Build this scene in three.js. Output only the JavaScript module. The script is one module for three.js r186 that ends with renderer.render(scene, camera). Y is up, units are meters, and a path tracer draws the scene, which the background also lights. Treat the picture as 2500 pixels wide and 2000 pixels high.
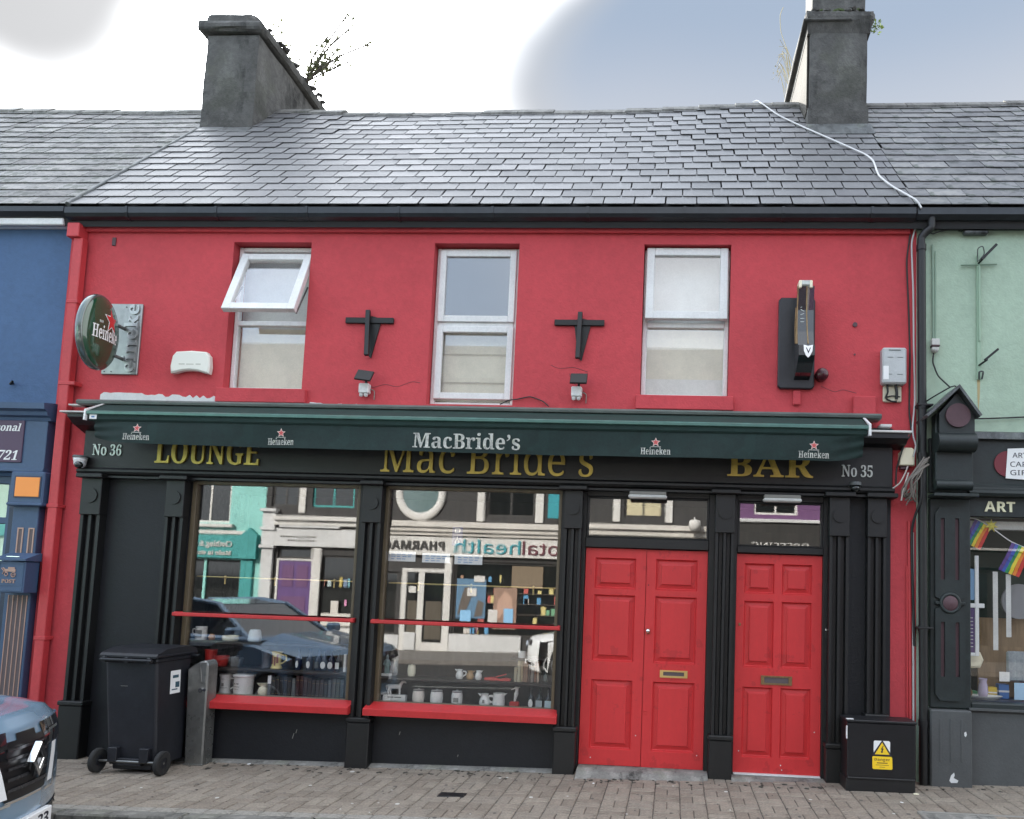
import * as THREE from 'three';
import { mergeGeometries } from 'three/addons/utils/BufferGeometryUtils.js';
import { TextGeometry } from 'three/addons/geometries/TextGeometry.js';
import { FontLoader } from 'three/addons/loaders/FontLoader.js';
import { MarchingCubes } from 'three/addons/objects/MarchingCubes.js';

// ---------------------------------------------------------------- camera, sky, sun, exposure
const scene = new THREE.Scene();
const camera = new THREE.PerspectiveCamera(54.78, 1.25, 0.1, 600);
camera.position.set(0, 1.62, 7.2);
camera.rotation.set(0.0871867, 0.0693079, 0.0339363, 'YXZ');
camera.setViewOffset(2500, 2000, -264, -267, 2500, 2000);          // a phone picture cropped off centre
const renderer = new THREE.WebGLRenderer({ antialias: true });
renderer.toneMapping = THREE.LinearToneMapping;
renderer.toneMappingExposure = 4.3;
renderer.shadowMap.enabled = true;

const clamp = (x, a = 0, b = 1) => Math.min(b, Math.max(a, x));
const smooth = (a, b, x) => { const t = clamp((x - a) / (b - a)); return t * t * (3 - 2 * t); };
const mix = (a, b, t) => a + (b - a) * t;
function rng(seed) { let s = seed >>> 0; return () => { s = (s + 0x6D2B79F5) >>> 0; let t = s; t = Math.imul(t ^ (t >>> 15), t | 1); t ^= t + Math.imul(t ^ (t >>> 7), t | 61); return ((t ^ (t >>> 14)) >>> 0) / 4294967296; }; }
function lattice(n, seed) {
  const r = rng(seed), g = new Float32Array(n * n).map(() => r());
  return (x, y) => {
    const xi = Math.floor(x), yi = Math.floor(y), fx = x - xi, fy = y - yi, u = fx * fx * (3 - 2 * fx), v = fy * fy * (3 - 2 * fy);
    const X0 = ((xi % n) + n) % n, X1 = (X0 + 1) % n, Y0 = ((yi % n) + n) % n, Y1 = (Y0 + 1) % n;
    return mix(mix(g[Y0 * n + X0], g[Y0 * n + X1], u), mix(g[Y1 * n + X0], g[Y1 * n + X1], u), v);
  };
}
function fbm(seed, base, oct, gain = 0.5) {          // tileable on [0,1)
  const L = []; for (let o = 0; o < oct; o++) L.push(lattice(base << o, seed + o * 17));
  return (x, y) => { let s = 0, a = 1, t = 0; for (let o = 0; o < oct; o++) { s += a * L[o](x * (base << o), y * (base << o)); t += a; a *= gain; } return s / t; };
}

const sunDir = new THREE.Vector3(-0.452, 0.556, -0.698).normalize();
{ // the sky: hazy glare round the sun, grey cloud left of it and blue-grey cloud right of it, broken white cloud on blue elsewhere
  const W = 1024, H = 512, d = new Float32Array(W * H * 4), n1 = fbm(5, 4, 6), n2 = fbm(91, 6, 5), n3 = fbm(33, 10, 4);
  for (let j = 0; j < H; j++) for (let i = 0; i < W; i++) {
    const phi = ((i + 0.5) / W - 0.5) * 2 * Math.PI, th = ((j + 0.5) / H - 0.5) * Math.PI;
    const x = Math.cos(th) * Math.cos(phi), y = Math.sin(th), z = Math.cos(th) * Math.sin(phi);
    const az = Math.atan2(x, -z) * 57.2958, el = th * 57.2958;
    const ang = Math.acos(clamp(x * sunDir.x + y * sunDir.y + z * sunDir.z, -1, 1)) * 57.2958;
    const u = i / W, v = j / H, c1 = n1(u, v * 0.5), c2 = n2(u, v * 0.5), c3 = n3(u, v * 0.5);
    const up = clamp(y);
    let col = [mix(0.45, 0.23, Math.sqrt(up)), mix(0.50, 0.31, Math.sqrt(up)), mix(0.55, 0.44, Math.sqrt(up))];
    const white = smooth(0.46, 0.60, c1 * 0.75 + c2 * 0.25);
    const cw = 0.62 + 0.4 * (c2 - 0.4);
    col = [mix(col[0], cw, white * 0.85), mix(col[1], cw * 0.995, white * 0.85), mix(col[2], cw * 0.985, white * 0.85)];
    // glare that fills the bright side
    const glow = 3.2 * Math.exp(-((ang / 9) ** 2)) + 1.6 * Math.exp(-((ang / 22) ** 2)) + 0.85 * Math.exp(-((ang / 42) ** 2));
    col = [col[0] + glow, col[1] + glow * 0.995, col[2] + glow * 0.98];
    // the big cloud to the right of the glare
    const wob = (c1 - 0.5) * 16 + (c3 - 0.5) * 3;
    const az0 = -17.0 + Math.min(34, 3.4 * ((el - 33.6) / 3.4) ** 2 * 0.62), edge = az - az0 + (c3 - 0.5) * 3.2 + (n2(u * 2.3, v * 1.6) - 0.5) * 4.5;
    const rc = smooth(-3.2, 5.2, edge) * smooth(72, 50, az);
    const low = smooth(36, 27, el + (c2 - 0.5) * 14);
    const rim = smooth(9, 1, edge) * 0.8, gq = 0.165 + 0.05 * (c2 - 0.5), rcol = [mix(0.099, 0.146, low) * (0.86 + 0.3 * c2), mix(0.121, 0.156, low) * (0.88 + 0.26 * c2), mix(0.156, 0.176, low) * (0.9 + 0.2 * c2)];
    for (let k = 0; k < 3; k++) col[k] = Math.exp(mix(Math.log(col[k]), Math.log(mix(rcol[k], gq, rim)), rc));
    // the small grey cloud at the upper left
    const lx = (az + 44.0 + (c3 - 0.5) * 4) / 7.2, ly = (el - 32.5 + (c3 - 0.5) * 4 + (c1 - 0.5) * 4) / 7.0;
    const lc = smooth(1.25, 0.55, Math.hypot(lx, ly) + (n2(u * 2.7 + 0.4, v * 1.9) - 0.5) * 0.7 + (c3 - 0.5) * 0.5);
    const lg = 0.165 + 0.10 * (c3 - 0.5);
    for (let k = 0; k < 3; k++) col[k] = Math.exp(mix(Math.log(col[k]), Math.log(lg * [1, 1.01, 1.03][k]), lc));
    const q = (j * W + i) * 4; const gnd = y < -0.02;
    d[q] = gnd ? 0.12 : col[0]; d[q + 1] = gnd ? 0.12 : col[1]; d[q + 2] = gnd ? 0.12 : col[2]; d[q + 3] = 1;
  }
  const t = new THREE.DataTexture(d, W, H, THREE.RGBAFormat, THREE.FloatType);
  t.mapping = THREE.EquirectangularReflectionMapping; t.magFilter = t.minFilter = THREE.LinearFilter; t.needsUpdate = true;
  scene.background = t; scene.environment = t;
}
const sun = new THREE.DirectionalLight(new THREE.Color(1, 0.95, 0.86), 3.3);
sun.position.copy(sunDir).multiplyScalar(60); sun.target.position.set(0, 0, 6);
sun.castShadow = true; sun.shadow.radius = 1.5; sun.shadow.mapSize.set(4096, 4096);
Object.assign(sun.shadow.camera, { left: -32, right: 32, top: 32, bottom: -32, near: 1, far: 160 });
scene.add(sun, sun.target);

// ---------------------------------------------------------------- helpers
const fl = new FontLoader();
const [SB, SR, HB, HR] = await Promise.all(['serif_bold', 'serif_regular', 'sans_bold', 'sans_regular'].map((f) => fl.loadAsync(`fonts/droid/droid_${f}.typeface.json`)));
const org = new Map(); org.set(scene, new THREE.Vector3());
const used = {};
function numbered(n) { used[n] = (used[n] ?? -1) + 1; return used[n] ? `${n}_${String(used[n]).padStart(3, '0')}` : n; }
function tag(o, label, category, group, kind) { if (label) o.userData.label = label; if (category) o.userData.category = category; if (group) o.userData.group = group; if (kind) o.userData.kind = kind; return o; }
function thing(name, label, category, p, group) {
  const o = new THREE.Group(); o.name = numbered(name); o.position.set(...p); scene.add(o); org.set(o, o.position.clone());
  return tag(o, label, category, group);
}
function clean(g) {
  const q = g.index ? g.toNonIndexed() : g;
  for (const k of Object.keys(q.attributes)) if (!['position', 'normal', 'uv'].includes(k)) q.deleteAttribute(k);
  if (!q.attributes.normal) q.computeVertexNormals();
  if (!q.attributes.uv) q.setAttribute('uv', new THREE.BufferAttribute(new Float32Array(q.attributes.position.count * 2), 2));
  return q;
}
function boxUV(g) {                                             // uv in metres
  const p = g.attributes.position, n = g.attributes.normal, uv = g.attributes.uv;
  for (let i = 0; i < p.count; i += 3) {
    let ax = 0, ay = 0, az = 0;
    for (let k = 0; k < 3; k++) { ax += n.getX(i + k); ay += n.getY(i + k); az += n.getZ(i + k); }
    ax = Math.abs(ax); ay = Math.abs(ay); az = Math.abs(az);
    for (let k = i; k < i + 3; k++) {
      if (az >= ax && az >= ay) uv.setXY(k, p.getX(k), p.getY(k)); else if (ax >= ay) uv.setXY(k, p.getZ(k), p.getY(k)); else uv.setXY(k, p.getX(k), p.getZ(k));
    }
  }
  return g;
}
function join(gs) { const l = (Array.isArray(gs) ? gs.flat(9) : [gs]).map(clean); return boxUV(l.length > 1 ? mergeGeometries(l) : l[0]); }
function mk(name, gs, mat, parent = scene, label) {             // one named mesh from geometries in world metres
  const g = join(gs), o = org.get(parent); g.translate(-o.x, -o.y, -o.z);
  const m = new THREE.Mesh(g, mat); m.name = parent === scene ? numbered(name) : name; m.castShadow = m.receiveShadow = true;
  org.set(m, o); parent.add(m); if (label) m.userData.label = label;
  return m;
}
const each = (name, gs, mat, parent) => gs.map((g) => mk(name, [g], mat, parent));   // alike pieces, one mesh each
function solo(name, label, category, gs, mat, group) {          // a thing that is one mesh, its origin at its base
  const g = join(gs); g.computeBoundingBox(); const b = g.boundingBox, p = [(b.min.x + b.max.x) / 2, b.min.y, (b.min.z + b.max.z) / 2];
  g.translate(-p[0], -p[1], -p[2]);
  const m = new THREE.Mesh(g, mat); m.name = numbered(name); m.position.set(...p); m.castShadow = m.receiveShadow = true; scene.add(m); org.set(m, m.position.clone());
  return tag(m, label, category, group);
}
function cb(x0, x1, y0, y1, z0, z1, b = 0.004) {                // box with chamfered edges
  b = Math.min(b, (x1 - x0) / 3, (y1 - y0) / 3, (z1 - z0) / 3);
  const c = [(x0 + x1) / 2, (y0 + y1) / 2, (z0 + z1) / 2], h = [(x1 - x0) / 2, (y1 - y0) / 2, (z1 - z0) / 2], P = [], N = [];
  const tri = (a, bb, cc) => { const n = new THREE.Vector3().crossVectors(new THREE.Vector3().subVectors(bb, a), new THREE.Vector3().subVectors(cc, a)).normalize(); const mid = a.x + bb.x + cc.x; const o = n.dot(new THREE.Vector3(a.x + bb.x + cc.x, a.y + bb.y + cc.y, a.z + bb.z + cc.z)) < 0; const L = o ? [a, cc, bb] : [a, bb, cc]; if (o) n.negate(); for (const v of L) { P.push(v.x + c[0], v.y + c[1], v.z + c[2]); N.push(n.x, n.y, n.z); } };
  const V = (s, ax) => { const q = [0, 1, 2].map((k) => s[k] * (k === ax ? h[k] : h[k] - b)); return new THREE.Vector3(...q); };
  for (let ax = 0; ax < 3; ax++) for (const s of [-1, 1]) {
    const e = (i, j) => { const q = [0, 0, 0]; q[ax] = s; q[(ax + 1) % 3] = i; q[(ax + 2) % 3] = j; return V(q, ax); };
    const A = e(-1, -1), B = e(1, -1), C = e(1, 1), D = e(-1, 1); tri(A, B, C); tri(A, C, D);
  }
  for (let ax = 0; ax < 3; ax++) { const k1 = (ax + 1) % 3, k2 = (ax + 2) % 3; for (const s of [-1, 1]) for (const t of [-1, 1]) {
    const q0 = [0, 0, 0], q1 = [0, 0, 0]; q0[ax] = -1; q1[ax] = 1; q0[k1] = q1[k1] = s; q0[k2] = q1[k2] = t;
    const A = V(q0, k1), B = V(q1, k1), C = V(q1, k2), D = V(q0, k2); tri(A, B, C); tri(A, C, D);
  } }
  for (const i of [-1, 1]) for (const j of [-1, 1]) for (const k of [-1, 1]) tri(V([i, j, k], 0), V([i, j, k], 1), V([i, j, k], 2));
  const g = new THREE.BufferGeometry(); g.setAttribute('position', new THREE.Float32BufferAttribute(P, 3)); g.setAttribute('normal', new THREE.Float32BufferAttribute(N, 3)); g.setAttribute('uv', new THREE.Float32BufferAttribute(new Float32Array(P.length / 3 * 2), 2));
  return g;
}
const bx = (x0, x1, y0, y1, z0, z1) => new THREE.BoxGeometry(x1 - x0, y1 - y0, z1 - z0).translate((x0 + x1) / 2, (y0 + y1) / 2, (z0 + z1) / 2);
const V3 = (a) => new THREE.Vector3(...a);
function tube(pts, r, seg = 6, n) { return new THREE.TubeGeometry(new THREE.CatmullRomCurve3(pts.map(V3), false, 'catmullrom', 0.3), n ?? pts.length * 5, r, seg, false); }
function rod(a, b, r, r2 = r, seg = 8) { const A = V3(a), B = V3(b), d = new THREE.Vector3().subVectors(B, A), g = new THREE.CylinderGeometry(r2, r, d.length(), seg); g.translate(0, d.length() / 2, 0); g.applyQuaternion(new THREE.Quaternion().setFromUnitVectors(new THREE.Vector3(0, 1, 0), d.normalize())); return g.translate(...a); }
function lathe(pr, x, y, z, seg = 18) { return new THREE.LatheGeometry(pr.map(([r, h]) => new THREE.Vector2(r, h)), seg).translate(x, y, z); }
const shp = (pts, holes = []) => { const s = new THREE.Shape(pts.map(([a, b]) => new THREE.Vector2(a, b))); for (const h of holes) s.holes.push(new THREE.Path(h.map(([a, b]) => new THREE.Vector2(a, b)))); return s; };
const rc = (x0, x1, y0, y1) => [[x0, y0], [x1, y0], [x1, y1], [x0, y1]];
function ext(pts, z0, z1, holes = [], bev = 0) { const g = new THREE.ExtrudeGeometry(shp(pts, holes), { depth: z1 - z0 - 2 * bev, bevelEnabled: bev > 0, bevelSize: bev, bevelThickness: bev, bevelOffset: -bev, bevelSegments: 1, curveSegments: 8 }); return g.translate(0, 0, z0 + bev); }
const prof = (pts, x0, x1) => new THREE.ExtrudeGeometry(shp(pts), { depth: x1 - x0, bevelEnabled: false }).rotateY(-Math.PI / 2).translate(x1, 0, 0);   // pts are (z, y)
const planX = (pts, y0, y1) => new THREE.ExtrudeGeometry(shp(pts.map(([x, z]) => [x, -z])), { depth: y1 - y0, bevelEnabled: false }).rotateX(-Math.PI / 2).translate(0, y0, 0);   // pts are (x, z)
const disc = (x, y, z0, z1, r, seg = 24) => new THREE.CylinderGeometry(r, r, z1 - z0, seg).rotateX(Math.PI / 2).translate(x, y, (z0 + z1) / 2);
function text(str, font, x0, x1, yb, cap, z0, z1, track = 0) {   // fitted between x0 and x1, capital height cap
  let g;
  if (track) { const parts = []; let x = 0; for (const ch of str) { if (ch === ' ') { x += 0.35 + track; continue; } const q = new TextGeometry(ch, { font, size: 1, depth: 1, curveSegments: 4 }); q.computeBoundingBox(); const w = q.boundingBox.max.x - q.boundingBox.min.x; q.translate(x - q.boundingBox.min.x, 0, 0); x += w + track; parts.push(clean(q)); } g = mergeGeometries(parts); }
  else g = new TextGeometry(str, { font, size: 1, depth: 1, curveSegments: 4 });
  g.computeBoundingBox(); const b = g.boundingBox, c = new TextGeometry('H', { font, size: 1, depth: 1 }); c.computeBoundingBox(); const ch = c.boundingBox.max.y;
  g.translate(-b.min.x, 0, 0); g.scale((x1 - x0) / (b.max.x - b.min.x), cap / ch, z1 - z0); return g.translate(x0, yb, z0);
}
function star(cx, cy, r, z0, z1, k = 0.42, rot = 0) { const p = []; for (let i = 0; i < 10; i++) { const a = Math.PI / 2 + i * Math.PI / 5 + rot, q = i % 2 ? r * k : r; p.push([cx + q * Math.cos(a), cy + q * Math.sin(a)]); } return ext(p, z0, z1); }
function rings(x0, x1, y0, y1, rs, flip) {                       // nested rectangles [inset, z] joined by faces, the last one filled
  const P = [], quad = (a, b, c, d) => P.push(...a, ...b, ...c, ...a, ...c, ...d);
  const R = rs.map(([i, z]) => [[x0 + i, y0 + i, z], [x1 - i, y0 + i, z], [x1 - i, y1 - i, z], [x0 + i, y1 - i, z]]);
  for (let k = 0; k + 1 < R.length; k++) for (let e = 0; e < 4; e++) { const f = (e + 1) % 4; quad(R[k][e], R[k][f], R[k + 1][f], R[k + 1][e]); }
  const L = R[R.length - 1]; quad(...L);
  const g = new THREE.BufferGeometry(); g.setAttribute('position', new THREE.Float32BufferAttribute(P, 3)); g.computeVertexNormals(); return clean(g);
}
function roughBox(x0, x1, y0, y1, z0, z1, amp, cell = 0.07, seed = 3) {   // weathered masonry: a box whose faces and edges wander
  const g = new THREE.BoxGeometry(x1 - x0, y1 - y0, z1 - z0, Math.ceil((x1 - x0) / cell), Math.ceil((y1 - y0) / cell), Math.ceil((z1 - z0) / cell)).translate((x0 + x1) / 2, (y0 + y1) / 2, (z0 + z1) / 2);
  const f = fbm(seed, 4, 4), p = g.attributes.position, c = [(x0 + x1) / 2, (y0 + y1) / 2, (z0 + z1) / 2];
  for (let i = 0; i < p.count; i++) { const q = [p.getX(i), p.getY(i), p.getZ(i)], e = [x0, y0, z0].map((a, k) => Math.min(q[k] - a, [x1, y1, z1][k] - q[k]) < 1e-4 ? 1 : 0), n = e[0] + e[1] + e[2];
    for (let k = 0; k < 3; k++) { const w = f(q[(k + 1) % 3] * 0.21 + k * 0.37 + 0.5, q[(k + 2) % 3] * 0.21 + 0.5) - 0.5, s = Math.sign(q[k] - c[k]); if (e[k]) q[k] += w * amp * 1.6 - (n > 1 ? s * amp * (0.35 + 1.2 * Math.max(0, f(q[0] * 0.5 + q[1] * 0.31, q[2] * 0.5 + q[1] * 0.43) - 0.45)) : 0); }
    p.setXYZ(i, ...q); }
  const u = g.toNonIndexed(); u.computeVertexNormals(); return u;
}
function blob(bones, cell, k = 0.02) {                           // bones [a, b, ra, rb] blended into one skin
  const lo = [1e9, 1e9, 1e9], hi = [-1e9, -1e9, -1e9];
  for (const [a, b, ra, rb] of bones) for (let i = 0; i < 3; i++) { lo[i] = Math.min(lo[i], a[i] - ra, b[i] - rb); hi[i] = Math.max(hi[i], a[i] + ra, b[i] + rb); }
  const size = Math.max(...[0, 1, 2].map((i) => hi[i] - lo[i])) * 1.25, n = Math.ceil(size / cell), c = [0, 1, 2].map((i) => (lo[i] + hi[i]) / 2);
  const mc = new MarchingCubes(n, new THREE.MeshStandardMaterial(), false, false, 120000); mc.isolation = 0; const f = mc.field;
  for (let z = 0; z < n; z++) for (let y = 0; y < n; y++) for (let x = 0; x < n; x++) {
    const p = [x, y, z].map((v, i) => c[i] + (v - n / 2) / (n / 2) * size / 2); let s = 0;
    for (const [a, b, ra, rb] of bones) { let t = 0, L = 0; for (let i = 0; i < 3; i++) { t += (p[i] - a[i]) * (b[i] - a[i]); L += (b[i] - a[i]) ** 2; } t = clamp(t / (L || 1)); let q = 0; for (let i = 0; i < 3; i++) q += (p[i] - a[i] - t * (b[i] - a[i])) ** 2; s += Math.exp(-(Math.sqrt(q) - mix(ra, rb, t)) / k * 4); }
    f[x + y * n + z * n * n] = s > 0 ? Math.log(s) * k / 4 : -1;
  }
  mc.update(); const cnt = mc.count, g = new THREE.BufferGeometry(), pa = mc.positionArray.slice(0, cnt * 3), na = mc.normalArray.slice(0, cnt * 3);
  for (let i = 0; i < cnt * 3; i++) pa[i] = pa[i] * size / 2 + c[i % 3];
  g.setAttribute('position', new THREE.Float32BufferAttribute(pa, 3)); g.setAttribute('normal', new THREE.Float32BufferAttribute(na, 3)); return clean(g);
}

// ---------------------------------------------------------------- textures and materials
function tex(size, fn, metres, srgb) {                           // fn(u, v) gives a grey or [r, g, b]
  const d = new Uint8Array(size * size * 4);
  for (let j = 0; j < size; j++) for (let i = 0; i < size; i++) { const c = fn(i / size, j / size), q = (j * size + i) * 4; for (let k = 0; k < 3; k++) d[q + k] = clamp(Array.isArray(c) ? c[k] : c) * 255; d[q + 3] = 255; }
  const t = new THREE.DataTexture(d, size, size); t.wrapS = t.wrapT = THREE.RepeatWrapping; t.magFilter = THREE.LinearFilter; t.minFilter = THREE.LinearMipmapLinearFilter; t.generateMipmaps = true;
  t.repeat.set(1 / metres, 1 / metres); if (srgb) t.colorSpace = THREE.SRGBColorSpace; t.needsUpdate = true; return t;
}
const re = (t, m) => { const c = t.clone(); c.repeat.set(1 / m, 1 / m); c.needsUpdate = true; return c; };
const fA = fbm(11, 4, 7, 0.6), fB = fbm(23, 8, 6, 0.65), fC = fbm(47, 64, 3, 0.6), fD = fbm(71, 3, 5), fW = fbm(83, 3, 2);
const T_plaster = tex(512, (u, v) => 0.84 + 0.28 * (fA(u, v) - 0.5) + 0.16 * (fC(u, v) - 0.5), 2.6);
const T_rough = tex(512, (u, v) => 0.75 + 0.5 * (fB(u, v) - 0.5), 1.1);
const T_bump = tex(512, (u, v) => 0.5 + 0.55 * (fC(u, v) - 0.5) + 0.6 * (fB(u, v) - 0.5), 0.9);
const T_black = tex(512, (u, v) => 0.7 + 0.5 * (fB(u, v) - 0.5) + 0.3 * (fC(u, v) - 0.5) + (fA(u + 0.3, v) > 0.66 ? 0.15 : 0), 1.3);
const T_conc = tex(512, (u, v) => { const a = fA(u, v), b = fC(u, v), s = smooth(0.54, 0.62, fB(u, v)), k = smooth(0.55, 0.7, fD(u, v)); const g = 0.54 + 0.75 * (a - 0.5) + 0.25 * (b - 0.5) + 0.16 * s - 0.22 * smooth(0.52, 0.66, fB(u * 1 + 0.21, v * 0.25)); return [g * (1 - 0.06 * k), g * (1 - 0.03 * k), g * 0.97 * (1 - 0.12 * k)]; }, 1.9);
const T_slate = tex(512, (u, v) => { const g = 0.70 + 0.34 * (fB(u, v * 0.5) - 0.5) + 0.2 * (fC(u, v) - 0.5); return [g, g, g * 1.02]; }, 1.1);
const T_slateOld = tex(512, (u, v) => { const l = smooth(0.56, 0.63, fB(u, v)), k = smooth(0.58, 0.66, fbmK(u, v)); const g = 0.55 + 0.5 * (fA(u, v) - 0.5) + 0.25 * (fC(u, v) - 0.5); return [mix(g, 0.92, l * 0.5) * (1 - 0.6 * k), mix(g, 0.9, l * 0.5) * (1 - 0.55 * k), mix(g, 0.84, l * 0.5) * (1 - 0.6 * k)]; }, 0.9);
function fbmK(u, v) { return fB(u + 0.37, v + 0.11); }
const T_pave = tex(512, (u, v) => { const g = 0.66 + 0.4 * (fA(u, v) - 0.5) + 0.5 * (fC(u, v) - 0.5); const s = smooth(0.6, 0.72, fB(u, v)) * 0.2; return [g - s, g - s * 1.02, g - s * 1.05]; }, 0.7);
const T_asph = tex(512, (u, v) => 0.6 + 0.9 * (fC(u, v) - 0.5) + 0.4 * (fA(u, v) - 0.5), 1.5);
const T_wave = tex(256, (u, v) => fW(u, v), 1.4);
const T_paint = tex(512, (u, v) => 0.88 + 0.10 * (fB(u * 3, v * 0.25) - 0.5) + 0.10 * (fA(u, v) - 0.5) + 0.08 * (fC(u, v * 0.5) - 0.5) - (fB(u + 0.13, v + 0.57) > 0.685 ? 0.14 : 0), 1.0);
const T_metal = tex(512, (u, v) => 0.72 + 0.4 * (fA(u, v * 0.3) - 0.5) + 0.3 * (fB(u, v) - 0.5), 0.5);
const T_wood = tex(256, (u, v) => 0.6 + 0.5 * (fB(u, v * 0.12) - 0.5), 0.8);
function M(c, rough = 0.6, o = {}) {
  const { map, rm, bump, bs, metal = 0, ...rest } = o;
  const m = new (Object.keys(rest).some((k) => ['clearcoat', 'transmission', 'ior', 'sheen', 'specularIntensity'].includes(k)) ? THREE.MeshPhysicalMaterial : THREE.MeshStandardMaterial)({ roughness: rough, metalness: metal, ...rest });
  m.color.setRGB(...c); if (map) m.map = map; if (rm) m.roughnessMap = rm; if (bump) { m.bumpMap = bump; m.bumpScale = bs ?? 0.002; }
  return m;
}
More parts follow.
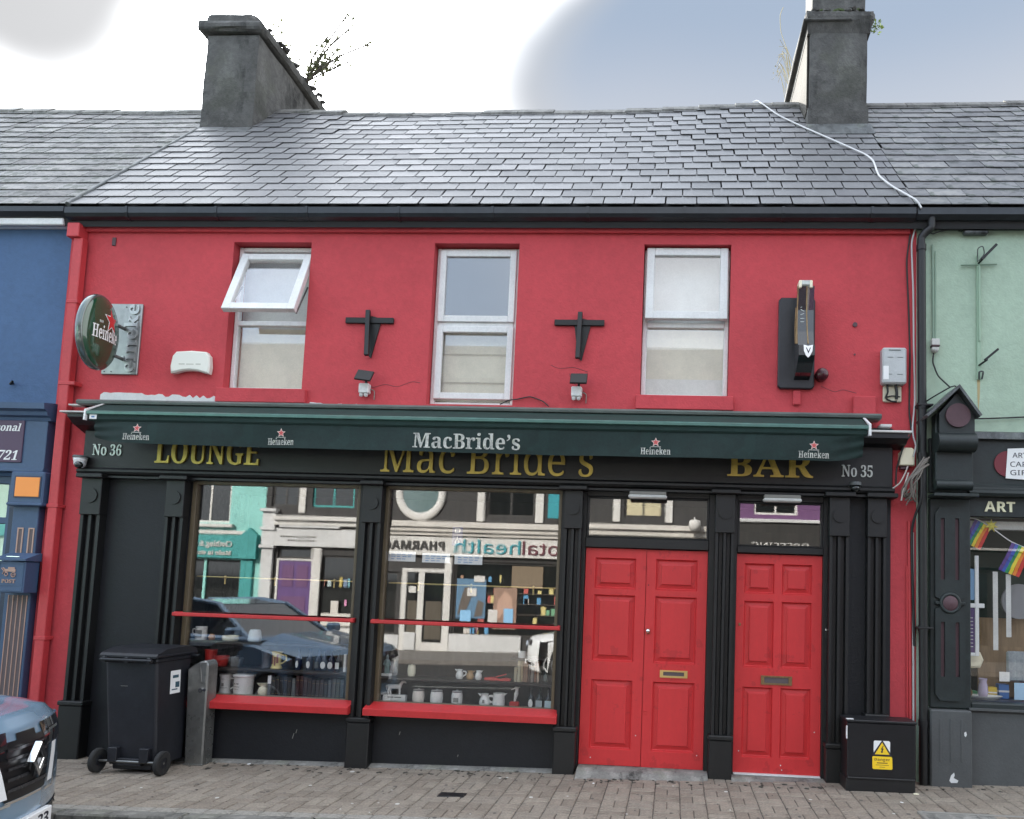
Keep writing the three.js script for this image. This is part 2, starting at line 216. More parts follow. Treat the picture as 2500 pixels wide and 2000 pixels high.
const m = {
  redWall: M([0.58, 0.062, 0.075], 0.8, { map: T_plaster, bump: T_bump, bs: 0.004 }),
  redPaint: M([0.57, 0.031, 0.034], 0.45, { map: re(T_plaster, 1.1), bump: T_bump, bs: 0.0006 }),
  redDoor: M([0.63, 0.030, 0.033], 0.5, { map: T_paint, bump: T_bump, bs: 0.0007 }),
  redPipe: M([0.57, 0.05, 0.058], 0.55, { map: re(T_plaster, 1.4) }),
  black: M([0.0085, 0.0085, 0.0088], 0.5, { map: T_black, bump: T_bump, bs: 0.0008 }),
  blackPanel: M([0.0058, 0.007, 0.0105], 0.62, { map: T_black, bump: T_bump, bs: 0.002 }),
  blackPlastic: M([0.012, 0.0125, 0.015], 0.45, { map: re(T_black, 0.6) }),
  blackMetal: M([0.009, 0.009, 0.0095], 0.5, { map: re(T_black, 0.4) }),
  rubber: M([0.022, 0.022, 0.022], 0.85, { map: re(T_black, 0.3) }),
  gutter: M([0.02, 0.024, 0.03], 0.35, { map: re(T_black, 0.8) }),
  white: M([0.82, 0.82, 0.81], 0.35, { map: re(T_plaster, 0.8) }),
  whiteOld: M([0.66, 0.65, 0.62], 0.6, { map: re(T_plaster, 0.5) }),
  peel: M([0.72, 0.72, 0.72], 0.8, { map: re(T_plaster, 0.3) }),
  bronze: M([0.17, 0.13, 0.075], 0.45, { map: re(T_wood, 0.5) }),
  gold: M([0.62, 0.46, 0.10], 0.38, { metal: 0.45, map: re(T_metal, 0.4) }),
  silver: M([0.62, 0.66, 0.62], 0.35, { metal: 0.3, map: re(T_metal, 0.12) }),
  brass: M([0.62, 0.45, 0.18], 0.3, { metal: 0.8 }),
  brassOld: M([0.36, 0.24, 0.12], 0.42, { metal: 0.7, map: re(T_metal, 0.1) }),
  chrome: M([0.82, 0.82, 0.82], 0.12, { metal: 1 }),
  steel: M([0.30, 0.30, 0.285], 0.42, { metal: 0.7, map: re(T_metal, 0.35), rm: T_rough }),
  awning: M([0.0085, 0.029, 0.026], 0.8, { map: re(T_black, 0.9), bump: T_bump, bs: 0.001 }),
  awnBar: M([0.10, 0.22, 0.19], 0.3, { metal: 0.1, map: re(T_metal, 0.6) }),
  awnDark: M([0.008, 0.034, 0.028], 0.85, { map: re(T_black, 0.6) }),
  cassette: M([0.12, 0.15, 0.14], 0.35, { map: re(T_metal, 0.7) }),
  valText: M([0.78, 0.78, 0.74], 0.8, { map: re(T_conc, 0.16) }),
  starRed: M([0.55, 0.09, 0.09], 0.7), starPale: M([0.75, 0.60, 0.55], 0.7),
  conc: M([0.142, 0.139, 0.136], 0.92, { map: T_conc, bump: T_bump, bs: 0.008 }),
  concSunDimmed: M([0.055, 0.048, 0.036], 0.92, { map: T_conc, bump: T_bump, bs: 0.006 }),  // sunlit-side copy of the concrete, its colour darkened to hold down the sun
  cement: M([0.34, 0.33, 0.31], 0.9, { map: re(T_conc, 0.7), bump: T_bump, bs: 0.003 }),
  lead: M([0.16, 0.172, 0.18], 0.5, { map: re(T_conc, 0.6), metal: 0.2 }),
  deck: M([0.03, 0.03, 0.032], 0.95),
  bed: M([0.085, 0.08, 0.07], 0.95, { map: re(T_asph, 0.6) }),
  asphalt: M([0.034, 0.033, 0.032], 0.9, { map: T_asph, bump: T_bump, bs: 0.004 }),
  paint: M([0.6, 0.58, 0.5], 0.8, { map: T_asph }),
  dark: M([0.012, 0.012, 0.012], 0.8), room: M([0.16, 0.13, 0.105], 0.8, { map: re(T_wood, 1.2) }), roomPale: M([0.22, 0.21, 0.19], 0.9),
  shelf: M([0.05, 0.04, 0.033], 0.45, { map: re(T_wood, 0.6) }),
  blind: M([0.66, 0.62, 0.48], 0.85, { map: re(T_plaster, 0.6) }), blindPale: M([0.62, 0.63, 0.60], 0.85, { map: re(T_plaster, 0.6) }),
  blueWall: M([0.070, 0.135, 0.265], 0.78, { map: T_plaster, bump: T_bump, bs: 0.004 }),
  bluePaint: M([0.05, 0.095, 0.185], 0.5, { map: re(T_plaster, 1.0) }),
  blueDark: M([0.022, 0.034, 0.075], 0.45, { map: re(T_plaster, 1.0) }),
  greenWall: M([0.42, 0.545, 0.42], 0.8, { map: T_plaster, bump: T_bump, bs: 0.004 }),
  greenDark: M([0.020, 0.029, 0.029], 0.5, { map: re(T_black, 1.0), bump: T_bump, bs: 0.001 }),
  greyBase: M([0.082, 0.086, 0.087], 0.7, { map: re(T_plaster, 0.7), bump: T_bump, bs: 0.002 }),
  maroon: M([0.10, 0.05, 0.06], 0.6, { map: re(T_plaster, 0.5) }),
  orange: M([0.85, 0.30, 0.065], 0.6), purpleSign: M([0.07, 0.035, 0.075], 0.5),
  copper: M([0.42, 0.27, 0.22], 0.5, { metal: 0.3 }), copperDark: M([0.10, 0.075, 0.08], 0.6),
  ceramic: M([0.86, 0.84, 0.79], 0.2, { map: re(T_plaster, 0.2) }), cream: M([0.80, 0.74, 0.56], 0.3), terracotta: M([0.42, 0.26, 0.12], 0.4), redGlaze: M([0.42, 0.03, 0.025], 0.3),
  ink: M([0.02, 0.02, 0.03], 0.7), inkBlue: M([0.10, 0.2, 0.42], 0.8), paper: M([0.78, 0.78, 0.77], 0.8),
  yellow: M([0.88, 0.58, 0.02], 0.5), cableWhite: M([0.5, 0.5, 0.5], 0.5), cableGrey: M([0.22, 0.21, 0.19], 0.6), cableBlack: M([0.02, 0.02, 0.02], 0.6),
  leaf: M([0.11, 0.12, 0.06], 1, { side: THREE.DoubleSide, transmission: 0.45, thickness: 0 }), leafPale: M([0.20, 0.27, 0.07], 1, { side: THREE.DoubleSide, transmission: 0.4, thickness: 0 }), twig: M([0.09, 0.075, 0.06], 0.9),
  glass: M([1, 1, 1], 0.0, { transmission: 1, ior: 1.98, thickness: 0, bump: T_wave, bs: 0.0005 }),
  glassUp: M([1, 1, 1], 0.0, { transmission: 1, ior: 2.1, thickness: 0, bump: T_wave, bs: 0.0005 }),
  glassClear: M([1, 1, 1], 0.0, { transmission: 1, ior: 1.5, thickness: 0 }),
  glassDark: M([0.01, 0.012, 0.012], 0.03, { clearcoat: 1, clearcoatRoughness: 0.02 }),
};
const slates = [[0.170, 0.170, 0.173], [0.160, 0.160, 0.163], [0.182, 0.182, 0.184], [0.165, 0.163, 0.168], [0.175, 0.176, 0.177], [0.148, 0.149, 0.153]].map((c, i) => M(c, 0.52 + 0.03 * (i % 3), { map: T_slate, bump: T_bump, bs: 0.0015 }));
const slatesOld = [[0.27, 0.265, 0.262], [0.225, 0.22, 0.22], [0.31, 0.305, 0.302], [0.25, 0.25, 0.248]].map((c, i) => M(c, 0.72 + 0.05 * (i % 2), { map: T_slateOld, bump: T_bump, bs: 0.003 }));
const slatesGrey = [[0.245, 0.242, 0.248], [0.205, 0.202, 0.209], [0.28, 0.277, 0.28], [0.226, 0.228, 0.23], [0.19, 0.189, 0.196]].map((c, i) => M(c, 0.52 + 0.03 * (i % 3), { map: re(T_slateOld, 1.7), bump: T_bump, bs: 0.002 }));
const R = rng(20240);
const rr = (a, b) => a + (b - a) * R(), pick = (l) => l[Math.floor(R() * l.length)];
const gy = (x) => 0.019 * x - 0.012;                             // the pavement climbs gently to the right

// ---------------------------------------------------------------- the setting: pavement, kerb, road
const tilt = Math.atan(0.019);
function setting(name, label) { const g = new THREE.Group(); g.name = name; g.position.set(0, -0.012, 0); g.rotation.z = tilt; g.userData.kind = 'structure'; scene.add(g); org.set(g, new THREE.Vector3()); return g; }
{
  const pv = setting('pavement');
  mk('bedding', bx(-30, 20, -0.3, -0.007, -0.3, 1.62), m.bed, pv);
  const mats = [[0.345, 0.29, 0.232], [0.318, 0.264, 0.21], [0.37, 0.315, 0.252], [0.332, 0.282, 0.228], [0.292, 0.242, 0.192]].map((c) => M(c, 0.85, { map: T_pave, bump: T_bump, bs: 0.003 }));
  const var3 = (w, l) => [0, 1, 2, 3].map((k) => { const g = join(cb(-w / 2, w / 2, -0.05, 0, -l / 2, l / 2, 0.006)); const u = g.attributes.uv; for (let i = 0; i < u.count; i++) u.setXY(i, u.getX(i) + k * 0.17, u.getY(i) + k * 0.23); return g; });
  const gx = var3(0.196, 0.096), gz = var3(0.096, 0.196), rest = []; let n = 0;
  const lay = (g, x, z, yaw = 0) => {
    const dy = rr(-0.003, 0.002), tx = rr(-0.008, 0.008), tz = rr(-0.008, 0.008), mat = pick(mats), geo = pick(g);
    if (z > 0.71 && x > -5.1 && x < 2.55 && n < 299) { const b = new THREE.Mesh(geo, mat); b.name = 'brick'; b.position.set(x, dy, z); b.rotation.set(tx, yaw + rr(-0.012, 0.012), tz); b.castShadow = b.receiveShadow = true; pv.add(b); n++; }
    else { const q = geo.clone(); q.applyMatrix4(new THREE.Matrix4().compose(new THREE.Vector3(x, dy, z), new THREE.Quaternion().setFromEuler(new THREE.Euler(tx, yaw, tz)), new THREE.Vector3(1, 1, 1))); const c = mat.color; rest.push([mats.indexOf(mat), q]); }
  };
  for (let k = 6; k >= -1; k--) for (let i = -60; i < 40; i++) { const x = i * 0.2, z = 0.22 + k * 0.2; if (x < -14 || x > 7) continue;
    if ((i + k) & 1) { lay(gx, x, z - 0.05); lay(gx, x, z + 0.05); } else { lay(gz, x - 0.05, z); lay(gz, x + 0.05, z); } }
  for (let k = 0; k < 5; k++) { const gs = rest.filter((q) => q[0] === k).map((q) => q[1]); const b = new THREE.Mesh(mergeGeometries(gs), mats[k]); b.name = 'bricks'; b.userData.kind = 'stuff'; b.receiveShadow = b.castShadow = true; pv.add(b); }
  const edge = M([0.38, 0.355, 0.31], 0.85, { map: T_pave, bump: T_bump, bs: 0.003 });
  const ge = var3(0.198, 0.096);
  for (let i = -30; i < 14; i++) { const b = new THREE.Mesh(pick(ge), edge); b.name = 'edge_brick'; b.position.set(i * 0.202 + 0.04, rr(-0.002, 0.002), 1.571); b.rotation.z = rr(-0.006, 0.006); b.receiveShadow = true; pv.add(b); }
  const kb = M([0.27, 0.26, 0.24], 0.9, { map: re(T_conc, 0.8), bump: T_bump, bs: 0.004 });
  for (let i = -16; i < 9; i++) mk('kerb_stone', cb(i * 0.92, i * 0.92 + 0.912, -0.28, 0.001, 1.625, 1.75, 0.012).translate(0.3, 0, 0), kb, pv);
  mk('cement_strip', prof([[-0.02, -0.02], [0.10, -0.02], [0.085, 0.004], [0.03, 0.018], [-0.02, 0.022]], -5.3, -1.02), m.cement, pv);
  // shallow inspection lid and the frame of the larger cover by the kerb
  const rd = setting('road');
  mk('carriageway', prof([[1.75, -0.8], [14.4, -0.8], [14.4, -0.52], [1.75, -0.12]], -150, 150), m.asphalt, rd);
  each('road_marking', [-4, -3, -2, -1, 0, 1, 2].map((k) => bx(k * 5, k * 5 + 2, -0.33, -0.311, 7.95, 8.05)), m.paint, rd);
  const op = setting('far_pavement');
  mk('far_paving', bx(-150, 150, -0.8, -0.40, 14.4, 17.6), M([0.24, 0.22, 0.2], 0.9, { map: T_pave }), op);
  const gr = setting('ground'); mk('earth', bx(-300, 300, -1.6, -0.85, -300, 300), M([0.12, 0.12, 0.1], 0.95, { map: T_asph }), gr);
}
tag(solo('drain_cover', 'small dark metal inspection cover set in the paving below the second shop window', 'drain cover', [cb(-1.79, -1.58, gy(-1.68) - 0.02, gy(-1.68) + 0.004, 0.86, 0.985, 0.004), ...[0, 1, 2, 3].map((k) => bx(-1.775 + k * 0.05, -1.745 + k * 0.05, gy(-1.68), gy(-1.68) + 0.006, 0.875, 0.97))], m.blackMetal));
{ const t = thing('access_cover', 'light metal edged access cover in the pavement at the lower right corner', 'access cover', [2.35, gy(2.35), 1.1]);
  const y = gy(2.35); mk('frame', [cb(1.86, 2.9, y - 0.02, y + 0.01, 1.0, 1.03), cb(1.86, 1.89, y - 0.02, y + 0.009, 1.03, 1.45), cb(2.28, 2.30, y - 0.02, y + 0.008, 1.03, 1.45), cb(2.87, 2.9, y - 0.02, y + 0.009, 1.03, 1.45)], m.cableGrey, t);
  for (const [a, b] of [[1.89, 2.28], [2.30, 2.87]]) mk('lid', cb(a, b, y - 0.02, y + 0.002, 1.03, 1.45), m.cement, t); }

// ---------------------------------------------------------------- roofs
const RU = new THREE.Vector3(0, 0.7155, -0.6986), RN = new THREE.Vector3(0, 0.6986, 0.7155), EAVE = new THREE.Vector3(0, 5.165, 0.125);
const slateGeo = {};
function slateShape(w, k, L = 0.275) {
  const key = w.toFixed(3) + k + '/' + L; if (slateGeo[key]) return slateGeo[key];
  const r = rng(k * 77 + Math.round(w * 1000)), c = 0.004 + r() * 0.012, c2 = 0.004 + r() * 0.012, h = w / 2;
  const sh = [[-h + c, 0], [-h * 0.3, r() * 0.004 - 0.002], [h * 0.3, r() * 0.004 - 0.002], [h - c2, 0], [h, c2 * 0.8], [h, L], [-h, L], [-h, c * 0.8]];
  const g = ext(sh, 0, 0.0065);                                    // x across, y up the slope, z out of it
  g.rotateX(-0.050);                                               // tail rides on the course below
  const u = join(g); const uv = u.attributes.uv; for (let i = 0; i < uv.count; i++) uv.setXY(i, uv.getX(i) + k * 0.31, uv.getY(i) + k * 0.43);
  const b = new THREE.Matrix4().makeBasis(new THREE.Vector3(1, 0, 0), RU, RN); u.applyMatrix4(b);
  return slateGeo[key] = u;
}
function slateRoof(roof, o, X0, X1, rows, w, mats, keep, sag, jit, gap = 0.012) {
  const rest = mats.map(() => []); let n = 0;
  for (let i = 0; i < rows; i++) {
    let x = X0 - (i % 2 ? w / 2 : 0) + (i % 3) * 0.01;
    while (x < X1 - 0.02) {
      const ww = w + rr(-jit, jit) * 2, a = Math.max(x, X0), b = Math.min(x + ww, X1); x += ww; const wd = b - a - gap; if (wd < 0.03) continue;
      const cx = (a + b) / 2, s = i * 0.2125 + rr(-jit, jit) * 0.4, lift = 0.022 + rr(0, 0.003);
      const p = EAVE.clone().addScaledVector(RU, s).addScaledVector(RN, lift); p.x = cx; p.y += sag(cx, s);
      const mi = Math.floor(R() * mats.length), g = slateShape(Math.abs(wd - (w - gap)) < 0.012 ? w - gap : wd, Math.floor(R() * 6), i === rows - 1 ? 0.15 : 0.275), rz = rr(-1, 1) * jit * 0.35;
      if (keep(cx, i) && n < 299) { const q = new THREE.Mesh(g, mats[mi]); q.name = 'slate'; q.position.copy(p).sub(o); q.rotation.z = rz; q.castShadow = q.receiveShadow = true; roof.add(q); n++; }
      else rest[mi].push(g.clone().applyMatrix4(new THREE.Matrix4().compose(p.clone().sub(o), new THREE.Quaternion().setFromEuler(new THREE.Euler(0, 0, rz)), new THREE.Vector3(1, 1, 1))));
    }
  }
  rest.forEach((l, i) => { if (!l.length) return; const q = new THREE.Mesh(mergeGeometries(l), mats[i]); q.name = 'slates'; q.userData.kind = 'stuff'; q.castShadow = q.receiveShadow = true; roof.add(q); });
}
const deckP = [[0.13, 5.135], [-2.41, 7.62], [-5.1, 5.1], [-5.1, 4.95], [-2.41, 7.4], [0.08, 4.98]];
function ridge(par, X0, X1, mat, sag, len = 0.46) {
  for (let x = X0; x < X1 - 0.05; x += len) { const e = Math.min(x + len, X1), y = 7.745 + sag((x + e) / 2, 3.6), k = rr(-0.008, 0.008); mk('ridge_tile', prof([[-2.255, y - 0.075 + k], [-2.395, y + 0.045 + k], [-2.465, y + 0.045 + k], [-2.60, y - 0.075 + k], [-2.60, y - 0.115 + k], [-2.43, y + 0.01 + k], [-2.255, y - 0.115 + k]], x, e - 0.007), mat, par); }
}
const pubSag = (x, s) => -0.075 * (s / 3.6) * Math.max(0, 1 - ((x + 2.6) / 3.3) ** 2) + 0.012 * Math.sin(x * 2.1) * (s / 3.6);

// ---------------------------------------------------------------- the pub
const pub = thing('pub_building', 'red two storey pub with black shopfront and slate roof, between blue and green houses', 'pub', [-2, -0.05, 0]);
const W1 = [-4.378, -3.595, 3.40, 4.865], W2 = [-2.375, -1.55, 3.29, 4.862], W3 = [-0.358, 0.458, 3.40, 4.858];
{
  const SF = [[-5.69, -0.4], [-5.69, 2.75], [1.93, 2.75], [1.93, 0.3], [1.93, -0.4]];
  mk('wall', [ext([[-6.055, -0.4], ...SF, [2.152, -0.4], [2.152, 5.07], [-6.055, 5.07]], -0.32, 0, [W1, W2, W3].map((w) => rc(...w)))], m.redWall, pub);
  mk('eave_band', [cb(-6.0, 2.09, 4.955, 5.010, 0.001, 0.04, 0.008)], m.redWall, pub);
  mk('party_wall', [bx(-6.055, -5.75, -0.4, 5.2, -5.0, -0.321), bx(1.95, 2.152, -0.4, 5.2, -5.0, -0.321), bx(-5.75, 1.95, -0.4, 5.0, -5.0, -4.8)], m.conc, pub);
  mk('room_floor', [bx(-5.75, 1.95, -0.3, 0.02, -4.8, -0.321), bx(-5.75, 1.95, 2.7, 2.9, -4.8, -0.321)], m.room, pub);
  mk('room_wall', [bx(-5.75, 1.95, 0.02, 2.7, -3.2, -3.1)], m.room, pub);
  mk('room_wall', [bx(-5.75, 1.95, 2.9, 5.0, -3.2, -3.1), bx(-3.3, -3.1, 2.9, 5.0, -3.1, -0.321), bx(-1.0, -0.9, 2.9, 5.0, -3.1, -0.321), bx(-5.75, 1.95, 4.95, 5.1, -4.8, -0.321)], m.roomPale, pub);
  // shopfront
  mk('shopfront_panel', [bx(-5.69, -4.60, -0.4, 2.58, -0.10, 0.0)], m.blackPanel, pub);
  mk('shopfront_panel', [bx(1.35, 1.93, -0.4, 2.58, -0.10, 0.0)], m.blackPanel, pub);
  mk('stall_riser', [bx(-4.60, -2.90, -0.4, 0.43, -0.12, 0.0)], m.blackPanel, pub);
  mk('stall_riser', [bx(-2.72, -1.0, -0.4, 0.43, -0.12, 0.0)], m.blackPanel, pub);
  mk('shopfront_frame', [cb(-2.95, -2.72, 0.43, 2.58, -0.10, 0.002), cb(-1.04, -0.81, -0.2, 2.58, -0.10, 0.002), cb(0.313, 0.570, -0.2, 2.58, -0.10, 0.002), cb(1.337, 1.40, -0.2, 2.58, -0.10, 0.003),
    cb(-4.60, -2.95, 2.51, 2.58, -0.1, 0.001), cb(-2.72, -1.04, 2.51, 2.58, -0.1, 0.001), cb(-0.81, 0.313, 2.455, 2.58, -0.1, 0.001), cb(0.57, 1.337, 2.445, 2.58, -0.1, 0.001), bx(-5.69, 1.93, 2.58, 2.76, -0.1, 0.0),
    cb(-0.81, 0.313, 1.985, 2.075, -0.1, 0.012), cb(0.57, 1.337, 1.975, 2.035, -0.1, 0.012)], m.black, pub);
  mk('fascia', [cb(-5.68, 1.93, 2.545, 3.13, 0.001, 0.06, 0.006)], m.black, pub);
  mk('cornice', [prof([[0.06, 2.52], [0.10, 2.535], [0.115, 2.555], [0.115, 2.575], [0.085, 2.585], [0.061, 2.6]], -5.69, 1.935), prof([[0.0, 2.50], [0.085, 2.50], [0.085, 2.52], [0.0, 2.52]], -5.69, 1.935)], m.black, pub);
  for (const [x0, x1, yb, cl, cr, floor] of [[-5.625, -5.43, 0.40, 0.03, 0.035, -0.2], [-4.785, -4.61, 0.38, 0.045, 0.05, -0.2], [-2.88, -2.708, 0.37, 0.02, 0.025, -0.2], [-1.0, -0.842, 0.372, 0.05, 0.045, -0.2], [0.367, 0.535, 0.36, 0.045, 0.045, -0.2], [1.375, 1.545, 0.335, 0.05, 0.045, -0.2], [1.708, 1.868, 0.60, 0.02, 0.085, -0.2]]) {
    const w = x1 - x0, s = w / 6.2, xs = [0, 1.1, 2.6, 3.6, 5.1, 6.2].map((k) => x0 + k * s);
    const sec = [[xs[0], 0.0], [xs[5], 0.0], [xs[5], 0.09], [xs[4] + 0.004, 0.09], [xs[4] - 0.006, 0.05], [xs[3] + 0.006, 0.05], [xs[3] - 0.002, 0.09], [xs[2] + 0.002, 0.09], [xs[2] - 0.006, 0.05], [xs[1] + 0.006, 0.05], [xs[1] - 0.004, 0.09], [xs[0], 0.09]];
    const p = mk('pilaster', [planX(sec.map(([x, z]) => [x, z + 0.002]), yb, 2.142)], m.black, pub);
    mk('block', [cb(x0 - 0.004, x1 + 0.004, 2.142, 2.49, 0.003, 0.11, 0.005)], m.black, p);
    mk('roundel', [disc((x0 + x1) / 2, 2.325, 0.11, 0.122, w * 0.36)], m.black, p);
    mk('cap', [cb(x0 - cl, x1 + cr, 2.49, 2.53, 0.004, 0.165, 0.007)], m.black, p);
    mk('plinth', [cb(x0 - 0.018, x1 + 0.018, floor, yb - 0.035, 0.003, 0.125, 0.008), cb(x0 - 0.026, x1 + 0.026, yb - 0.035, yb + 0.006, 0.004, 0.135, 0.008)], m.black, p);
  }
  // shop windows
  for (const [x0, x1, sx0, sx1, bar0, bar1, ys] of [[-4.60, -2.95, -4.625, -2.885, -4.62, -2.90, 0.50], [-2.72, -1.04, -2.745, -0.995, -2.735, -1.0, 0.50]]) {
    const f = mk('shop_window', [cb(x0, x0 + 0.045, 0.47, 2.51, -0.07, -0.004), cb(x1 - 0.03, x1, 0.47, 2.51, -0.07, -0.004), cb(x0 + 0.045, x1 - 0.03, 2.47, 2.51, -0.07, -0.005), cb(x0 + 0.045, x1 - 0.03, 0.47, ys + 0.012, -0.07, -0.005)], m.bronze, pub);
    mk('pane', bx(x0 + 0.04, x1 - 0.025, ys, 2.475, -0.045, -0.039), m.glass, f);
    mk('sill', [prof([[-0.06, 0.425], [0.13, 0.40], [0.155, 0.405], [0.158, 0.462], [0.15, 0.468], [-0.004, 0.508], [-0.06, 0.508]], sx0, sx1)], m.redPaint, f);
    mk('guard_bar', [cb(bar0, bar1, 1.224, 1.258, 0.095, 0.128, 0.005), cb(bar0, bar0 + 0.03, 1.22, 1.262, 0.0, 0.1), cb(bar1 - 0.03, bar1, 1.22, 1.262, 0.0, 0.1)], m.redPaint, f);
    mk('curtain_rail', [rod([x0 + 0.05, 1.595, -0.11], [x1 - 0.04, 1.595, -0.11], 0.0075), ...[0.2, 0.5, 0.85].map((k) => rod([mix(x0, x1, k), 1.61, -0.11], [mix(x0, x1, k), 1.53, -0.11], 0.009)), ...[0.2, 0.5, 0.85].map((k) => lathe([[0, -0.02], [0.013, -0.012], [0.016, 0], [0.013, 0.012], [0, 0.02]], mix(x0, x1, k), 1.595, -0.11, 10))], m.brass, f);
  }
  // doors
  const leaf = (x0, x1, y0, y1, cols, rows, name) => {
    const holes = []; for (const [a, b] of cols) for (const [c, d] of rows) holes.push(rc(a, b, c, d));
    const d = mk(name, [ext(rc(x0, x1, y0, y1), -0.07, -0.03, holes.map((h) => h), 0)], m.redDoor, pub);
    for (const [a, b] of cols) for (const [c, e] of rows) mk('panel', rings(a, b, c, e, [[0, -0.03], [0.004, -0.036], [0.010, -0.054], [0.016, -0.058], [0.05, -0.050], [0.053, -0.037], [0.058, -0.035]]), m.redDoor, d);
    return d;
  };
  const dA = leaf(-0.804, -0.249, 0.035, 1.978, [[-0.716, -0.340]], [[0.175, 0.79], [0.955, 1.555], [1.612, 1.893]], 'door');
  const dB = leaf(-0.243, 0.309, 0.033, 1.976, [[-0.158, 0.220]], [[0.175, 0.79], [0.955, 1.555], [1.612, 1.893]], 'door');
  mk('astragal', cb(-0.252, -0.238, 0.04, 1.975, -0.075, -0.06), m.redDoor, dB);
  mk('lock', [cb(-0.232, -0.196, 1.215, 1.262, -0.03, -0.018, 0.006)], m.brassOld, dB); mk('knob', [lathe([[0, 0], [0.012, 0], [0.008, 0.012], [0.018, 0.022], [0.02, 0.032], [0.012, 0.042], [0, 0.044]], 0, 0, 0, 14).rotateX(Math.PI / 2).translate(-0.214, 1.243, -0.019)], m.chrome, dB);
  const box = (d, x0, x1, y0, y1, mat) => { const l = mk('letterbox', [ext(rc(x0, x1, y0, y1), -0.03, -0.019, [rc(x0 + 0.03, x1 - 0.03, y0 + 0.016, y1 - 0.014)])], mat, d); mk('flap', [cb(x0 + 0.028, x1 - 0.028, y0 + 0.012, y1 - 0.012, -0.031, -0.0275, 0.002)], m.copperDark, d); };
  box(dB, -0.096, 0.152, 0.831, 0.896, m.brass);
  mk('keyhole', [disc(-0.222, 1.655, -0.03, -0.026, 0.006)], m.blackMetal, dB); mk('hinge', [cb(-0.236, -0.2, 0.52, 0.536, -0.03, -0.022), cb(-0.236, -0.2, 0.498, 0.512, -0.03, -0.024)], m.redDoor, dB);
  const dC = leaf(0.573, 1.335, 0.028, 1.966, [[0.644, 0.912], [0.980, 1.246]], [[0.166, 0.779], [0.954, 1.544], [1.611, 1.883]], 'door');
  box(dC, 0.806, 1.080, 0.806, 0.885, m.brassOld);
  mk('lock', [cb(0.598, 0.618, 1.318, 1.345, -0.03, -0.02, 0.004)], m.brassOld, dC);
  mk('door_backing', [bx(-0.80, 0.305, 0.04, 1.975, -0.1, -0.0705), bx(0.575, 1.333, 0.04, 1.965, -0.1, -0.0705)], m.redDoor, pub);
  each('paint_chip', [[0.99, 0.10], [1.0, 0.06], [0.62, 0.21], [-0.70, 0.09], [0.25, 0.15], [-0.30, 0.30], [1.28, 0.4]].map(([x, y], i) => ext([[0, 0], [0.008, 0.003], [0.006, 0.012], [-0.003, 0.009]], -0.03, -0.0292).translate(x, y, 0).scale(1, 1, 1)), m.peel, dC);
  each('scratch', [[-3.45, 0.14, 0.05], [-3.42, 0.19, 0.035], [-1.9, 0.05, 0.02], [-2.45, 0.22, 0.03]].map(([x, y, l]) => cb(-0.003, 0.003, 0, l, 0.0, 0.0012, 0.0005).rotateZ(-0.25).translate(x, y, 0)), m.cableGrey, pub);
  mk('bell_push', [cb(1.362, 1.376, 1.30, 1.325, 0.003, 0.015)], m.chrome, pub);
  mk('doorstep', [prof([[-0.1, -0.2], [0.27, -0.2], [0.27, -0.035], [0.16, 0.018], [0.10, 0.031], [-0.1, 0.031]], -0.80, 0.345)], m.cement, pub);
  mk('doorstep', [prof([[-0.1, -0.2], [0.24, -0.2], [0.24, -0.02], [0.13, 0.012], [-0.02, 0.018], [-0.1, 0.018]], 0.55, 1.36)], m.cement, pub);
  mk('threshold', cb(0.575, 1.333, 0.018, 0.030, -0.05, 0.02, 0.003), m.peel, pub);
  for (const [x0, x1, y0, y1] of [[-0.808, 0.312, 2.076, 2.453], [0.571, 1.336, 2.036, 2.442]]) { const f = mk('transom', [cb(x0, x0 + 0.02, y0, y1, -0.06, -0.01), cb(x1 - 0.02, x1, y0, y1, -0.06, -0.01), cb(x0 + 0.02, x1 - 0.02, y1 - 0.015, y1, -0.06, -0.011), cb(x0 + 0.02, x1 - 0.02, y0, y0 + 0.015, -0.06, -0.011)], m.black, pub); mk('pane', bx(x0 + 0.015, x1 - 0.015, y0 + 0.01, y1 - 0.01, -0.042, -0.036), m.glass, f); }
  // lettering on the fascia
  mk('sign_letters', text('LOUNGE', SB, -4.945, -3.925, 2.656, 0.228, 0.061, 0.082), m.gold, pub);
  mk('sign_letters', text('Mac Bride s', SR, -2.745, -0.758, 2.624, 0.29, 0.061, 0.080), m.gold, pub);
  mk('sign_letters', text('BAR', SB, 0.462, 1.225, 2.66, 0.215, 0.061, 0.082, 0.06), m.gold, pub);
  mk('house_number', text('No 36', SB, -5.582, -5.292, 2.718, 0.105, 0.061, 0.070), m.silver, pub);
  mk('house_number', text('No 35', SB, 1.480, 1.752, 2.682, 0.105, 0.061, 0.070), m.silver, pub);
  // first floor windows
  const rect = (x0, x1, y0, y1, t, z0, z1) => [cb(x0, x0 + t, y0, y1, z0, z1, 0.005), cb(x1 - t, x1, y0, y1, z0, z1, 0.005), cb(x0 + t, x1 - t, y1 - t, y1, z0, z1 - 0.001, 0.005), cb(x0 + t, x1 - t, y0, y0 + t, z0, z1 - 0.001, 0.005)];
  const turnSash = (g, ang, y, z) => g.map((q) => q.translate(0, -y, -z).rotateX(-ang).translate(0, y, z));
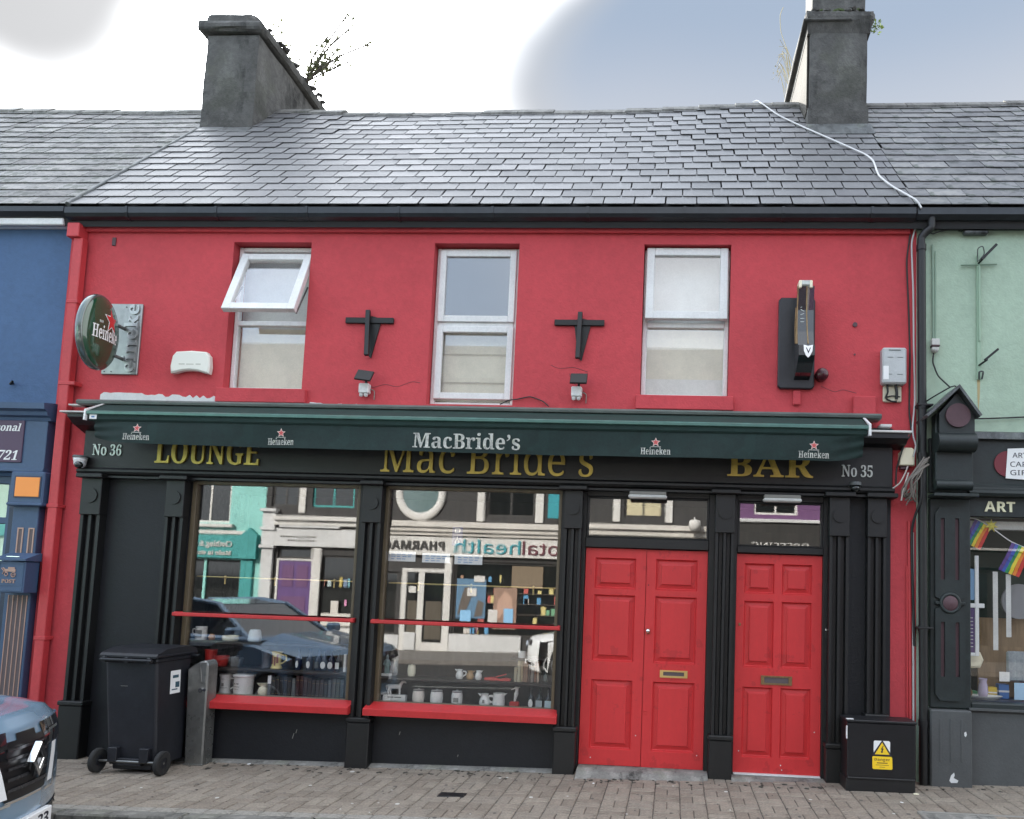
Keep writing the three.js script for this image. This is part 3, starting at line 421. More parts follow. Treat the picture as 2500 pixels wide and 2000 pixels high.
  const upper = (w, ym, ang, sx0, sx1, ysh, ysl) => {
    const [x0, x1, y0, y1] = w, f = mk('window', [...rect(x0 + 0.004, x1 - 0.003, y0, y1 - 0.012, 0.042, -0.16, -0.10), cb(x0 + 0.045, x1 - 0.045, ym - 0.025, ym + 0.022, -0.16, -0.095, 0.005)], m.white, pub);
    mk('pane', bx(x0 + 0.04, x1 - 0.04, y0 + 0.04, ym - 0.02, -0.135, -0.129), m.glassUp, f);
    if (ang !== null) { mk('sash', turnSash(rect(sx0, sx1, ysl, ysh, 0.075, -0.105, -0.045), ang, ysh, -0.06), m.white, f); mk('pane', turnSash([bx(sx0 + 0.07, sx1 - 0.07, ysl + 0.07, ysh - 0.07, -0.078, -0.072)], ang, ysh, -0.06), m.glassUp, f); if (ang > 0.2) mk('stay', [rod([x1 - 0.06, 4.45, -0.1], [x1 - 0.055, 4.12, 0.1], 0.008), rod([x0 + 0.06, 4.45, -0.1], [x0 + 0.055, 4.2, 0.08], 0.008)], m.steel, f); }
    return f;
  };
  upper(W1, 4.085, 0.42, -4.312, -3.602, 4.765, 4.045); upper(W3, 4.11, 0.05, -0.332, 0.436, 4.845, 4.145);
  { const f = upper(W2, 4.095, null); mk('casement', rect(-2.337, -1.587, 4.115, 4.825, 0.062, -0.12, -0.07), m.white, f); mk('pane', bx(-2.28, -1.64, 4.17, 4.77, -0.10, -0.094), m.glassUp, f); mk('casement', rect(-2.337, -1.587, 3.36, 4.075, 0.062, -0.119, -0.075), m.white, f); }
  mk('window_sill', [cb(-4.42, -3.535, 3.265, 3.402, -0.05, 0.05, 0.006)], m.redWall, pub); mk('window_sill', [cb(-0.39, 0.505, 3.27, 3.402, -0.05, 0.05, 0.006)], m.redWall, pub);
  const fold = (x0, x1, ys, mat, z) => mk('blind', ys.slice(1).map((y, i) => prof([[z, ys[i]], [z + 0.012, ys[i]], [z + 0.03, y + (ys[i] - y) * 0.15], [z + 0.026, y], [z, y]].reverse(), x0, x1)), mat, pub);
  mk('blind', [bx(-4.37, -3.60, 3.41, 4.06, -0.215, -0.205)], m.blind, pub); mk('blind', [bx(-4.37, -3.60, 4.06, 4.84, -0.24, -0.23)], m.blindPale, pub);
  fold(-2.365, -1.56, [4.075, 3.84, 3.83, 3.56, 3.55, 3.31], m.blind, -0.24);
  mk('blind', [bx(-0.35, 0.45, 3.60, 4.09, -0.21, -0.20)], m.blind, pub); mk('blind', [bx(-0.35, 0.45, 4.05, 4.85, -0.26, -0.25)], m.blindPale, pub); mk('blind', [bx(-0.35, 0.45, 3.41, 3.61, -0.19, -0.18)], m.blindPale, pub);
  // peeling flashing above the awning
  const jag = (x0, x1, y0, y1) => { const p = [[x0, y0], [x1, y0 - 0.01]]; const n = Math.round((x1 - x0) / 0.035); for (let i = n; i >= 0; i--) p.push([mix(x0, x1, i / n), mix(y1, y1 - 0.02, i / n) - (R() < 0.35 ? rr(0.01, 0.035) : rr(0, 0.006))]); return ext(p, 0.001, 0.012); };
  each('flashing', [jag(-5.60, -4.42, 3.27, 3.35), jag(-4.42, -3.52, 3.255, 3.272), jag(-3.5, -2.42, 3.24, 3.283), jag(-1.53, -0.42, 3.225, 3.275), jag(-0.4, 0.5, 3.22, 3.245), jag(0.55, 1.55, 3.215, 3.272)], m.peel, pub);
  each('hairline_crack', [[[-3.0, 3.5], [-2.9, 3.44], [-2.78, 3.47], [-2.66, 3.45], [-2.52, 3.50], [-2.44, 3.49]], [[-0.86, 3.40], [-0.9, 3.46], [-0.99, 3.52], [-1.02, 3.60]], [[1.3, 3.52], [1.42, 3.47], [1.5, 3.49], [1.62, 3.46]], [[-0.85, 3.62], [-0.98, 3.66], [-1.12, 3.65], [-1.2, 3.68]]].map((l) => tube(l.map(([x, y]) => [x, y, 0.0005]), 0.0022, 4, 24)), m.maroon, pub);
  mk('patch', [cb(1.583, 1.786, 3.25, 3.425, 0.001, 0.05, 0.008)], m.redWall, pub); mk('wall_vent', [cb(-5.627, -5.588, 4.82, 4.904, 0.001, 0.012)], m.maroon, pub);
  mk('wall_hole', [disc(1.60, 4.10, 0.001, 0.012, 0.022, 9), disc(1.60, 3.82, 0.001, 0.008, 0.009, 8)], m.maroon, pub);
  mk('filler_patch', [cb(1.045, 1.115, 3.335, 3.47, 0.001, 0.035, 0.01)], m.redWall, pub);
  // gutter and eave
  mk('gutter', [prof([[0.045, 5.145], [0.045, 5.08], [0.07, 5.045], [0.11, 5.032], [0.15, 5.05], [0.17, 5.08], [0.17, 5.14], [0.16, 5.14], [0.16, 5.083], [0.14, 5.058], [0.11, 5.045], [0.08, 5.055], [0.055, 5.083], [0.055, 5.145]], -6.02, 2.10)], m.gutter, pub);
  each('gutter_bracket', [-5.4, -4.5, -3.6, -2.7, -1.8, -0.9, 0, 0.9, 1.7].map((x) => prof([[0.04, 5.07], [0.07, 5.038], [0.11, 5.026], [0.155, 5.044], [0.176, 5.08], [0.176, 5.144], [0.168, 5.144], [0.168, 5.082], [0.11, 5.034], [0.05, 5.08]], x, x + 0.025)), m.gutter, pub);
  mk('eave_board', [cb(-6.02, 2.10, 5.012, 5.11, 0.001, 0.044)], m.gutter, pub);
  // roof
  const roof = mk('roof', [prof(deckP, -6.05, 2.12)], m.deck, pub), po = org.get(pub);
  slateRoof(roof, po, -6.0, 2.1, 17, 0.29, slates, (x, i) => i < 10, pubSag, 0.004);
  const cem = M([0.24, 0.235, 0.225], 0.85, { map: re(T_conc, 0.9), bump: T_bump, bs: 0.004 });
  ridge(roof, -5.36, 1.44, cem, pubSag);
  const vg = (x, w) => { const a = EAVE.clone().addScaledVector(RN, 0.02), b = EAVE.clone().addScaledVector(RU, 2.72).addScaledVector(RN, 0.015); return rod([x, a.y, a.z], [x, b.y, b.z], w, w * 0.9, 7); };
  mk('verge', [vg(-6.015, 0.026)], m.lead, roof);
  // chimneys
  const ragged = (x0, x1, y, z0, z1, n, s) => Array.from({ length: n }, () => { const w = rr(s * 0.5, s), x = rr(x0, x1), z = rr(z0, z1); return new THREE.DodecahedronGeometry(w, 0).scale(1, 0.55, 1.1).rotateY(R() * 3).translate(x, y + rr(-0.02, 0.03), z); });
  const chL = mk('chimney', [roughBox(-6.035, -5.345, 6.4, 8.36, -3.5, -1.78, 0.02, 0.07, 5)], m.conc, pub);
  mk('cap', [roughBox(-6.125, -5.275, 8.375, 8.515, -3.57, -1.71, 0.035, 0.05, 8), ...ragged(-5.36, -5.25, 8.505, -3.5, -1.85, 26, 0.05)], m.conc, chL);
  mk('upper_stack', [roughBox(-6.06, -5.46, 8.49, 8.655, -3.4, -1.77, 0.045, 0.05, 12), roughBox(-5.70, -5.40, 8.45, 8.60, -3.3, -1.79, 0.05, 0.05, 13)], m.conc, chL);
  mk('chimney_pot', [lathe([[0, 0.16], [0.07, 0.155], [0.125, 0.12], [0.15, 0.05], [0.155, -0.05], [0.16, -0.1]], -5.545, 8.535, -1.93, 16)], m.conc, chL);
  mk('flashing', [prof([[-1.78, 7.02], [-1.75, 7.12], [-1.72, 7.10], [-1.62, 6.98], [-1.66, 6.96]], -6.04, -5.33)], m.lead, chL);
  const chR = mk('chimney', [roughBox(1.43, 2.10, 7.2, 8.33, -3.4, -1.70, 0.012, 0.07, 15), roughBox(1.41, 2.115, 6.4, 7.28, -3.4, -1.685, 0.016, 0.07, 16)], m.conc, pub);
  mk('dimmed_sun_side', [cb(1.405, 1.425, 7.26, 8.25, -3.35, -1.74, 0.003)], m.concSunDimmed, chR);  // thin slab on the sunlit chimney side, colour toned down against the glare
  mk('cap', [roughBox(1.355, 2.165, 8.315, 8.455, -3.5, -1.62, 0.04, 0.05, 21), cb(1.34, 1.9, 8.305, 8.33, -3.52, -1.605, 0.01), ...ragged(1.45, 2.14, 8.44, -1.74, -1.63, 14, 0.055), ...ragged(2.10, 2.16, 8.40, -3.3, -1.7, 10, 0.05), prof([[-1.70, 8.20], [-1.63, 8.325], [-3.45, 8.325], [-3.40, 8.20]].reverse(), 1.40, 2.13)], m.conc, chR);
  mk('upper_stack', [roughBox(1.455, 2.085, 8.44, 9.5, -2.3, -1.72, 0.02, 0.07, 25)], m.conc, chR);
  mk('flashing', [prof([[-1.72, 6.93], [-1.68, 7.06], [-1.66, 7.06], [-1.44, 6.81], [-1.46, 6.78]], 1.40, 2.13)], m.lead, chR);
}

// ---------------------------------------------------------------- the blue house on the left
const blue = thing('blue_house', 'blue painted terraced house with shopfront and slate roof, left of the red pub', 'house', [-9, -0.15, 0]);
{
  mk('wall', [ext([[-14, -0.5], [-6.058, -0.5], [-6.058, 5.07], [-14, 5.07]], -0.32, -0.002, [rc(-13.2, -6.42, 0.75, 2.5), rc(-9.2, -8.3, 3.45, 4.85), rc(-12.2, -11.3, 3.45, 4.85)])], m.blueWall, blue);
  mk('side_wall', [bx(-14, -13.7, -0.5, 5.1, -5, -0.33), bx(-14, -6.06, -0.5, 5.0, -5.1, -4.8), bx(-13.7, -6.06, 2.7, 2.9, -4.8, -0.33), bx(-13.7, -6.06, -0.3, 0.0, -4.8, -0.33)], m.blueWall, blue);
  mk('soffit', [cb(-14, -6.07, 4.985, 5.056, 0.0, 0.115, 0.008)], m.white, blue);
  mk('gutter', [prof([[0.045, 5.14], [0.045, 5.10], [0.08, 5.06], [0.13, 5.06], [0.17, 5.095], [0.17, 5.145], [0.16, 5.145], [0.155, 5.10], [0.12, 5.072], [0.055, 5.105], [0.055, 5.14]], -14, -6.03)], m.gutter, blue);
  const roof = mk('roof', [prof(deckP, -14, -6.05)], m.deck, blue), bo = org.get(blue);
  const sagB = (x, s) => 0.02 * Math.sin(x * 1.3 + 1) * s / 3.6;
  slateRoof(roof, bo, -14, -6.03, 17, 0.33, slatesOld, (x, i) => x > -7.0 - 2.6 * i / 16, sagB, 0.014, 0.005);
  ridge(roof, -14, -6.2, M([0.30, 0.295, 0.28], 0.85, { map: re(T_conc, 0.9) }), sagB);
  mk('cornice', [prof([[0.0, 3.03], [0.105, 3.03], [0.115, 3.06], [0.15, 3.075], [0.16, 3.11], [0.20, 3.13], [0.205, 3.185], [0.12, 3.20], [0.0, 3.215]], -14, -6.0)], m.bluePaint, blue);
  mk('fascia', [cb(-14, -6.03, 2.56, 3.03, 0.0, 0.10), cb(-14, -6.02, 2.535, 2.565, 0.0, 0.12)], m.bluePaint, blue);
  const sg = mk('sign_board', [cb(-7.6, -6.258, 2.622, 3.03, 0.1, 0.112)], m.purpleSign, blue);
  mk('sign_letters', [text('asonal', SB, -6.60, -6.295, 2.925, 0.07, 0.1125, 0.115), text('7721', SB, -6.575, -6.30, 2.645, 0.093, 0.1125, 0.115)].map((g) => { const p = g.attributes.position; for (let i = 0; i < p.count; i++) p.setX(i, p.getX(i) + (p.getY(i) > 2.85 ? p.getY(i) - 2.93 : p.getY(i) - 2.65) * 0.22); return g; }), m.paper, sg);
  mk('backing', [bx(-6.42, -6.06, -0.5, 2.54, -0.001, 0.004)], m.blueDark, blue);
  const pl = mk('pilaster', [cb(-6.315, -6.055, -0.3, 2.23, 0.004, 0.08, 0.006)], m.bluePaint, blue);
  each('flute', [-6.245, -6.135].map((x) => ext(rc(x, x + 0.06, 1.735, 2.0), 0.0805, 0.086, [rc(x + 0.012, x + 0.048, 1.70, 1.988)].map((h) => h.map(([a, b]) => [a, Math.max(b, 1.74)])))), m.copper, pl);
  each('flute_groove', [-6.245, -6.135].map((x) => bx(x + 0.012, x + 0.048, 1.735, 1.988, 0.0802, 0.0815)), m.copperDark, pl);
  each('lower_flute', [0, 1, 2, 3, 4].map((k) => cb(-6.272 + k * 0.046, -6.262 + k * 0.046, 0.10, 1.36, 0.0805, 0.087, 0.003)), m.copper, pl);
  mk('lower_groove', [bx(-6.275, -6.08, 0.10, 1.36, 0.0802, 0.082)], m.copperDark, pl);
  const bl = mk('block', [cb(-6.325, -5.985, 2.225, 2.535, 0.004, 0.135, 0.012), cb(-6.335, -5.975, 2.205, 2.235, 0.004, 0.15, 0.008)], m.bluePaint, pl);
  mk('orange_panel', [cb(-6.262, -6.02, 2.292, 2.478, 0.135, 0.146, 0.004)], m.orange, pl); mk('panel_rim', [ext(rc(-6.275, -6.008, 2.279, 2.491), 0.135, 0.140, [rc(-6.262, -6.02, 2.292, 2.478)])], m.blueDark, pl);
  const wd = mk('shop_window', [cb(-13.2, -6.42, 2.04, 2.10, -0.12, -0.02), cb(-13.2, -6.42, 2.43, 2.5, -0.12, -0.021), cb(-6.47, -6.42, 0.75, 2.5, -0.12, -0.018), cb(-13.2, -6.42, 0.75, 0.84, -0.12, -0.019), cb(-9.8, -9.7, 0.75, 2.5, -0.12, -0.019)], m.bluePaint, blue);
  mk('pane', [bx(-13.2, -6.45, 0.8, 2.46, -0.075, -0.069)], m.glass, wd);
  mk('reflection_sheet', [bx(-13.2, -6.4, 0.75, 2.5, -0.30, -0.28)], M([0.22, 0.33, 0.30], 0.8), wd);  // sheet behind the pane, its green put in for a reflection in the glass
  for (const x0 of [-9.2, -12.2]) { const w = mk('window', [ext(rc(x0, x0 + 0.9, 3.45, 4.85), -0.14, -0.09, [rc(x0 + 0.07, x0 + 0.83, 3.52, 4.12), rc(x0 + 0.07, x0 + 0.83, 4.18, 4.78)])], m.white, blue); mk('pane', bx(x0 + 0.05, x0 + 0.85, 3.5, 4.8, -0.12, -0.114), m.glassUp, w); mk('blind', bx(x0, x0 + 0.9, 3.45, 4.85, -0.25, -0.24), m.blindPale, w); }
  mk('hook', [tube([[-6.52, 3.42, 0.0], [-6.50, 3.40, 0.05], [-6.47, 3.425, 0.06]], 0.012)], m.blackMetal, blue);
}
{ const t = thing('post_box', 'blue wall post box with raised coach emblem on the blue house pilaster', 'post box', [-6.12, 1.39, 0.08]);
  const b = mk('body', [cb(-6.262, -5.985, 1.385, 1.675, 0.088, 0.25, 0.006)], m.bluePaint, t);
  mk('lid', [prof([[0.085, 1.70], [0.085, 1.76], [0.12, 1.755], [0.275, 1.70], [0.275, 1.683], [0.085, 1.683]], -6.275, -5.97)], m.bluePaint, t);
  mk('slot', [cb(-6.19, -6.06, 1.716, 1.724, 0.235, 0.243, 0.002)], m.chrome, t);
  mk('front_panel', [cb(-6.245, -6.0, 1.40, 1.44, 0.25, 0.255, 0.003), ext(rc(-6.245, -6.0, 1.45, 1.66), 0.25, 0.254, [rc(-6.237, -6.008, 1.458, 1.652)])], m.bluePaint, t);
  const wheel = (x, y, r) => new THREE.TorusGeometry(r, 0.004, 5, 14).translate(x, y, 0.254);
  mk('emblem', [wheel(-6.165, 1.556, 0.016), wheel(-6.095, 1.552, 0.021), cb(-6.185, -6.075, 1.578, 1.604, 0.25, 0.258), cb(-6.15, -6.085, 1.604, 1.622, 0.25, 0.257), tube([[-6.20, 1.615, 0.254], [-6.18, 1.60, 0.256], [-6.17, 1.565, 0.254]], 0.005), tube([[-6.215, 1.61, 0.254], [-6.19, 1.585, 0.256], [-6.20, 1.555, 0.254]], 0.004), rod([-6.095, 1.535, 0.255], [-6.095, 1.57, 0.255], 0.002), rod([-6.11, 1.552, 0.255], [-6.08, 1.552, 0.255], 0.002)], m.copper, t);
  mk('lettering', [text('POST', SB, -6.205, -6.07, 1.475, 0.034, 0.25, 0.256)], m.copper, t);
}

// ---------------------------------------------------------------- the green house on the right
const green = thing('green_house', 'pale green house with dark green craft shop front, right of the red pub', 'house', [5, 0.0, 0]);
{
  mk('wall', [ext([[2.154, -0.4], [2.62, -0.4], [2.62, 0.05], [2.604, 0.05], [2.604, 2.38], [7.2, 2.38], [7.2, -0.4], [9, -0.4], [9, 5.07], [2.154, 5.07]], -0.32, -0.003, [rc(3.6, 4.45, 3.4, 4.86), rc(6.2, 7.05, 3.4, 4.86)])], m.greenWall, green);
  mk('side_wall', [bx(8.7, 9, -0.4, 5.1, -5, -0.33), bx(2.154, 9, -0.4, 5.0, -5.1, -4.8), bx(2.154, 8.7, 2.7, 2.9, -4.8, -0.33), bx(2.154, 8.7, -0.3, 0.05, -4.8, -0.33), bx(2.154, 8.7, 0.05, 2.7, -2.6, -2.5)], m.room, green);
  mk('eave_board', [cb(2.12, 9, 5.0, 5.12, 0.0, 0.05)], m.gutter, green);
  mk('gutter', [prof([[0.045, 5.12], [0.045, 5.08], [0.08, 5.04], [0.13, 5.04], [0.17, 5.075], [0.17, 5.138], [0.16, 5.138], [0.155, 5.08], [0.12, 5.052], [0.055, 5.085], [0.055, 5.12]], 2.115, 9)], m.gutter, green);
  const roof = mk('roof', [prof(deckP, 2.12, 9)], m.deck, green), go = org.get(green), sagG = (x, s) => 0.012 * Math.sin(x * 1.7) * s / 3.6;
  slateRoof(roof, go, 2.1, 9, 17, 0.345, slatesGrey, (x, i) => x < 3.1 + 1.2 * i / 16, sagG, 0.013, 0.005);
  ridge(roof, 2.12, 9, M([0.20, 0.195, 0.19], 0.85, { map: re(T_conc, 0.9) }), sagG, 0.6);
  mk('lead_flashing', [prof([[0.0, 3.13], [0.09, 3.105], [0.10, 3.045], [0.085, 3.04], [0.07, 3.08], [0.0, 3.10]], 2.58, 9)], m.lead, green);
  mk('fascia', [cb(2.25, 9, 2.56, 3.05, 0.0, 0.05)], m.greenDark, green);
  mk('moulding', [prof([[0.05, 2.53], [0.10, 2.535], [0.115, 2.56], [0.09, 2.585], [0.09, 2.60], [0.075, 2.615], [0.075, 2.63], [0.05, 2.65]], 2.58, 9)], m.greenDark, green);
  const con = mk('console', [cb(2.268, 2.59, 2.62, 3.25, 0.05, 0.17, 0.008), cb(2.235, 2.615, 2.505, 2.535, 0.05, 0.24, 0.006)], m.greenDark, green);
  each('scroll', [new THREE.CylinderGeometry(0.085, 0.085, 0.325, 20).rotateZ(Math.PI / 2).translate(2.428, 2.985, 0.20), new THREE.CylinderGeometry(0.045, 0.045, 0.31, 16).rotateZ(Math.PI / 2).translate(2.418, 2.612, 0.175)], m.greenDark, con);
  mk('gable_block', [ext([[2.278, 3.06], [2.578, 3.06], [2.578, 3.235], [2.428, 3.415], [2.278, 3.235]], 0.05, 0.24)], m.greenDark, con);
  mk('gable_cap', [ext([[2.145, 3.20], [2.16, 3.185], [2.426, 3.445], [2.60, 3.195], [2.618, 3.21], [2.428, 3.478]], 0.0, 0.31)], m.lead, con);
  mk('roundel', [disc(2.432, 3.215, 0.24, 0.262, 0.105, 28)], m.maroon, con);
  const pl = mk('pilaster', [cb(2.252, 2.60, 0.68, 2.505, 0.004, 0.065, 0.006), ext([[2.29, 0.80], [2.33, 0.745], [2.50, 0.745], [2.545, 0.80], [2.545, 1.53], [2.49, 1.56], [2.49, 1.61], [2.545, 1.64], [2.545, 2.37], [2.50, 2.43], [2.33, 2.43], [2.29, 2.37], [2.29, 1.64], [2.345, 1.61], [2.345, 1.56], [2.29, 1.53]], 0.065, 0.09, [rc(2.338, 2.372, 0.95, 1.42), rc(2.462, 2.496, 0.95, 1.42), rc(2.338, 2.372, 1.79, 2.33), rc(2.462, 2.496, 1.79, 2.33)])], m.greenDark, green);
  each('flute_paint', [bx(2.335, 2.375, 0.94, 1.43, 0.064, 0.068), bx(2.46, 2.50, 0.94, 1.43, 0.064, 0.068), bx(2.335, 2.375, 1.78, 2.34, 0.064, 0.068), bx(2.46, 2.50, 1.78, 2.34, 0.064, 0.068)], m.maroon, pl);
  mk('boss_ring', [new THREE.TorusGeometry(0.078, 0.016, 8, 26).translate(2.417, 1.585, 0.09), cb(2.29, 2.545, 1.572, 1.598, 0.075, 0.098)], m.greenDark, pl); mk('boss', [lathe([[0, 0.02], [0.04, 0.016], [0.066, 0]], 0, 0, 0, 22).rotateX(Math.PI / 2).translate(2.417, 1.585, 0.098)], m.maroon, pl);
  mk('plinth', [cb(2.232, 2.578, -0.3, 0.672, 0.004, 0.15, 0.01), ...[2.31, 2.40, 2.49].map((x) => cb(x - 0.008, x + 0.008, 0.24, 0.60, 0.149, 0.154, 0.002))], m.greyBase, pl);
  each('paint_chips', [ext([[2.385, 0.085], [2.40, 0.13], [2.425, 0.155], [2.43, 0.13], [2.42, 0.11], [2.46, 0.09], [2.45, 0.07], [2.40, 0.068]], 0.1502, 0.1512), ext([[2.51, 0.49], [2.525, 0.50], [2.532, 0.475], [2.522, 0.455], [2.512, 0.465]], 0.1502, 0.1512)], m.peel, pl);
  mk('stall_riser', [cb(2.58, 7.2, -0.3, 0.66, -0.1, 0.05, 0.01), prof([[-0.1, 0.66], [0.05, 0.655], [0.085, 0.672], [0.085, 0.69], [-0.1, 0.70]], 2.58, 7.2)], m.greyBase, green);
  const wd = mk('shop_window', [cb(2.604, 7.2, 2.36, 2.535, -0.06, 0.02), cb(2.604, 7.2, 0.67, 0.735, -0.08, 0.06, 0.01), cb(2.604, 2.62, 0.735, 2.36, -0.06, 0.01), cb(4.9, 4.96, 0.735, 2.36, -0.06, 0.01)], m.greenDark, green);
  mk('pane', [bx(2.61, 7.2, 0.72, 2.37, -0.03, -0.024)], m.glassClear, wd);
  mk('display_floor', [bx(2.604, 7.2, 0.70, 0.735, -0.9, -0.06)], m.blueDark, wd); mk('display_curtain', [ext(Array.from({ length: 41 }, (_, i) => [2.604 + i * 0.05, 0.02 * Math.sin(i * 1.9)]).concat([[4.6, -0.06], [2.604, -0.06]]), 0, 1.63).rotateX(-Math.PI / 2).translate(0, 0.735, -0.62)], M([0.006, 0.022, 0.015], 0.9), wd);
  mk('strip_light_shelf', [cb(2.62, 4.8, 2.26, 2.335, -0.2, -0.12)], m.whiteOld, wd);
  mk('sign_letters', [text('ART', HB, 2.738, 3.0, 2.405, 0.09, 0.02, 0.03)], M([0.75, 0.72, 0.5], 0.5), wd);
  for (const x0 of [3.6, 6.2]) { const w = mk('window', [ext(rc(x0, x0 + 0.85, 3.4, 4.86), -0.14, -0.09, [rc(x0 + 0.07, x0 + 0.78, 3.47, 4.08), rc(x0 + 0.07, x0 + 0.78, 4.14, 4.79)])], m.white, green); mk('pane', bx(x0 + 0.05, x0 + 0.8, 3.45, 4.81, -0.12, -0.114), m.glassUp, w); mk('blind', bx(x0, x0 + 0.85, 3.4, 4.86, -0.25, -0.24), m.blindPale, w); }
  mk('fascia_disc', [disc(2.925, 2.83, 0.05, 0.062, 0.115, 26)], M([0.16, 0.02, 0.03], 0.6), green);
}
{ const t = thing('paper_notice', 'white hand lettered paper notice taped on the dark green fascia', 'notice', [3.15, 2.70, 0.07]);
  const w = [[2.925, 2.965], [3.1, 2.975], [3.4, 2.97], [3.4, 2.68], [3.1, 2.69], [2.905, 2.70]]; mk('sheet', [ext(w, 0.0635, 0.067)], m.paper, t);
  mk('lettering', [text('ART', HR, 2.965, 3.09, 2.885, 0.045, 0.0672, 0.0685), text('CARDS', HR, 2.945, 3.19, 2.805, 0.045, 0.0672, 0.0685), text('GIFTS', HR, 2.945, 3.17, 2.73, 0.045, 0.0672, 0.0685)], m.ink, t);
}
{ const t = thing('wall_bracket', 'rusty empty sign bracket with cross bar on the green wall', 'bracket', [2.7, 3.58, 0]);
  mk('post', [cb(2.685, 2.72, 3.60, 4.76, 0.0, 0.02), cb(2.695, 2.712, 3.95, 4.66, 0.02, 0.035)], M([0.30, 0.42, 0.31], 0.7), t);
  mk('cross_bar', [rod([2.545, 4.665, 0.02], [2.862, 4.675, 0.02], 0.008)], M([0.22, 0.31, 0.23], 0.7), t);
  mk('arm', [cb(-0.012, 0.012, -0.10, 0.10, -0.012, 0.012).rotateZ(-0.75).translate(2.755, 4.745, 0.12), rod([2.70, 4.68, 0.02], [2.72, 4.70, 0.13], 0.009)], m.blackMetal, t);
  mk('arm', [cb(-0.01, 0.01, -0.08, 0.08, -0.012, 0.012).rotateZ(-0.85).translate(2.77, 3.80, 0.12), rod([2.70, 3.73, 0.02], [2.73, 3.75, 0.13], 0.009)], m.blackMetal, t);
  each('scroll_iron', [tube([[2.69, 4.69, 0.03], [2.68, 4.80, 0.06], [2.72, 4.82, 0.07], [2.74, 4.76, 0.05], [2.70, 4.70, 0.03]], 0.005), tube([[2.70, 3.60, 0.02], [2.69, 3.66, 0.05], [2.72, 3.66, 0.06], [2.72, 3.60, 0.03]], 0.008)], m.lead, t);
  mk('rust_stain', [ext([[2.693, 3.42], [2.70, 3.3], [2.712, 3.44], [2.716, 3.6], [2.69, 3.6]], -0.0025, -0.0015)], M([0.42, 0.34, 0.18], 0.9), t);
}
{ const t = thing('alarm_sensor', 'small white sensor with grey conduit on the green wall beside the black downpipe', 'sensor', [2.31, 3.85, 0]);
  mk('body', [cb(2.275, 2.345, 3.905, 3.965, 0.0, 0.05), cb(2.28, 2.34, 3.86, 3.89, 0.0, 0.045), lathe([[0, -0.03], [0.028, -0.02], [0.03, 0]], 2.308, 3.865, 0.03, 12)], m.whiteOld, t); mk('band', [cb(2.272, 2.348, 3.892, 3.907, 0.0, 0.053)], m.maroon, t);
  mk('conduit', [rod([2.30, 3.965, 0.012], [2.293, 4.86, 0.012], 0.009), rod([2.318, 3.965, 0.012], [2.318, 4.8, 0.012], 0.006)], M([0.24, 0.34, 0.26], 0.7), t);
}
solo('wall_cable', 'thin dark cable looping from the sensor to the gabled console and along the green wall', 'cable', [tube([[2.30, 3.84, 0.02], [2.29, 3.75, 0.03], [2.33, 3.62, 0.05], [2.42, 3.50, 0.1]], 0.007), tube([[2.16, 3.33, 0.02], [2.22, 3.38, 0.05], [2.30, 3.43, 0.12], [2.42, 3.49, 0.2], [2.50, 3.40, 0.2], [2.60, 3.25, 0.06], [2.72, 3.24, 0.03], [3.2, 3.27, 0.02]], 0.007), tube([[2.22, 5.0, 0.05], [2.26, 4.94, 0.05], [2.45, 4.985, 0.06], [3.2, 5.0, 0.05]], 0.006)], m.cableBlack);
{ const t = thing('floodlight_bar', 'grey strip fitting under the eaves of the green house', 'light fitting', [2.67, 4.94, 0]); mk('body', [cb(2.56, 2.78, 4.945, 4.985, 0.001, 0.06, 0.012)], m.lead, t); mk('bracket', [cb(2.52, 2.56, 4.98, 5.03, 0.02, 0.06)], m.blackMetal, t); }

// things seen through the green shop window
function flag(name, label, x, y, ax, ay, dx, dy, z) {
  const t = thing(name, label, 'flag', [x, y + dy, z], 'rainbow flags strung in the craft shop window');
  const C = [[0.10, 0.05, 0.24], [0.05, 0.10, 0.42], [0.03, 0.26, 0.10], [0.75, 0.62, 0.05], [0.75, 0.22, 0.03], [0.55, 0.035, 0.03]];
  C.forEach((c, k) => { const a = k / 6, b = (k + 1) / 6, w = (s, q) => [x + ax * s + dx * q, y + ay * s + dy * q]; const N = 5, g = []; for (let i = 0; i < N; i++) { const q0 = i / N, q1 = (i + 1) / N, zz = (q) => z + 0.012 * Math.sin(q * 4 + a * 5); g.push(ext([w(a, q0), w(b, q0), w(b, q1), w(a, q1)].reverse(), 0, 0.0015).translate(0, 0, zz((q0 + q1) / 2))); } mk('stripe', g, M(c, 0.85), t); });
}
flag('rainbow_flag', 'rainbow flag of the bunting nearest the dark green pilaster', 2.70, 2.345, 0.145, -0.075, -0.105, -0.20, -0.10);
flag('rainbow_flag', 'rainbow flag of the bunting farther from the green pilaster, at the photo edge', 3.02, 2.145, 0.17, -0.065, -0.115, -0.245, -0.10);
solo('bunting_string', 'white string that carries the rainbow flags in the craft shop window', 'string', tube([[2.62, 2.36, -0.1], [2.72, 2.345, -0.1], [2.85, 2.27, -0.1], [3.02, 2.15, -0.1], [3.25, 2.07, -0.1], [3.6, 2.12, -0.1]], 0.005), m.paper);
solo('paper_flower', 'yellow paper flower at the top of the craft shop window', 'paper flower', Array.from({ length: 7 }, (_, i) => new THREE.ConeGeometry(0.022, 0.07, 5).translate(0, 0.03, 0).rotateZ(i * 0.9).translate(2.84, 2.29, -0.09)), M([0.75, 0.66, 0.12], 0.7));
for (const [x, y0, y1, z, l] of [[2.89, 1.18, 1.88, -0.14, 'longer white hanging strip in the craft shop window below the second flag'], [3.0, 1.30, 1.86, -0.13, 'shorter white hanging strip in the craft shop window near the photo edge']]) solo('paper_strip', l, 'paper strip', [cb(x - 0.022, x + 0.022, y0, y1, z, z + 0.004)], m.whiteOld, 'white paper strips hung in the craft shop window');
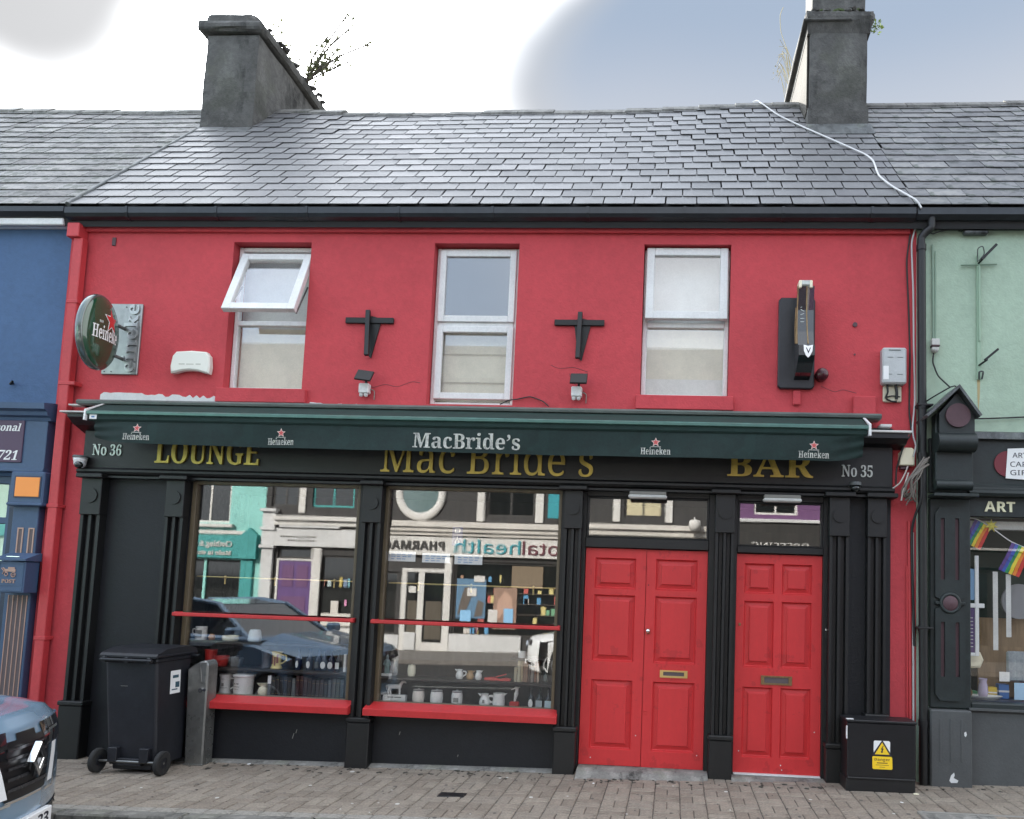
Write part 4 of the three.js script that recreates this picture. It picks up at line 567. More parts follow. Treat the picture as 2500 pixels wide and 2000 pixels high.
{ const t = thing('framed_poster', 'purple poster in a white frame beside the dark green pilaster', 'poster', [2.66, 1.15, -0.16]); mk('sheet', [bx(2.58, 2.72, 1.15, 1.55, -0.16, -0.155)], M([0.10, 0.06, 0.16], 0.7), t); mk('upper_sheet', [bx(2.58, 2.715, 1.62, 1.9, -0.16, -0.155)], M([0.18, 0.32, 0.5], 0.7), t); mk('frame', [cb(2.715, 2.75, 1.12, 2.02, -0.165, -0.145), cb(2.58, 2.715, 1.12, 1.15, -0.165, -0.146), cb(2.58, 2.80, 1.55, 1.59, -0.166, -0.147)], m.paper, t); mk('print_lines', Array.from({ length: 9 }, (_, i) => bx(2.61, 2.70, 1.2 + i * 0.032, 1.206 + i * 0.032, -0.155, -0.1545)), m.ceramic, t); }
solo('cardboard_screen', 'tan corrugated cardboard screen at the back of the craft shop display', 'cardboard', [ext(Array.from({ length: 25 }, (_, i) => [2.83 + i * 0.04, i % 2 ? 0.015 : 0]).concat([[3.79, -0.02], [2.83, -0.02]]), 0, 0.72).rotateX(-Math.PI / 2).translate(0, 0.74, -0.42)], M([0.36, 0.24, 0.13], 0.85, { map: re(T_wood, 0.3) }));
solo('grey_screen_print', 'grey rounded hanging panel at the right edge of the craft shop window', 'panel', disc(3.16, 1.62, -0.3, -0.28, 0.16, 30), M([0.22, 0.22, 0.23], 0.8));
solo('white_tray', 'shallow white tray with painted rim on the craft shop display floor', 'tray', [lathe([[0, 0], [0.10, 0.002], [0.14, 0.03], [0.145, 0.03], [0.105, -0.004], [0, -0.004]], 0, 0, 0, 20).scale(1.25, 1, 0.7).translate(2.79, 0.742, -0.2)], m.ceramic);
solo('glass_vase', 'purple and clear glass vase standing in the white tray', 'vase', lathe([[0, 0], [0.035, 0.002], [0.045, 0.05], [0.038, 0.11], [0.03, 0.14], [0.04, 0.17], [0.036, 0.17], [0.026, 0.14], [0, 0.13]], 2.80, 0.752, -0.2, 16), M([0.42, 0.36, 0.46], 0.1));
solo('ornament', 'brown carved ornament beside the white tray', 'ornament', [lathe([[0, 0], [0.05, 0.002], [0.06, 0.05], [0.03, 0.12], [0.045, 0.17], [0.02, 0.23], [0, 0.24]], 2.67, 0.742, -0.26, 12)], M([0.28, 0.17, 0.07], 0.5, { map: re(T_wood, 0.1) }));
solo('cushion', 'cream bag with small print in the craft shop window', 'bag', [ext([[2.62, 1.0], [2.80, 1.01], [2.83, 1.08], [2.80, 1.15], [2.68, 1.16], [2.62, 1.12]], -0.3, -0.24, [], 0.02)], m.cream);
solo('gift_pouch', 'silver printed gift pouch on the craft shop display', 'pouch', [cb(3.03, 3.2, 0.9, 1.17, -0.28, -0.24, 0.02).rotateX(0)], M([0.42, 0.47, 0.5], 0.35, { metal: 0.4, map: re(T_metal, 0.1) }));
solo('greeting_card', 'pale blue card leaning at the front of the craft shop display', 'card', [cb(3.05, 3.2, 0.75, 0.90, -0.15, -0.145)], M([0.36, 0.52, 0.66], 0.8));
solo('small_card', 'plain cream card in front of the cardboard screen', 'card', [cb(2.95, 3.04, 0.90, 0.985, -0.22, -0.216)], m.ceramic);

[['tall red book', 3.24, 0.10, 0.24, [0.4, 0.04, 0.05]], ['blue boxed candle', 3.02, 0.09, 0.13, [0.06, 0.16, 0.4]], ['yellow tin', 2.92, 0.08, 0.10, [0.6, 0.42, 0.05]], ['green wrapped soap box', 2.73, 0.11, 0.06, [0.08, 0.3, 0.14]], ['pink gift box', 3.34, 0.12, 0.12, [0.55, 0.2, 0.28]]].forEach(([n, x, w, h, c], i) => { const t = thing('gift', `${n} on the craft shop display floor`, 'gift', [x, 0.737, -0.33]); mk('box', [cb(x - w / 2, x + w / 2, 0.737, 0.737 + h, -0.37, -0.29, 0.004)], M(c, 0.5), t); mk('band', [cb(x - w / 2 - 0.001, x + w / 2 + 0.001, 0.737 + h * 0.45, 0.737 + h * 0.58, -0.371, -0.289, 0.001)], m.ceramic, t); });
{ const t = thing('framed_print', 'small framed landscape print standing on the cardboard screen side', 'picture', [3.0, 1.42, -0.5]); mk('frame', [ext(rc(2.68, 2.86, 1.22, 1.46), -0.42, -0.40, [rc(2.695, 2.845, 1.235, 1.445)])], m.brassOld, t); mk('print', [bx(2.69, 2.85, 1.23, 1.34, -0.416, -0.410), ], M([0.10, 0.22, 0.10], 0.7), t); mk('print', [bx(2.69, 2.85, 1.34, 1.45, -0.416, -0.410)], M([0.35, 0.5, 0.6], 0.7), t); }

// ---------------------------------------------------------------- awning
{ const t = thing('awning', 'folded dark green awning with white lettering above the pub fascia', 'awning', [-1.95, 2.76, 0.2]);
  mk('cassette', [prof([[0.03, 3.185], [0.15, 3.185], [0.185, 3.195], [0.19, 3.215], [0.17, 3.235], [0.03, 3.25]], -5.70, 1.80)], m.cassette, t);
  const valY = (x) => 2.787 - 0.012 * Math.sin((x + 5.3) / 6.9 * Math.PI) - 0.003 * (x + 5.3);
  mk('canopy', [prof([[0.17, 3.185], [0.385, 3.085], [0.385, 3.078], [0.17, 3.172]], -5.42, 1.63)], m.awnDark, t);
  mk('front_bar', [prof([[0.36, 3.045], [0.405, 3.038], [0.425, 3.045], [0.425, 3.066], [0.41, 3.078], [0.36, 3.08]], -5.40, 1.63)], m.awnBar, t);
  mk('front_rail', [prof([[0.355, 2.99], [0.40, 2.985], [0.41, 3.0], [0.407, 3.037], [0.355, 3.04]], -5.385, 1.62)], m.awnDark, t);
  { const N = 180, M2 = 12, P = [], idx = []; for (let j = 0; j <= M2; j++) for (let i = 0; i <= N; i++) { const u = i / N, v = j / M2, x = mix(-5.34, 1.60, u), e = Math.min(u, 1 - u) * 6.94, curl = Math.max(0, 1 - e / 0.35), y = mix(2.99, valY(x) + 0.05 * curl * curl, v), z = 0.395 + 0.016 * Math.sin(x * 2.3 + v * 1.2) * v + 0.009 * Math.sin(x * 7.1) * v - 0.05 * curl * v + 0.008 * Math.sin((x * 9 + v * 14)) * curl; P.push(x, y, z); }
    for (let j = 0; j < M2; j++) for (let i = 0; i < N; i++) { const a = j * (N + 1) + i, b = a + 1, c = a + N + 1, d = c + 1; idx.push(a, c, b, b, c, d); }
    const mkSheet = (dz) => { const g = new THREE.BufferGeometry(); g.setAttribute('position', new THREE.Float32BufferAttribute(P.map((v, i) => i % 3 === 2 ? v + dz : v), 3)); g.setIndex(dz ? idx.map((_, i) => idx[i - i % 3 + (2 - i % 3)]) : idx); g.computeVertexNormals(); return g; };
    mk('valance', [mkSheet(0), mkSheet(-0.003)], m.awning, t); }
  const on = (g) => g.map((q) => { const p = q.attributes.position; for (let i = 0; i < p.count; i++) { const x = p.getX(i), y = p.getY(i), v = clamp((2.99 - y) / 0.21); p.setZ(i, p.getZ(i) + 0.3975 + 0.016 * Math.sin(x * 2.3 + v * 1.2) * v + 0.009 * Math.sin(x * 7.1) * v); } q.computeVertexNormals(); return q; });
  mk('lettering', on([text('MacBride’s', SB, -2.338, -1.379, 2.80, 0.133, 0, 0.0015)]), m.valText, t);
  for (const [x, y, w] of [[-4.913, 2.922, 0.118], [-3.56, 2.908, 0.118], [-0.184, 2.894, 0.125], [1.175, 2.895, 0.125]]) {
    const s = mk('emblem', on([star(x, y, 0.042, 0, 0.0012, 0.45)]), m.starPale, t); mk('star', on([star(x, y, 0.031, 0.0012, 0.002, 0.45)]), m.starRed, s);
    mk('wordmark', on([text('Heineken', SB, x - w * 1.04, x + w * 1.04, y - 0.108, 0.058, 0, 0.0015), bx(x - 0.045, x + 0.045, y - 0.042, y - 0.036, 0, 0.0012)]), m.valText, s);
  }
  mk('end_cap', [prof([[0.20, 3.185], [0.215, 3.185], [0.43, 3.085], [0.435, 2.985], [0.40, 2.985], [0.40, 3.08]].reverse(), -5.415, -5.40)], m.white, t); mk('end_cap', [prof([[0.20, 3.185], [0.215, 3.185], [0.43, 3.085], [0.435, 2.985], [0.40, 2.985], [0.40, 3.08]].reverse(), 1.63, 1.65)], m.white, t);
  mk('maker_label', [cb(-5.375, -5.305, 2.998, 3.04, 0.407, 0.4105)], m.paper, t); mk('label_print', [bx(-5.355, -5.325, 3.012, 3.026, 0.4106, 0.4112)], m.inkBlue, t);
  mk('end_board', [cb(-5.78, -5.46, 3.085, 3.10, 0.05, 0.28)], m.whiteOld, t); mk('end_board', [cb(1.68, 2.05, 3.055, 3.075, 0.05, 0.24)], m.whiteOld, t);
  mk('end_hood', [prof([[0.002, 2.93], [0.16, 2.99], [0.25, 3.05], [0.25, 3.082], [0.002, 3.082]], -5.72, -5.43)], m.blackPlastic, t); mk('end_hood', [prof([[0.002, 2.94], [0.16, 2.97], [0.22, 3.01], [0.22, 3.054], [0.002, 3.054]], 1.64, 2.02)], m.blackPlastic, t);
  each('arm', [rod([-4.6, 3.12, 0.1], [-4.6, 3.03, 0.36], 0.02), rod([0.8, 3.10, 0.1], [0.8, 3.03, 0.36], 0.02)], m.cassette, t);
  mk('bracket', [cb(1.80, 1.90, 3.125, 3.15, 0.02, 0.14), cb(-5.83, -5.60, 3.185, 3.20, 0.03, 0.12)], m.whiteOld, t);
}

// ---------------------------------------------------------------- signs and fittings on the wall
{ const c = [-5.40, 3.822, 0.375], t = thing('projecting_sign', 'round green projecting beer sign with red star, bulging like a lens', 'sign', [c[0], 3.47, 0.0]);
  const pr = []; for (let i = 0; i <= 14; i++) { const r = 0.315 * i / 14; pr.push([r * 1.05, 0.010 + 0.075 * Math.sqrt(1 - (r / 0.33) ** 2)]); }
  const gl = M([0.012, 0.062, 0.03], 0.12, { clearcoat: 1, clearcoatRoughness: 0.05 });
  const half = (s) => new THREE.LatheGeometry(pr.slice().reverse().map(([r, h]) => new THREE.Vector2(r, h)), 48).rotateZ(-Math.PI / 2 * s).scale(1, 1, 0.7).translate(...c);
  mk('face', [half(1)], gl, t); mk('face', [half(-1)], gl, t);
  mk('rim', [new THREE.LatheGeometry([[0.326, 0.034], [0.342, 0.032], [0.354, 0.02], [0.357, 0], [0.354, -0.02], [0.342, -0.032], [0.326, -0.034]].map(([r, h]) => new THREE.Vector2(r, -h)), 48).rotateZ(-Math.PI / 2).scale(1, 1, 0.7).translate(...c)], M([0.10, 0.125, 0.115], 0.18, { metal: 0.5, clearcoat: 1 }), t);
  const put = (g, lift) => { const p = g.attributes.position; for (let i = 0; i < p.count; i++) { const u = p.getX(i), v = p.getY(i), q = p.getZ(i), r = Math.min(0.325, Math.hypot(u, v)); p.setXYZ(i, c[0] + 0.010 + 0.075 * Math.sqrt(1 - (r / 0.33) ** 2) + lift + q, c[1] + v, c[2] - u * 0.7); } g.computeVertexNormals(); return g; };
  const rot = (g, a) => g.rotateZ(a);
  mk('star_outline', [put(star(0.10, 0.125, 0.14, 0, 0.001, 0.42), 0.001)], m.paper, t); mk('star', [put(star(0.10, 0.125, 0.118, 0, 0.001, 0.42), 0.003)], M([0.55, 0.03, 0.03], 0.4), t);
  mk('wordmark', [put(rot(text('Heineken', SB, -0.215, 0.315, -0.075, 0.12, 0, 0.001), 0), 0.002)], m.paper, t); mk('small_print', [put(text('EST', SB, -0.12, -0.06, 0.075, 0.02, 0, 0.001), 0.002)], m.paper, t);
  mk('mounting_arm', [rod([c[0], c[1] + 0.15, 0.02], [c[0], c[1] + 0.15, 0.14], 0.018), rod([c[0], c[1] - 0.15, 0.02], [c[0], c[1] - 0.15, 0.14], 0.018)], m.steel, t);
  const bp = mk('back_plate', [cb(-5.605, -5.24, 3.52, 4.225, 0.001, 0.025, 0.005)], M([0.42, 0.43, 0.42], 0.3, { metal: 0.6, map: re(T_metal, 0.5) }), t);
  mk('raised_letters', [text('eineke', SB, -0.335, 0.335, 0, 0.13, 0, 0.012).rotateZ(Math.PI / 2).translate(-5.265, 3.88, 0.0255)].map((g) => { const p = g.attributes.position, keep = []; return g; }), M([0.42, 0.43, 0.42], 0.3, { metal: 0.6 }), bp);
  each('screw', [disc(-5.57, 3.545, 0.025, 0.029, 0.006, 8), disc(-5.50, 3.545, 0.025, 0.029, 0.006, 8), disc(-5.40, 4.19, 0.025, 0.029, 0.006, 8)], m.blackMetal, bp);
}
{ const t = thing('alarm_box', 'cream bell box of the burglar alarm on the red wall', 'alarm box', [-4.68, 3.52, 0]);
  const p = [[-4.87, 3.53], [-4.83, 3.535], [-4.76, 3.555], [-4.68, 3.562], [-4.60, 3.555], [-4.53, 3.535], [-4.49, 3.53], [-4.482, 3.60], [-4.495, 3.70], [-4.53, 3.742], [-4.68, 3.752], [-4.83, 3.742], [-4.865, 3.70], [-4.88, 3.60]];
  mk('cover', [ext(p, 0.0, 0.075, [], 0.014)], M([0.74, 0.73, 0.66], 0.4), t); mk('print', [bx(-4.79, -4.73, 3.612, 3.624, 0.0745, 0.0758), bx(-4.715, -4.64, 3.612, 3.622, 0.0745, 0.0758), bx(-4.62, -4.57, 3.612, 3.624, 0.0745, 0.0758)], M([0.5, 0.49, 0.42], 0.6), t); }
const crossB = (x, lean, label) => { const t = thing('wall_bracket', label, 'bracket', [x, 3.72, 0], 'black cross shaped brackets between the upper windows');
  mk('cross_bar', [cb(x - 0.232, x + 0.238, 4.056, 4.112, 0.001, 0.03)], m.blackMetal, t);
  mk('upright', [cb(-0.021, 0.021, -0.235, 0.235, 0.0, 0.035).rotateX(-0.16).rotateZ(lean).translate(x + 0.01, 3.945, 0.055)], m.blackMetal, t);
  mk('web', [ext([[x - 0.05, 4.11], [x + 0.02, 4.13], [x + 0.12, 4.105], [x + 0.075, 3.90], [x + 0.035, 3.72], [x + 0.0, 3.75]], 0.002, 0.016)], m.blackMetal, t); };
crossB(-2.965, 0.09, 'black cross shaped wall bracket leaning slightly, between the first and second upper windows');
crossB(-0.947, 0.0, 'upright black cross shaped wall bracket between the second and third upper windows');
const flood = (x, y, lean, label) => { const t = thing('floodlight', label, 'floodlight', [x, y - 0.2, 0], 'black floodlights with white sensor boxes above the awning');
  mk('lamp', [cb(-0.078, 0.078, -0.011, 0.011, -0.06, 0.06, 0.004).rotateX(1.05).rotateZ(lean).translate(x + 0.03, y, 0.13)], m.blackMetal, t); mk('yoke', [rod([x + 0.02, y - 0.06, 0.03], [x + 0.03, y, 0.12], 0.012)], m.blackMetal, t);
  mk('sensor_box', [cb(x - 0.045, x + 0.052, y - 0.15, y - 0.055, 0.001, 0.07, 0.008)], m.white, t); each('sensor_eye', [lathe([[0, -0.02], [0.018, -0.012], [0.02, 0.01]], x - 0.02, y - 0.165, 0.05, 10), lathe([[0, -0.02], [0.018, -0.012], [0.02, 0.01]], x + 0.025, y - 0.165, 0.05, 10)], m.white, t);
  mk('lead', [tube([[x + 0.05, y - 0.1, 0.02], [x + 0.09, y - 0.12, 0.015], [x + 0.09, y - 0.2, 0.01]], 0.005)], m.cableGrey, t); };
flood(-2.965, 3.518, -0.12, 'black floodlight with white sensor box, left of the tall middle window'); flood(-0.945, 3.52, 0, 'black floodlight with white sensor box, right of the tall middle window');
{ const t = thing('illuminated_sign', 'black upright beer sign with silver shield, right of the third upper window', 'sign', [1.07, 3.48, 0]);
  mk('plate', [ext([[0.925, 3.482], [1.21, 3.482], [1.232, 3.505], [1.232, 4.31], [1.21, 4.335], [0.925, 4.335], [0.902, 4.31], [0.902, 3.505]], 0.001, 0.05, [], 0.008)], M([0.018, 0.02, 0.025], 0.38, { map: re(T_black, 0.5) }), t);
  const side = [[0.05, 3.56], [0.16, 3.60], [0.30, 3.69], [0.33, 3.71], [0.33, 3.80], [0.27, 3.82], [0.24, 3.95], [0.235, 4.15], [0.27, 4.36], [0.20, 4.385], [0.12, 4.30], [0.05, 4.22]];
  mk('blade', [prof(side, 1.045, 1.185)], M([0.016, 0.016, 0.018], 0.2, { clearcoat: 1 }), t);
  each('gold_trim', [tube([[1.045, 4.36, 0.262], [1.04, 4.15, 0.236], [1.038, 3.95, 0.24], [1.036, 3.83, 0.268]], 0.006), tube([[1.118, 4.36, 0.268], [1.122, 4.15, 0.238], [1.13, 3.95, 0.242], [1.135, 3.83, 0.27]], 0.006), tube([[1.043, 4.2, 0.15], [1.04, 4.0, 0.14], [1.04, 3.86, 0.17]], 0.008)], m.brassOld, t);
  mk('head', [cb(1.05, 1.16, 4.355, 4.41, 0.17, 0.285, 0.012)], m.silver, t); mk('head_cheek', [cb(1.045, 1.07, 4.335, 4.405, 0.165, 0.292, 0.006), cb(1.14, 1.165, 4.335, 4.405, 0.165, 0.292, 0.006)], m.cream, t);
  mk('shield', [ext([[1.085, 3.80], [1.125, 3.79], [1.165, 3.80], [1.162, 3.745], [1.14, 3.70], [1.125, 3.685], [1.105, 3.705], [1.088, 3.745]], 0.331, 0.338)], m.chrome, t); mk('shield_mark', [ext([[1.105, 3.775], [1.127, 3.72], [1.148, 3.775], [1.14, 3.775], [1.127, 3.742], [1.113, 3.775]], 0.338, 0.3395)], m.ink, t);
  mk('lettering', [[4.24, 0.3], [4.215, -0.4], [4.18, 0.5], [4.145, -0.5], [4.11, 0.4], [4.07, 0.0], [4.04, 0.1]].map(([y, a]) => cb(-0.017, 0.017, -0.003, 0.003, 0, 0.002, 0.001).rotateZ(a).translate(1.085, y, 0.2375)), m.silver, t); }
{ const t = thing('wall_lamp', 'small round dark red lamp beside the foot of the upright beer sign', 'lamp', [1.29, 3.55, 0]); mk('body', [lathe([[0, 0.14], [0.045, 0.13], [0.058, 0.1], [0.058, 0.03], [0.03, 0.0], [0, 0]], 0, 0, 0, 20).rotateX(Math.PI / 2).translate(1.292, 3.605, 0.002)], M([0.06, 0.008, 0.014], 0.25), t); mk('badge', [cb(1.278, 1.30, 3.60, 3.625, 0.138, 0.143)], m.maroon, t); }
{ const t = thing('meter_box', 'light grey meter box with open lower tray at the right end of the red wall', 'meter box', [1.93, 3.375, 0]);
  mk('case', [cb(1.825, 2.04, 3.53, 3.862, 0.001, 0.10, 0.014)], M([0.52, 0.54, 0.54], 0.4, { map: re(T_plaster, 0.4) }), t);
  mk('cover_ribs', [cb(1.87, 1.92, 3.768, 3.773, 0.1, 0.103), cb(1.955, 2.005, 3.768, 3.773, 0.1, 0.103), cb(1.88, 1.985, 3.832, 3.84, 0.1, 0.104), cb(1.87, 1.91, 3.612, 3.617, 0.1, 0.103), cb(1.955, 2.005, 3.612, 3.617, 0.1, 0.103)], m.cassette, t);
  mk('label', [cb(1.832, 1.88, 3.565, 3.69, 0.1, 0.1035)], m.paper, t);
  mk('tray', [cb(1.85, 2.015, 3.378, 3.525, 0.001, 0.03, 0.01)], m.blind, t); mk('terminal', [tube([[1.88, 3.53, 0.05], [1.885, 3.46, 0.05], [1.87, 3.41, 0.04], [1.92, 3.385, 0.03], [1.97, 3.38, 0.03]], 0.009), tube([[1.955, 3.53, 0.05], [1.965, 3.46, 0.05], [1.965, 3.40, 0.04]], 0.013), tube([[1.88, 3.42, 0.04], [1.93, 3.43, 0.045], [2.0, 3.425, 0.03]], 0.006)], m.cableBlack, t); }
{ const t = thing('security_camera', 'white turret security camera on the fascia corner above the left pilaster', 'camera', [-5.66, 2.575, 0.06]);
  mk('base', [new THREE.CylinderGeometry(0.062, 0.066, 0.018, 22).translate(-5.655, 2.69, 0.12), cb(-5.69, -5.62, 2.66, 2.69, 0.0, 0.12)], m.lead, t); mk('housing', [lathe([[0, -0.075], [0.03, -0.07], [0.048, -0.045], [0.056, 0.0], [0.06, 0.025], [0, 0.025]], -5.655, 2.655, 0.12, 22)], m.white, t);
  mk('lens', [new THREE.SphereGeometry(0.038, 16, 12).translate(-5.645, 2.612, 0.145)], m.glassDark, t); }
{ const t = thing('security_camera', 'dark dome camera hanging under the fascia near number 35', 'camera', [1.6, 2.50, 0.06]); mk('base', [new THREE.CylinderGeometry(0.05, 0.055, 0.03, 18).translate(1.59, 2.61, 0.12)], m.lead, t); mk('dome', [lathe([[0, -0.06], [0.03, -0.05], [0.042, -0.02], [0.045, 0.01], [0, 0.01]], 1.59, 2.585, 0.12, 16)], m.glassDark, t); mk('lead', [tube([[1.56, 2.6, 0.1], [1.5, 2.56, 0.08], [1.45, 2.54, 0.075]], 0.006)], m.cableBlack, t); }
for (const [x0, x1, l] of [[-0.422, -0.075, 'grey and white strip lamp above the double red doors'], [0.780, 1.118, 'grey and white strip lamp above the single red door']]) { const t = thing('strip_lamp', l, 'lamp', [(x0 + x1) / 2, 2.42, 0.06], 'strip lamps over the red doors'); mk('diffuser', [cb(x0, x1, 2.428, 2.462, 0.086, 0.165, 0.012)], m.whiteOld, t); mk('back', [cb(x0 + 0.008, x1 - 0.008, 2.462, 2.492, 0.086, 0.155, 0.006)], m.cableGrey, t); }
{ const t = thing('junction_box', 'cream cable junction box beside the downpipe above the shopfront corner', 'junction box', [2.05, 2.78, 0]); mk('cover', [ext([[1.985, 2.795], [2.118, 2.795], [2.122, 2.93], [2.095, 2.955], [2.03, 2.955], [1.99, 2.91]], 0.001, 0.075, [], 0.008)], m.cream, t); mk('gland', [cb(2.0, 2.075, 2.762, 2.79, 0.01, 0.05)], m.maroon, t); }

// pipes and cables
{ const t = thing('downpipe', 'red square downpipe down the corner between the blue house and the pub', 'downpipe', [-5.9, -0.12, 0.05]);
  mk('hopper', [cb(-6.01, -5.885, 4.86, 5.0, 0.002, 0.13, 0.006)], m.redPipe, t); mk('pipe', [cb(-5.955, -5.862, -0.2, 4.86, 0.02, 0.10, 0.006)], m.redPipe, t); each('clip', [4.2, 3.39, 2.2, 0.95].map((y) => cb(-5.965, y === 3.39 ? -5.80 : -5.85, y, y + 0.035, 0.0, 0.105)), m.redPipe, t); }
{ const t = thing('downpipe', 'round black plastic downpipe between the red pub and the green house', 'downpipe', [2.19, 0, 0.1]);
  mk('pipe', [rod([2.19, 0.0, 0.10], [2.165, 4.83, 0.10], 0.038, 0.038, 16)], m.blackMetal, t);
  mk('swan_neck', [tube([[2.165, 4.80, 0.10], [2.165, 4.88, 0.10], [2.20, 4.93, 0.11], [2.245, 4.97, 0.12], [2.25, 5.06, 0.12]], 0.036, 12, 24)], m.blackMetal, t);
  each('collar', [4.79, 3.33, 2.88, 1.36, 0.55].map((y) => new THREE.CylinderGeometry(0.044, 0.044, 0.05, 16).translate(2.19 - 0.025 * y / 4.8, y, 0.1)), m.blackMetal, t); each('clip', [1.36, 3.33].map((y) => cb(2.125, 2.26, y - 0.006, y + 0.012, 0.004, 0.145)), m.blackMetal, t); }
solo('wall_conduit', 'thin pale red and white conduit beside the black downpipe', 'conduit', [rod([2.10, 0.57, 0.02], [2.085, 2.3, 0.02], 0.014), rod([2.075, 0.57, 0.016], [2.07, 1.9, 0.016], 0.01)], m.redPipe);
solo('roof_cable', 'white cable running down the slates from the ridge to the gutter corner', 'cable', [tube([[0.85, 7.84, -2.44], [0.90, 7.80, -2.36], [1.11, 7.345, -1.94], [1.36, 6.97, -1.58], [1.57, 6.66, -1.27], [1.87, 6.23, -0.85], [1.92, 6.05, -0.67], [1.90, 5.73, -0.36], [1.97, 5.50, -0.14], [2.10, 5.22, 0.15], [2.14, 5.12, 0.19]], 0.009, 7, 70)], m.cableWhite);
solo('wall_cable', 'white cable hanging down the red wall edge beside the black downpipe', 'cable', [tube([[2.13, 5.0, 0.03], [2.10, 4.85, 0.03], [2.115, 4.4, 0.03], [2.12, 3.9, 0.03], [2.13, 3.4, 0.03], [2.105, 3.15, 0.05], [2.11, 3.05, 0.06], [2.125, 2.97, 0.08], [2.10, 2.87, 0.09]], 0.008, 6, 60), rod([2.125, 0.55, 0.02], [2.118, 2.2, 0.02], 0.01)], m.cableWhite);
solo('wall_cable', 'black cable bundle running down the red wall beside the downpipe', 'cable', [tube([[2.09, 4.95, 0.02], [2.06, 4.7, 0.02], [2.075, 4.3, 0.02], [2.09, 3.8, 0.02], [2.085, 3.3, 0.02], [2.10, 3.1, 0.03], [2.02, 2.98, 0.09], [1.99, 2.88, 0.09], [1.96, 2.76, 0.07], [1.955, 2.62, 0.07]], 0.008, 6, 60), tube([[2.14, 2.9, 0.14], [2.15, 2.5, 0.15], [2.10, 2.2, 0.05], [2.13, 1.2, 0.03]], 0.012, 6, 40)], m.cableBlack);
{ const g = []; for (let i = 0; i < 11; i++) { const a = rr(-0.03, 0.03); g.push(tube([[2.19 + rr(-0.02, 0.04), 2.84 + rr(-0.05, 0.03), 0.16], [2.12 + a, 2.75 + rr(-0.03, 0.03), 0.19], [2.06 + a + rr(-0.03, 0.03), 2.65 + rr(-0.03, 0.02), 0.16 + rr(0, 0.05)], [2.03 + rr(-0.04, 0.08), 2.53 + rr(-0.04, 0.04), 0.13 + rr(0, 0.05)], [2.02 + rr(-0.04, 0.1), 2.46 + rr(-0.04, 0.08), 0.12]], rr(0.006, 0.011), 5, 24)); } solo('cable_tangle', 'loose tangle of grey brown cables around the downpipe below the junction box', 'cables', g, M([0.17, 0.15, 0.13], 0.7)); }
solo('wall_cable', 'pale loose cable curving from the junction box to the fascia end', 'cable', [tube([[2.06, 2.79, 0.06], [2.03, 2.72, 0.09], [1.98, 2.63, 0.1], [1.91, 2.57, 0.08]], 0.007), tube([[2.05, 2.72, 0.12], [2.01, 2.6, 0.14], [1.985, 2.47, 0.13]], 0.008)], M([0.55, 0.48, 0.44], 0.6));
solo('wall_cable', 'thin black cable lying on the peeling flashing beside the middle window', 'cable', [tube([[-1.66, 3.29, 0.03], [-1.58, 3.33, 0.03], [-1.50, 3.345, 0.02], [-1.38, 3.37, 0.02], [-1.26, 3.33, 0.02], [-1.20, 3.28, 0.03]], 0.006)], m.cableBlack);

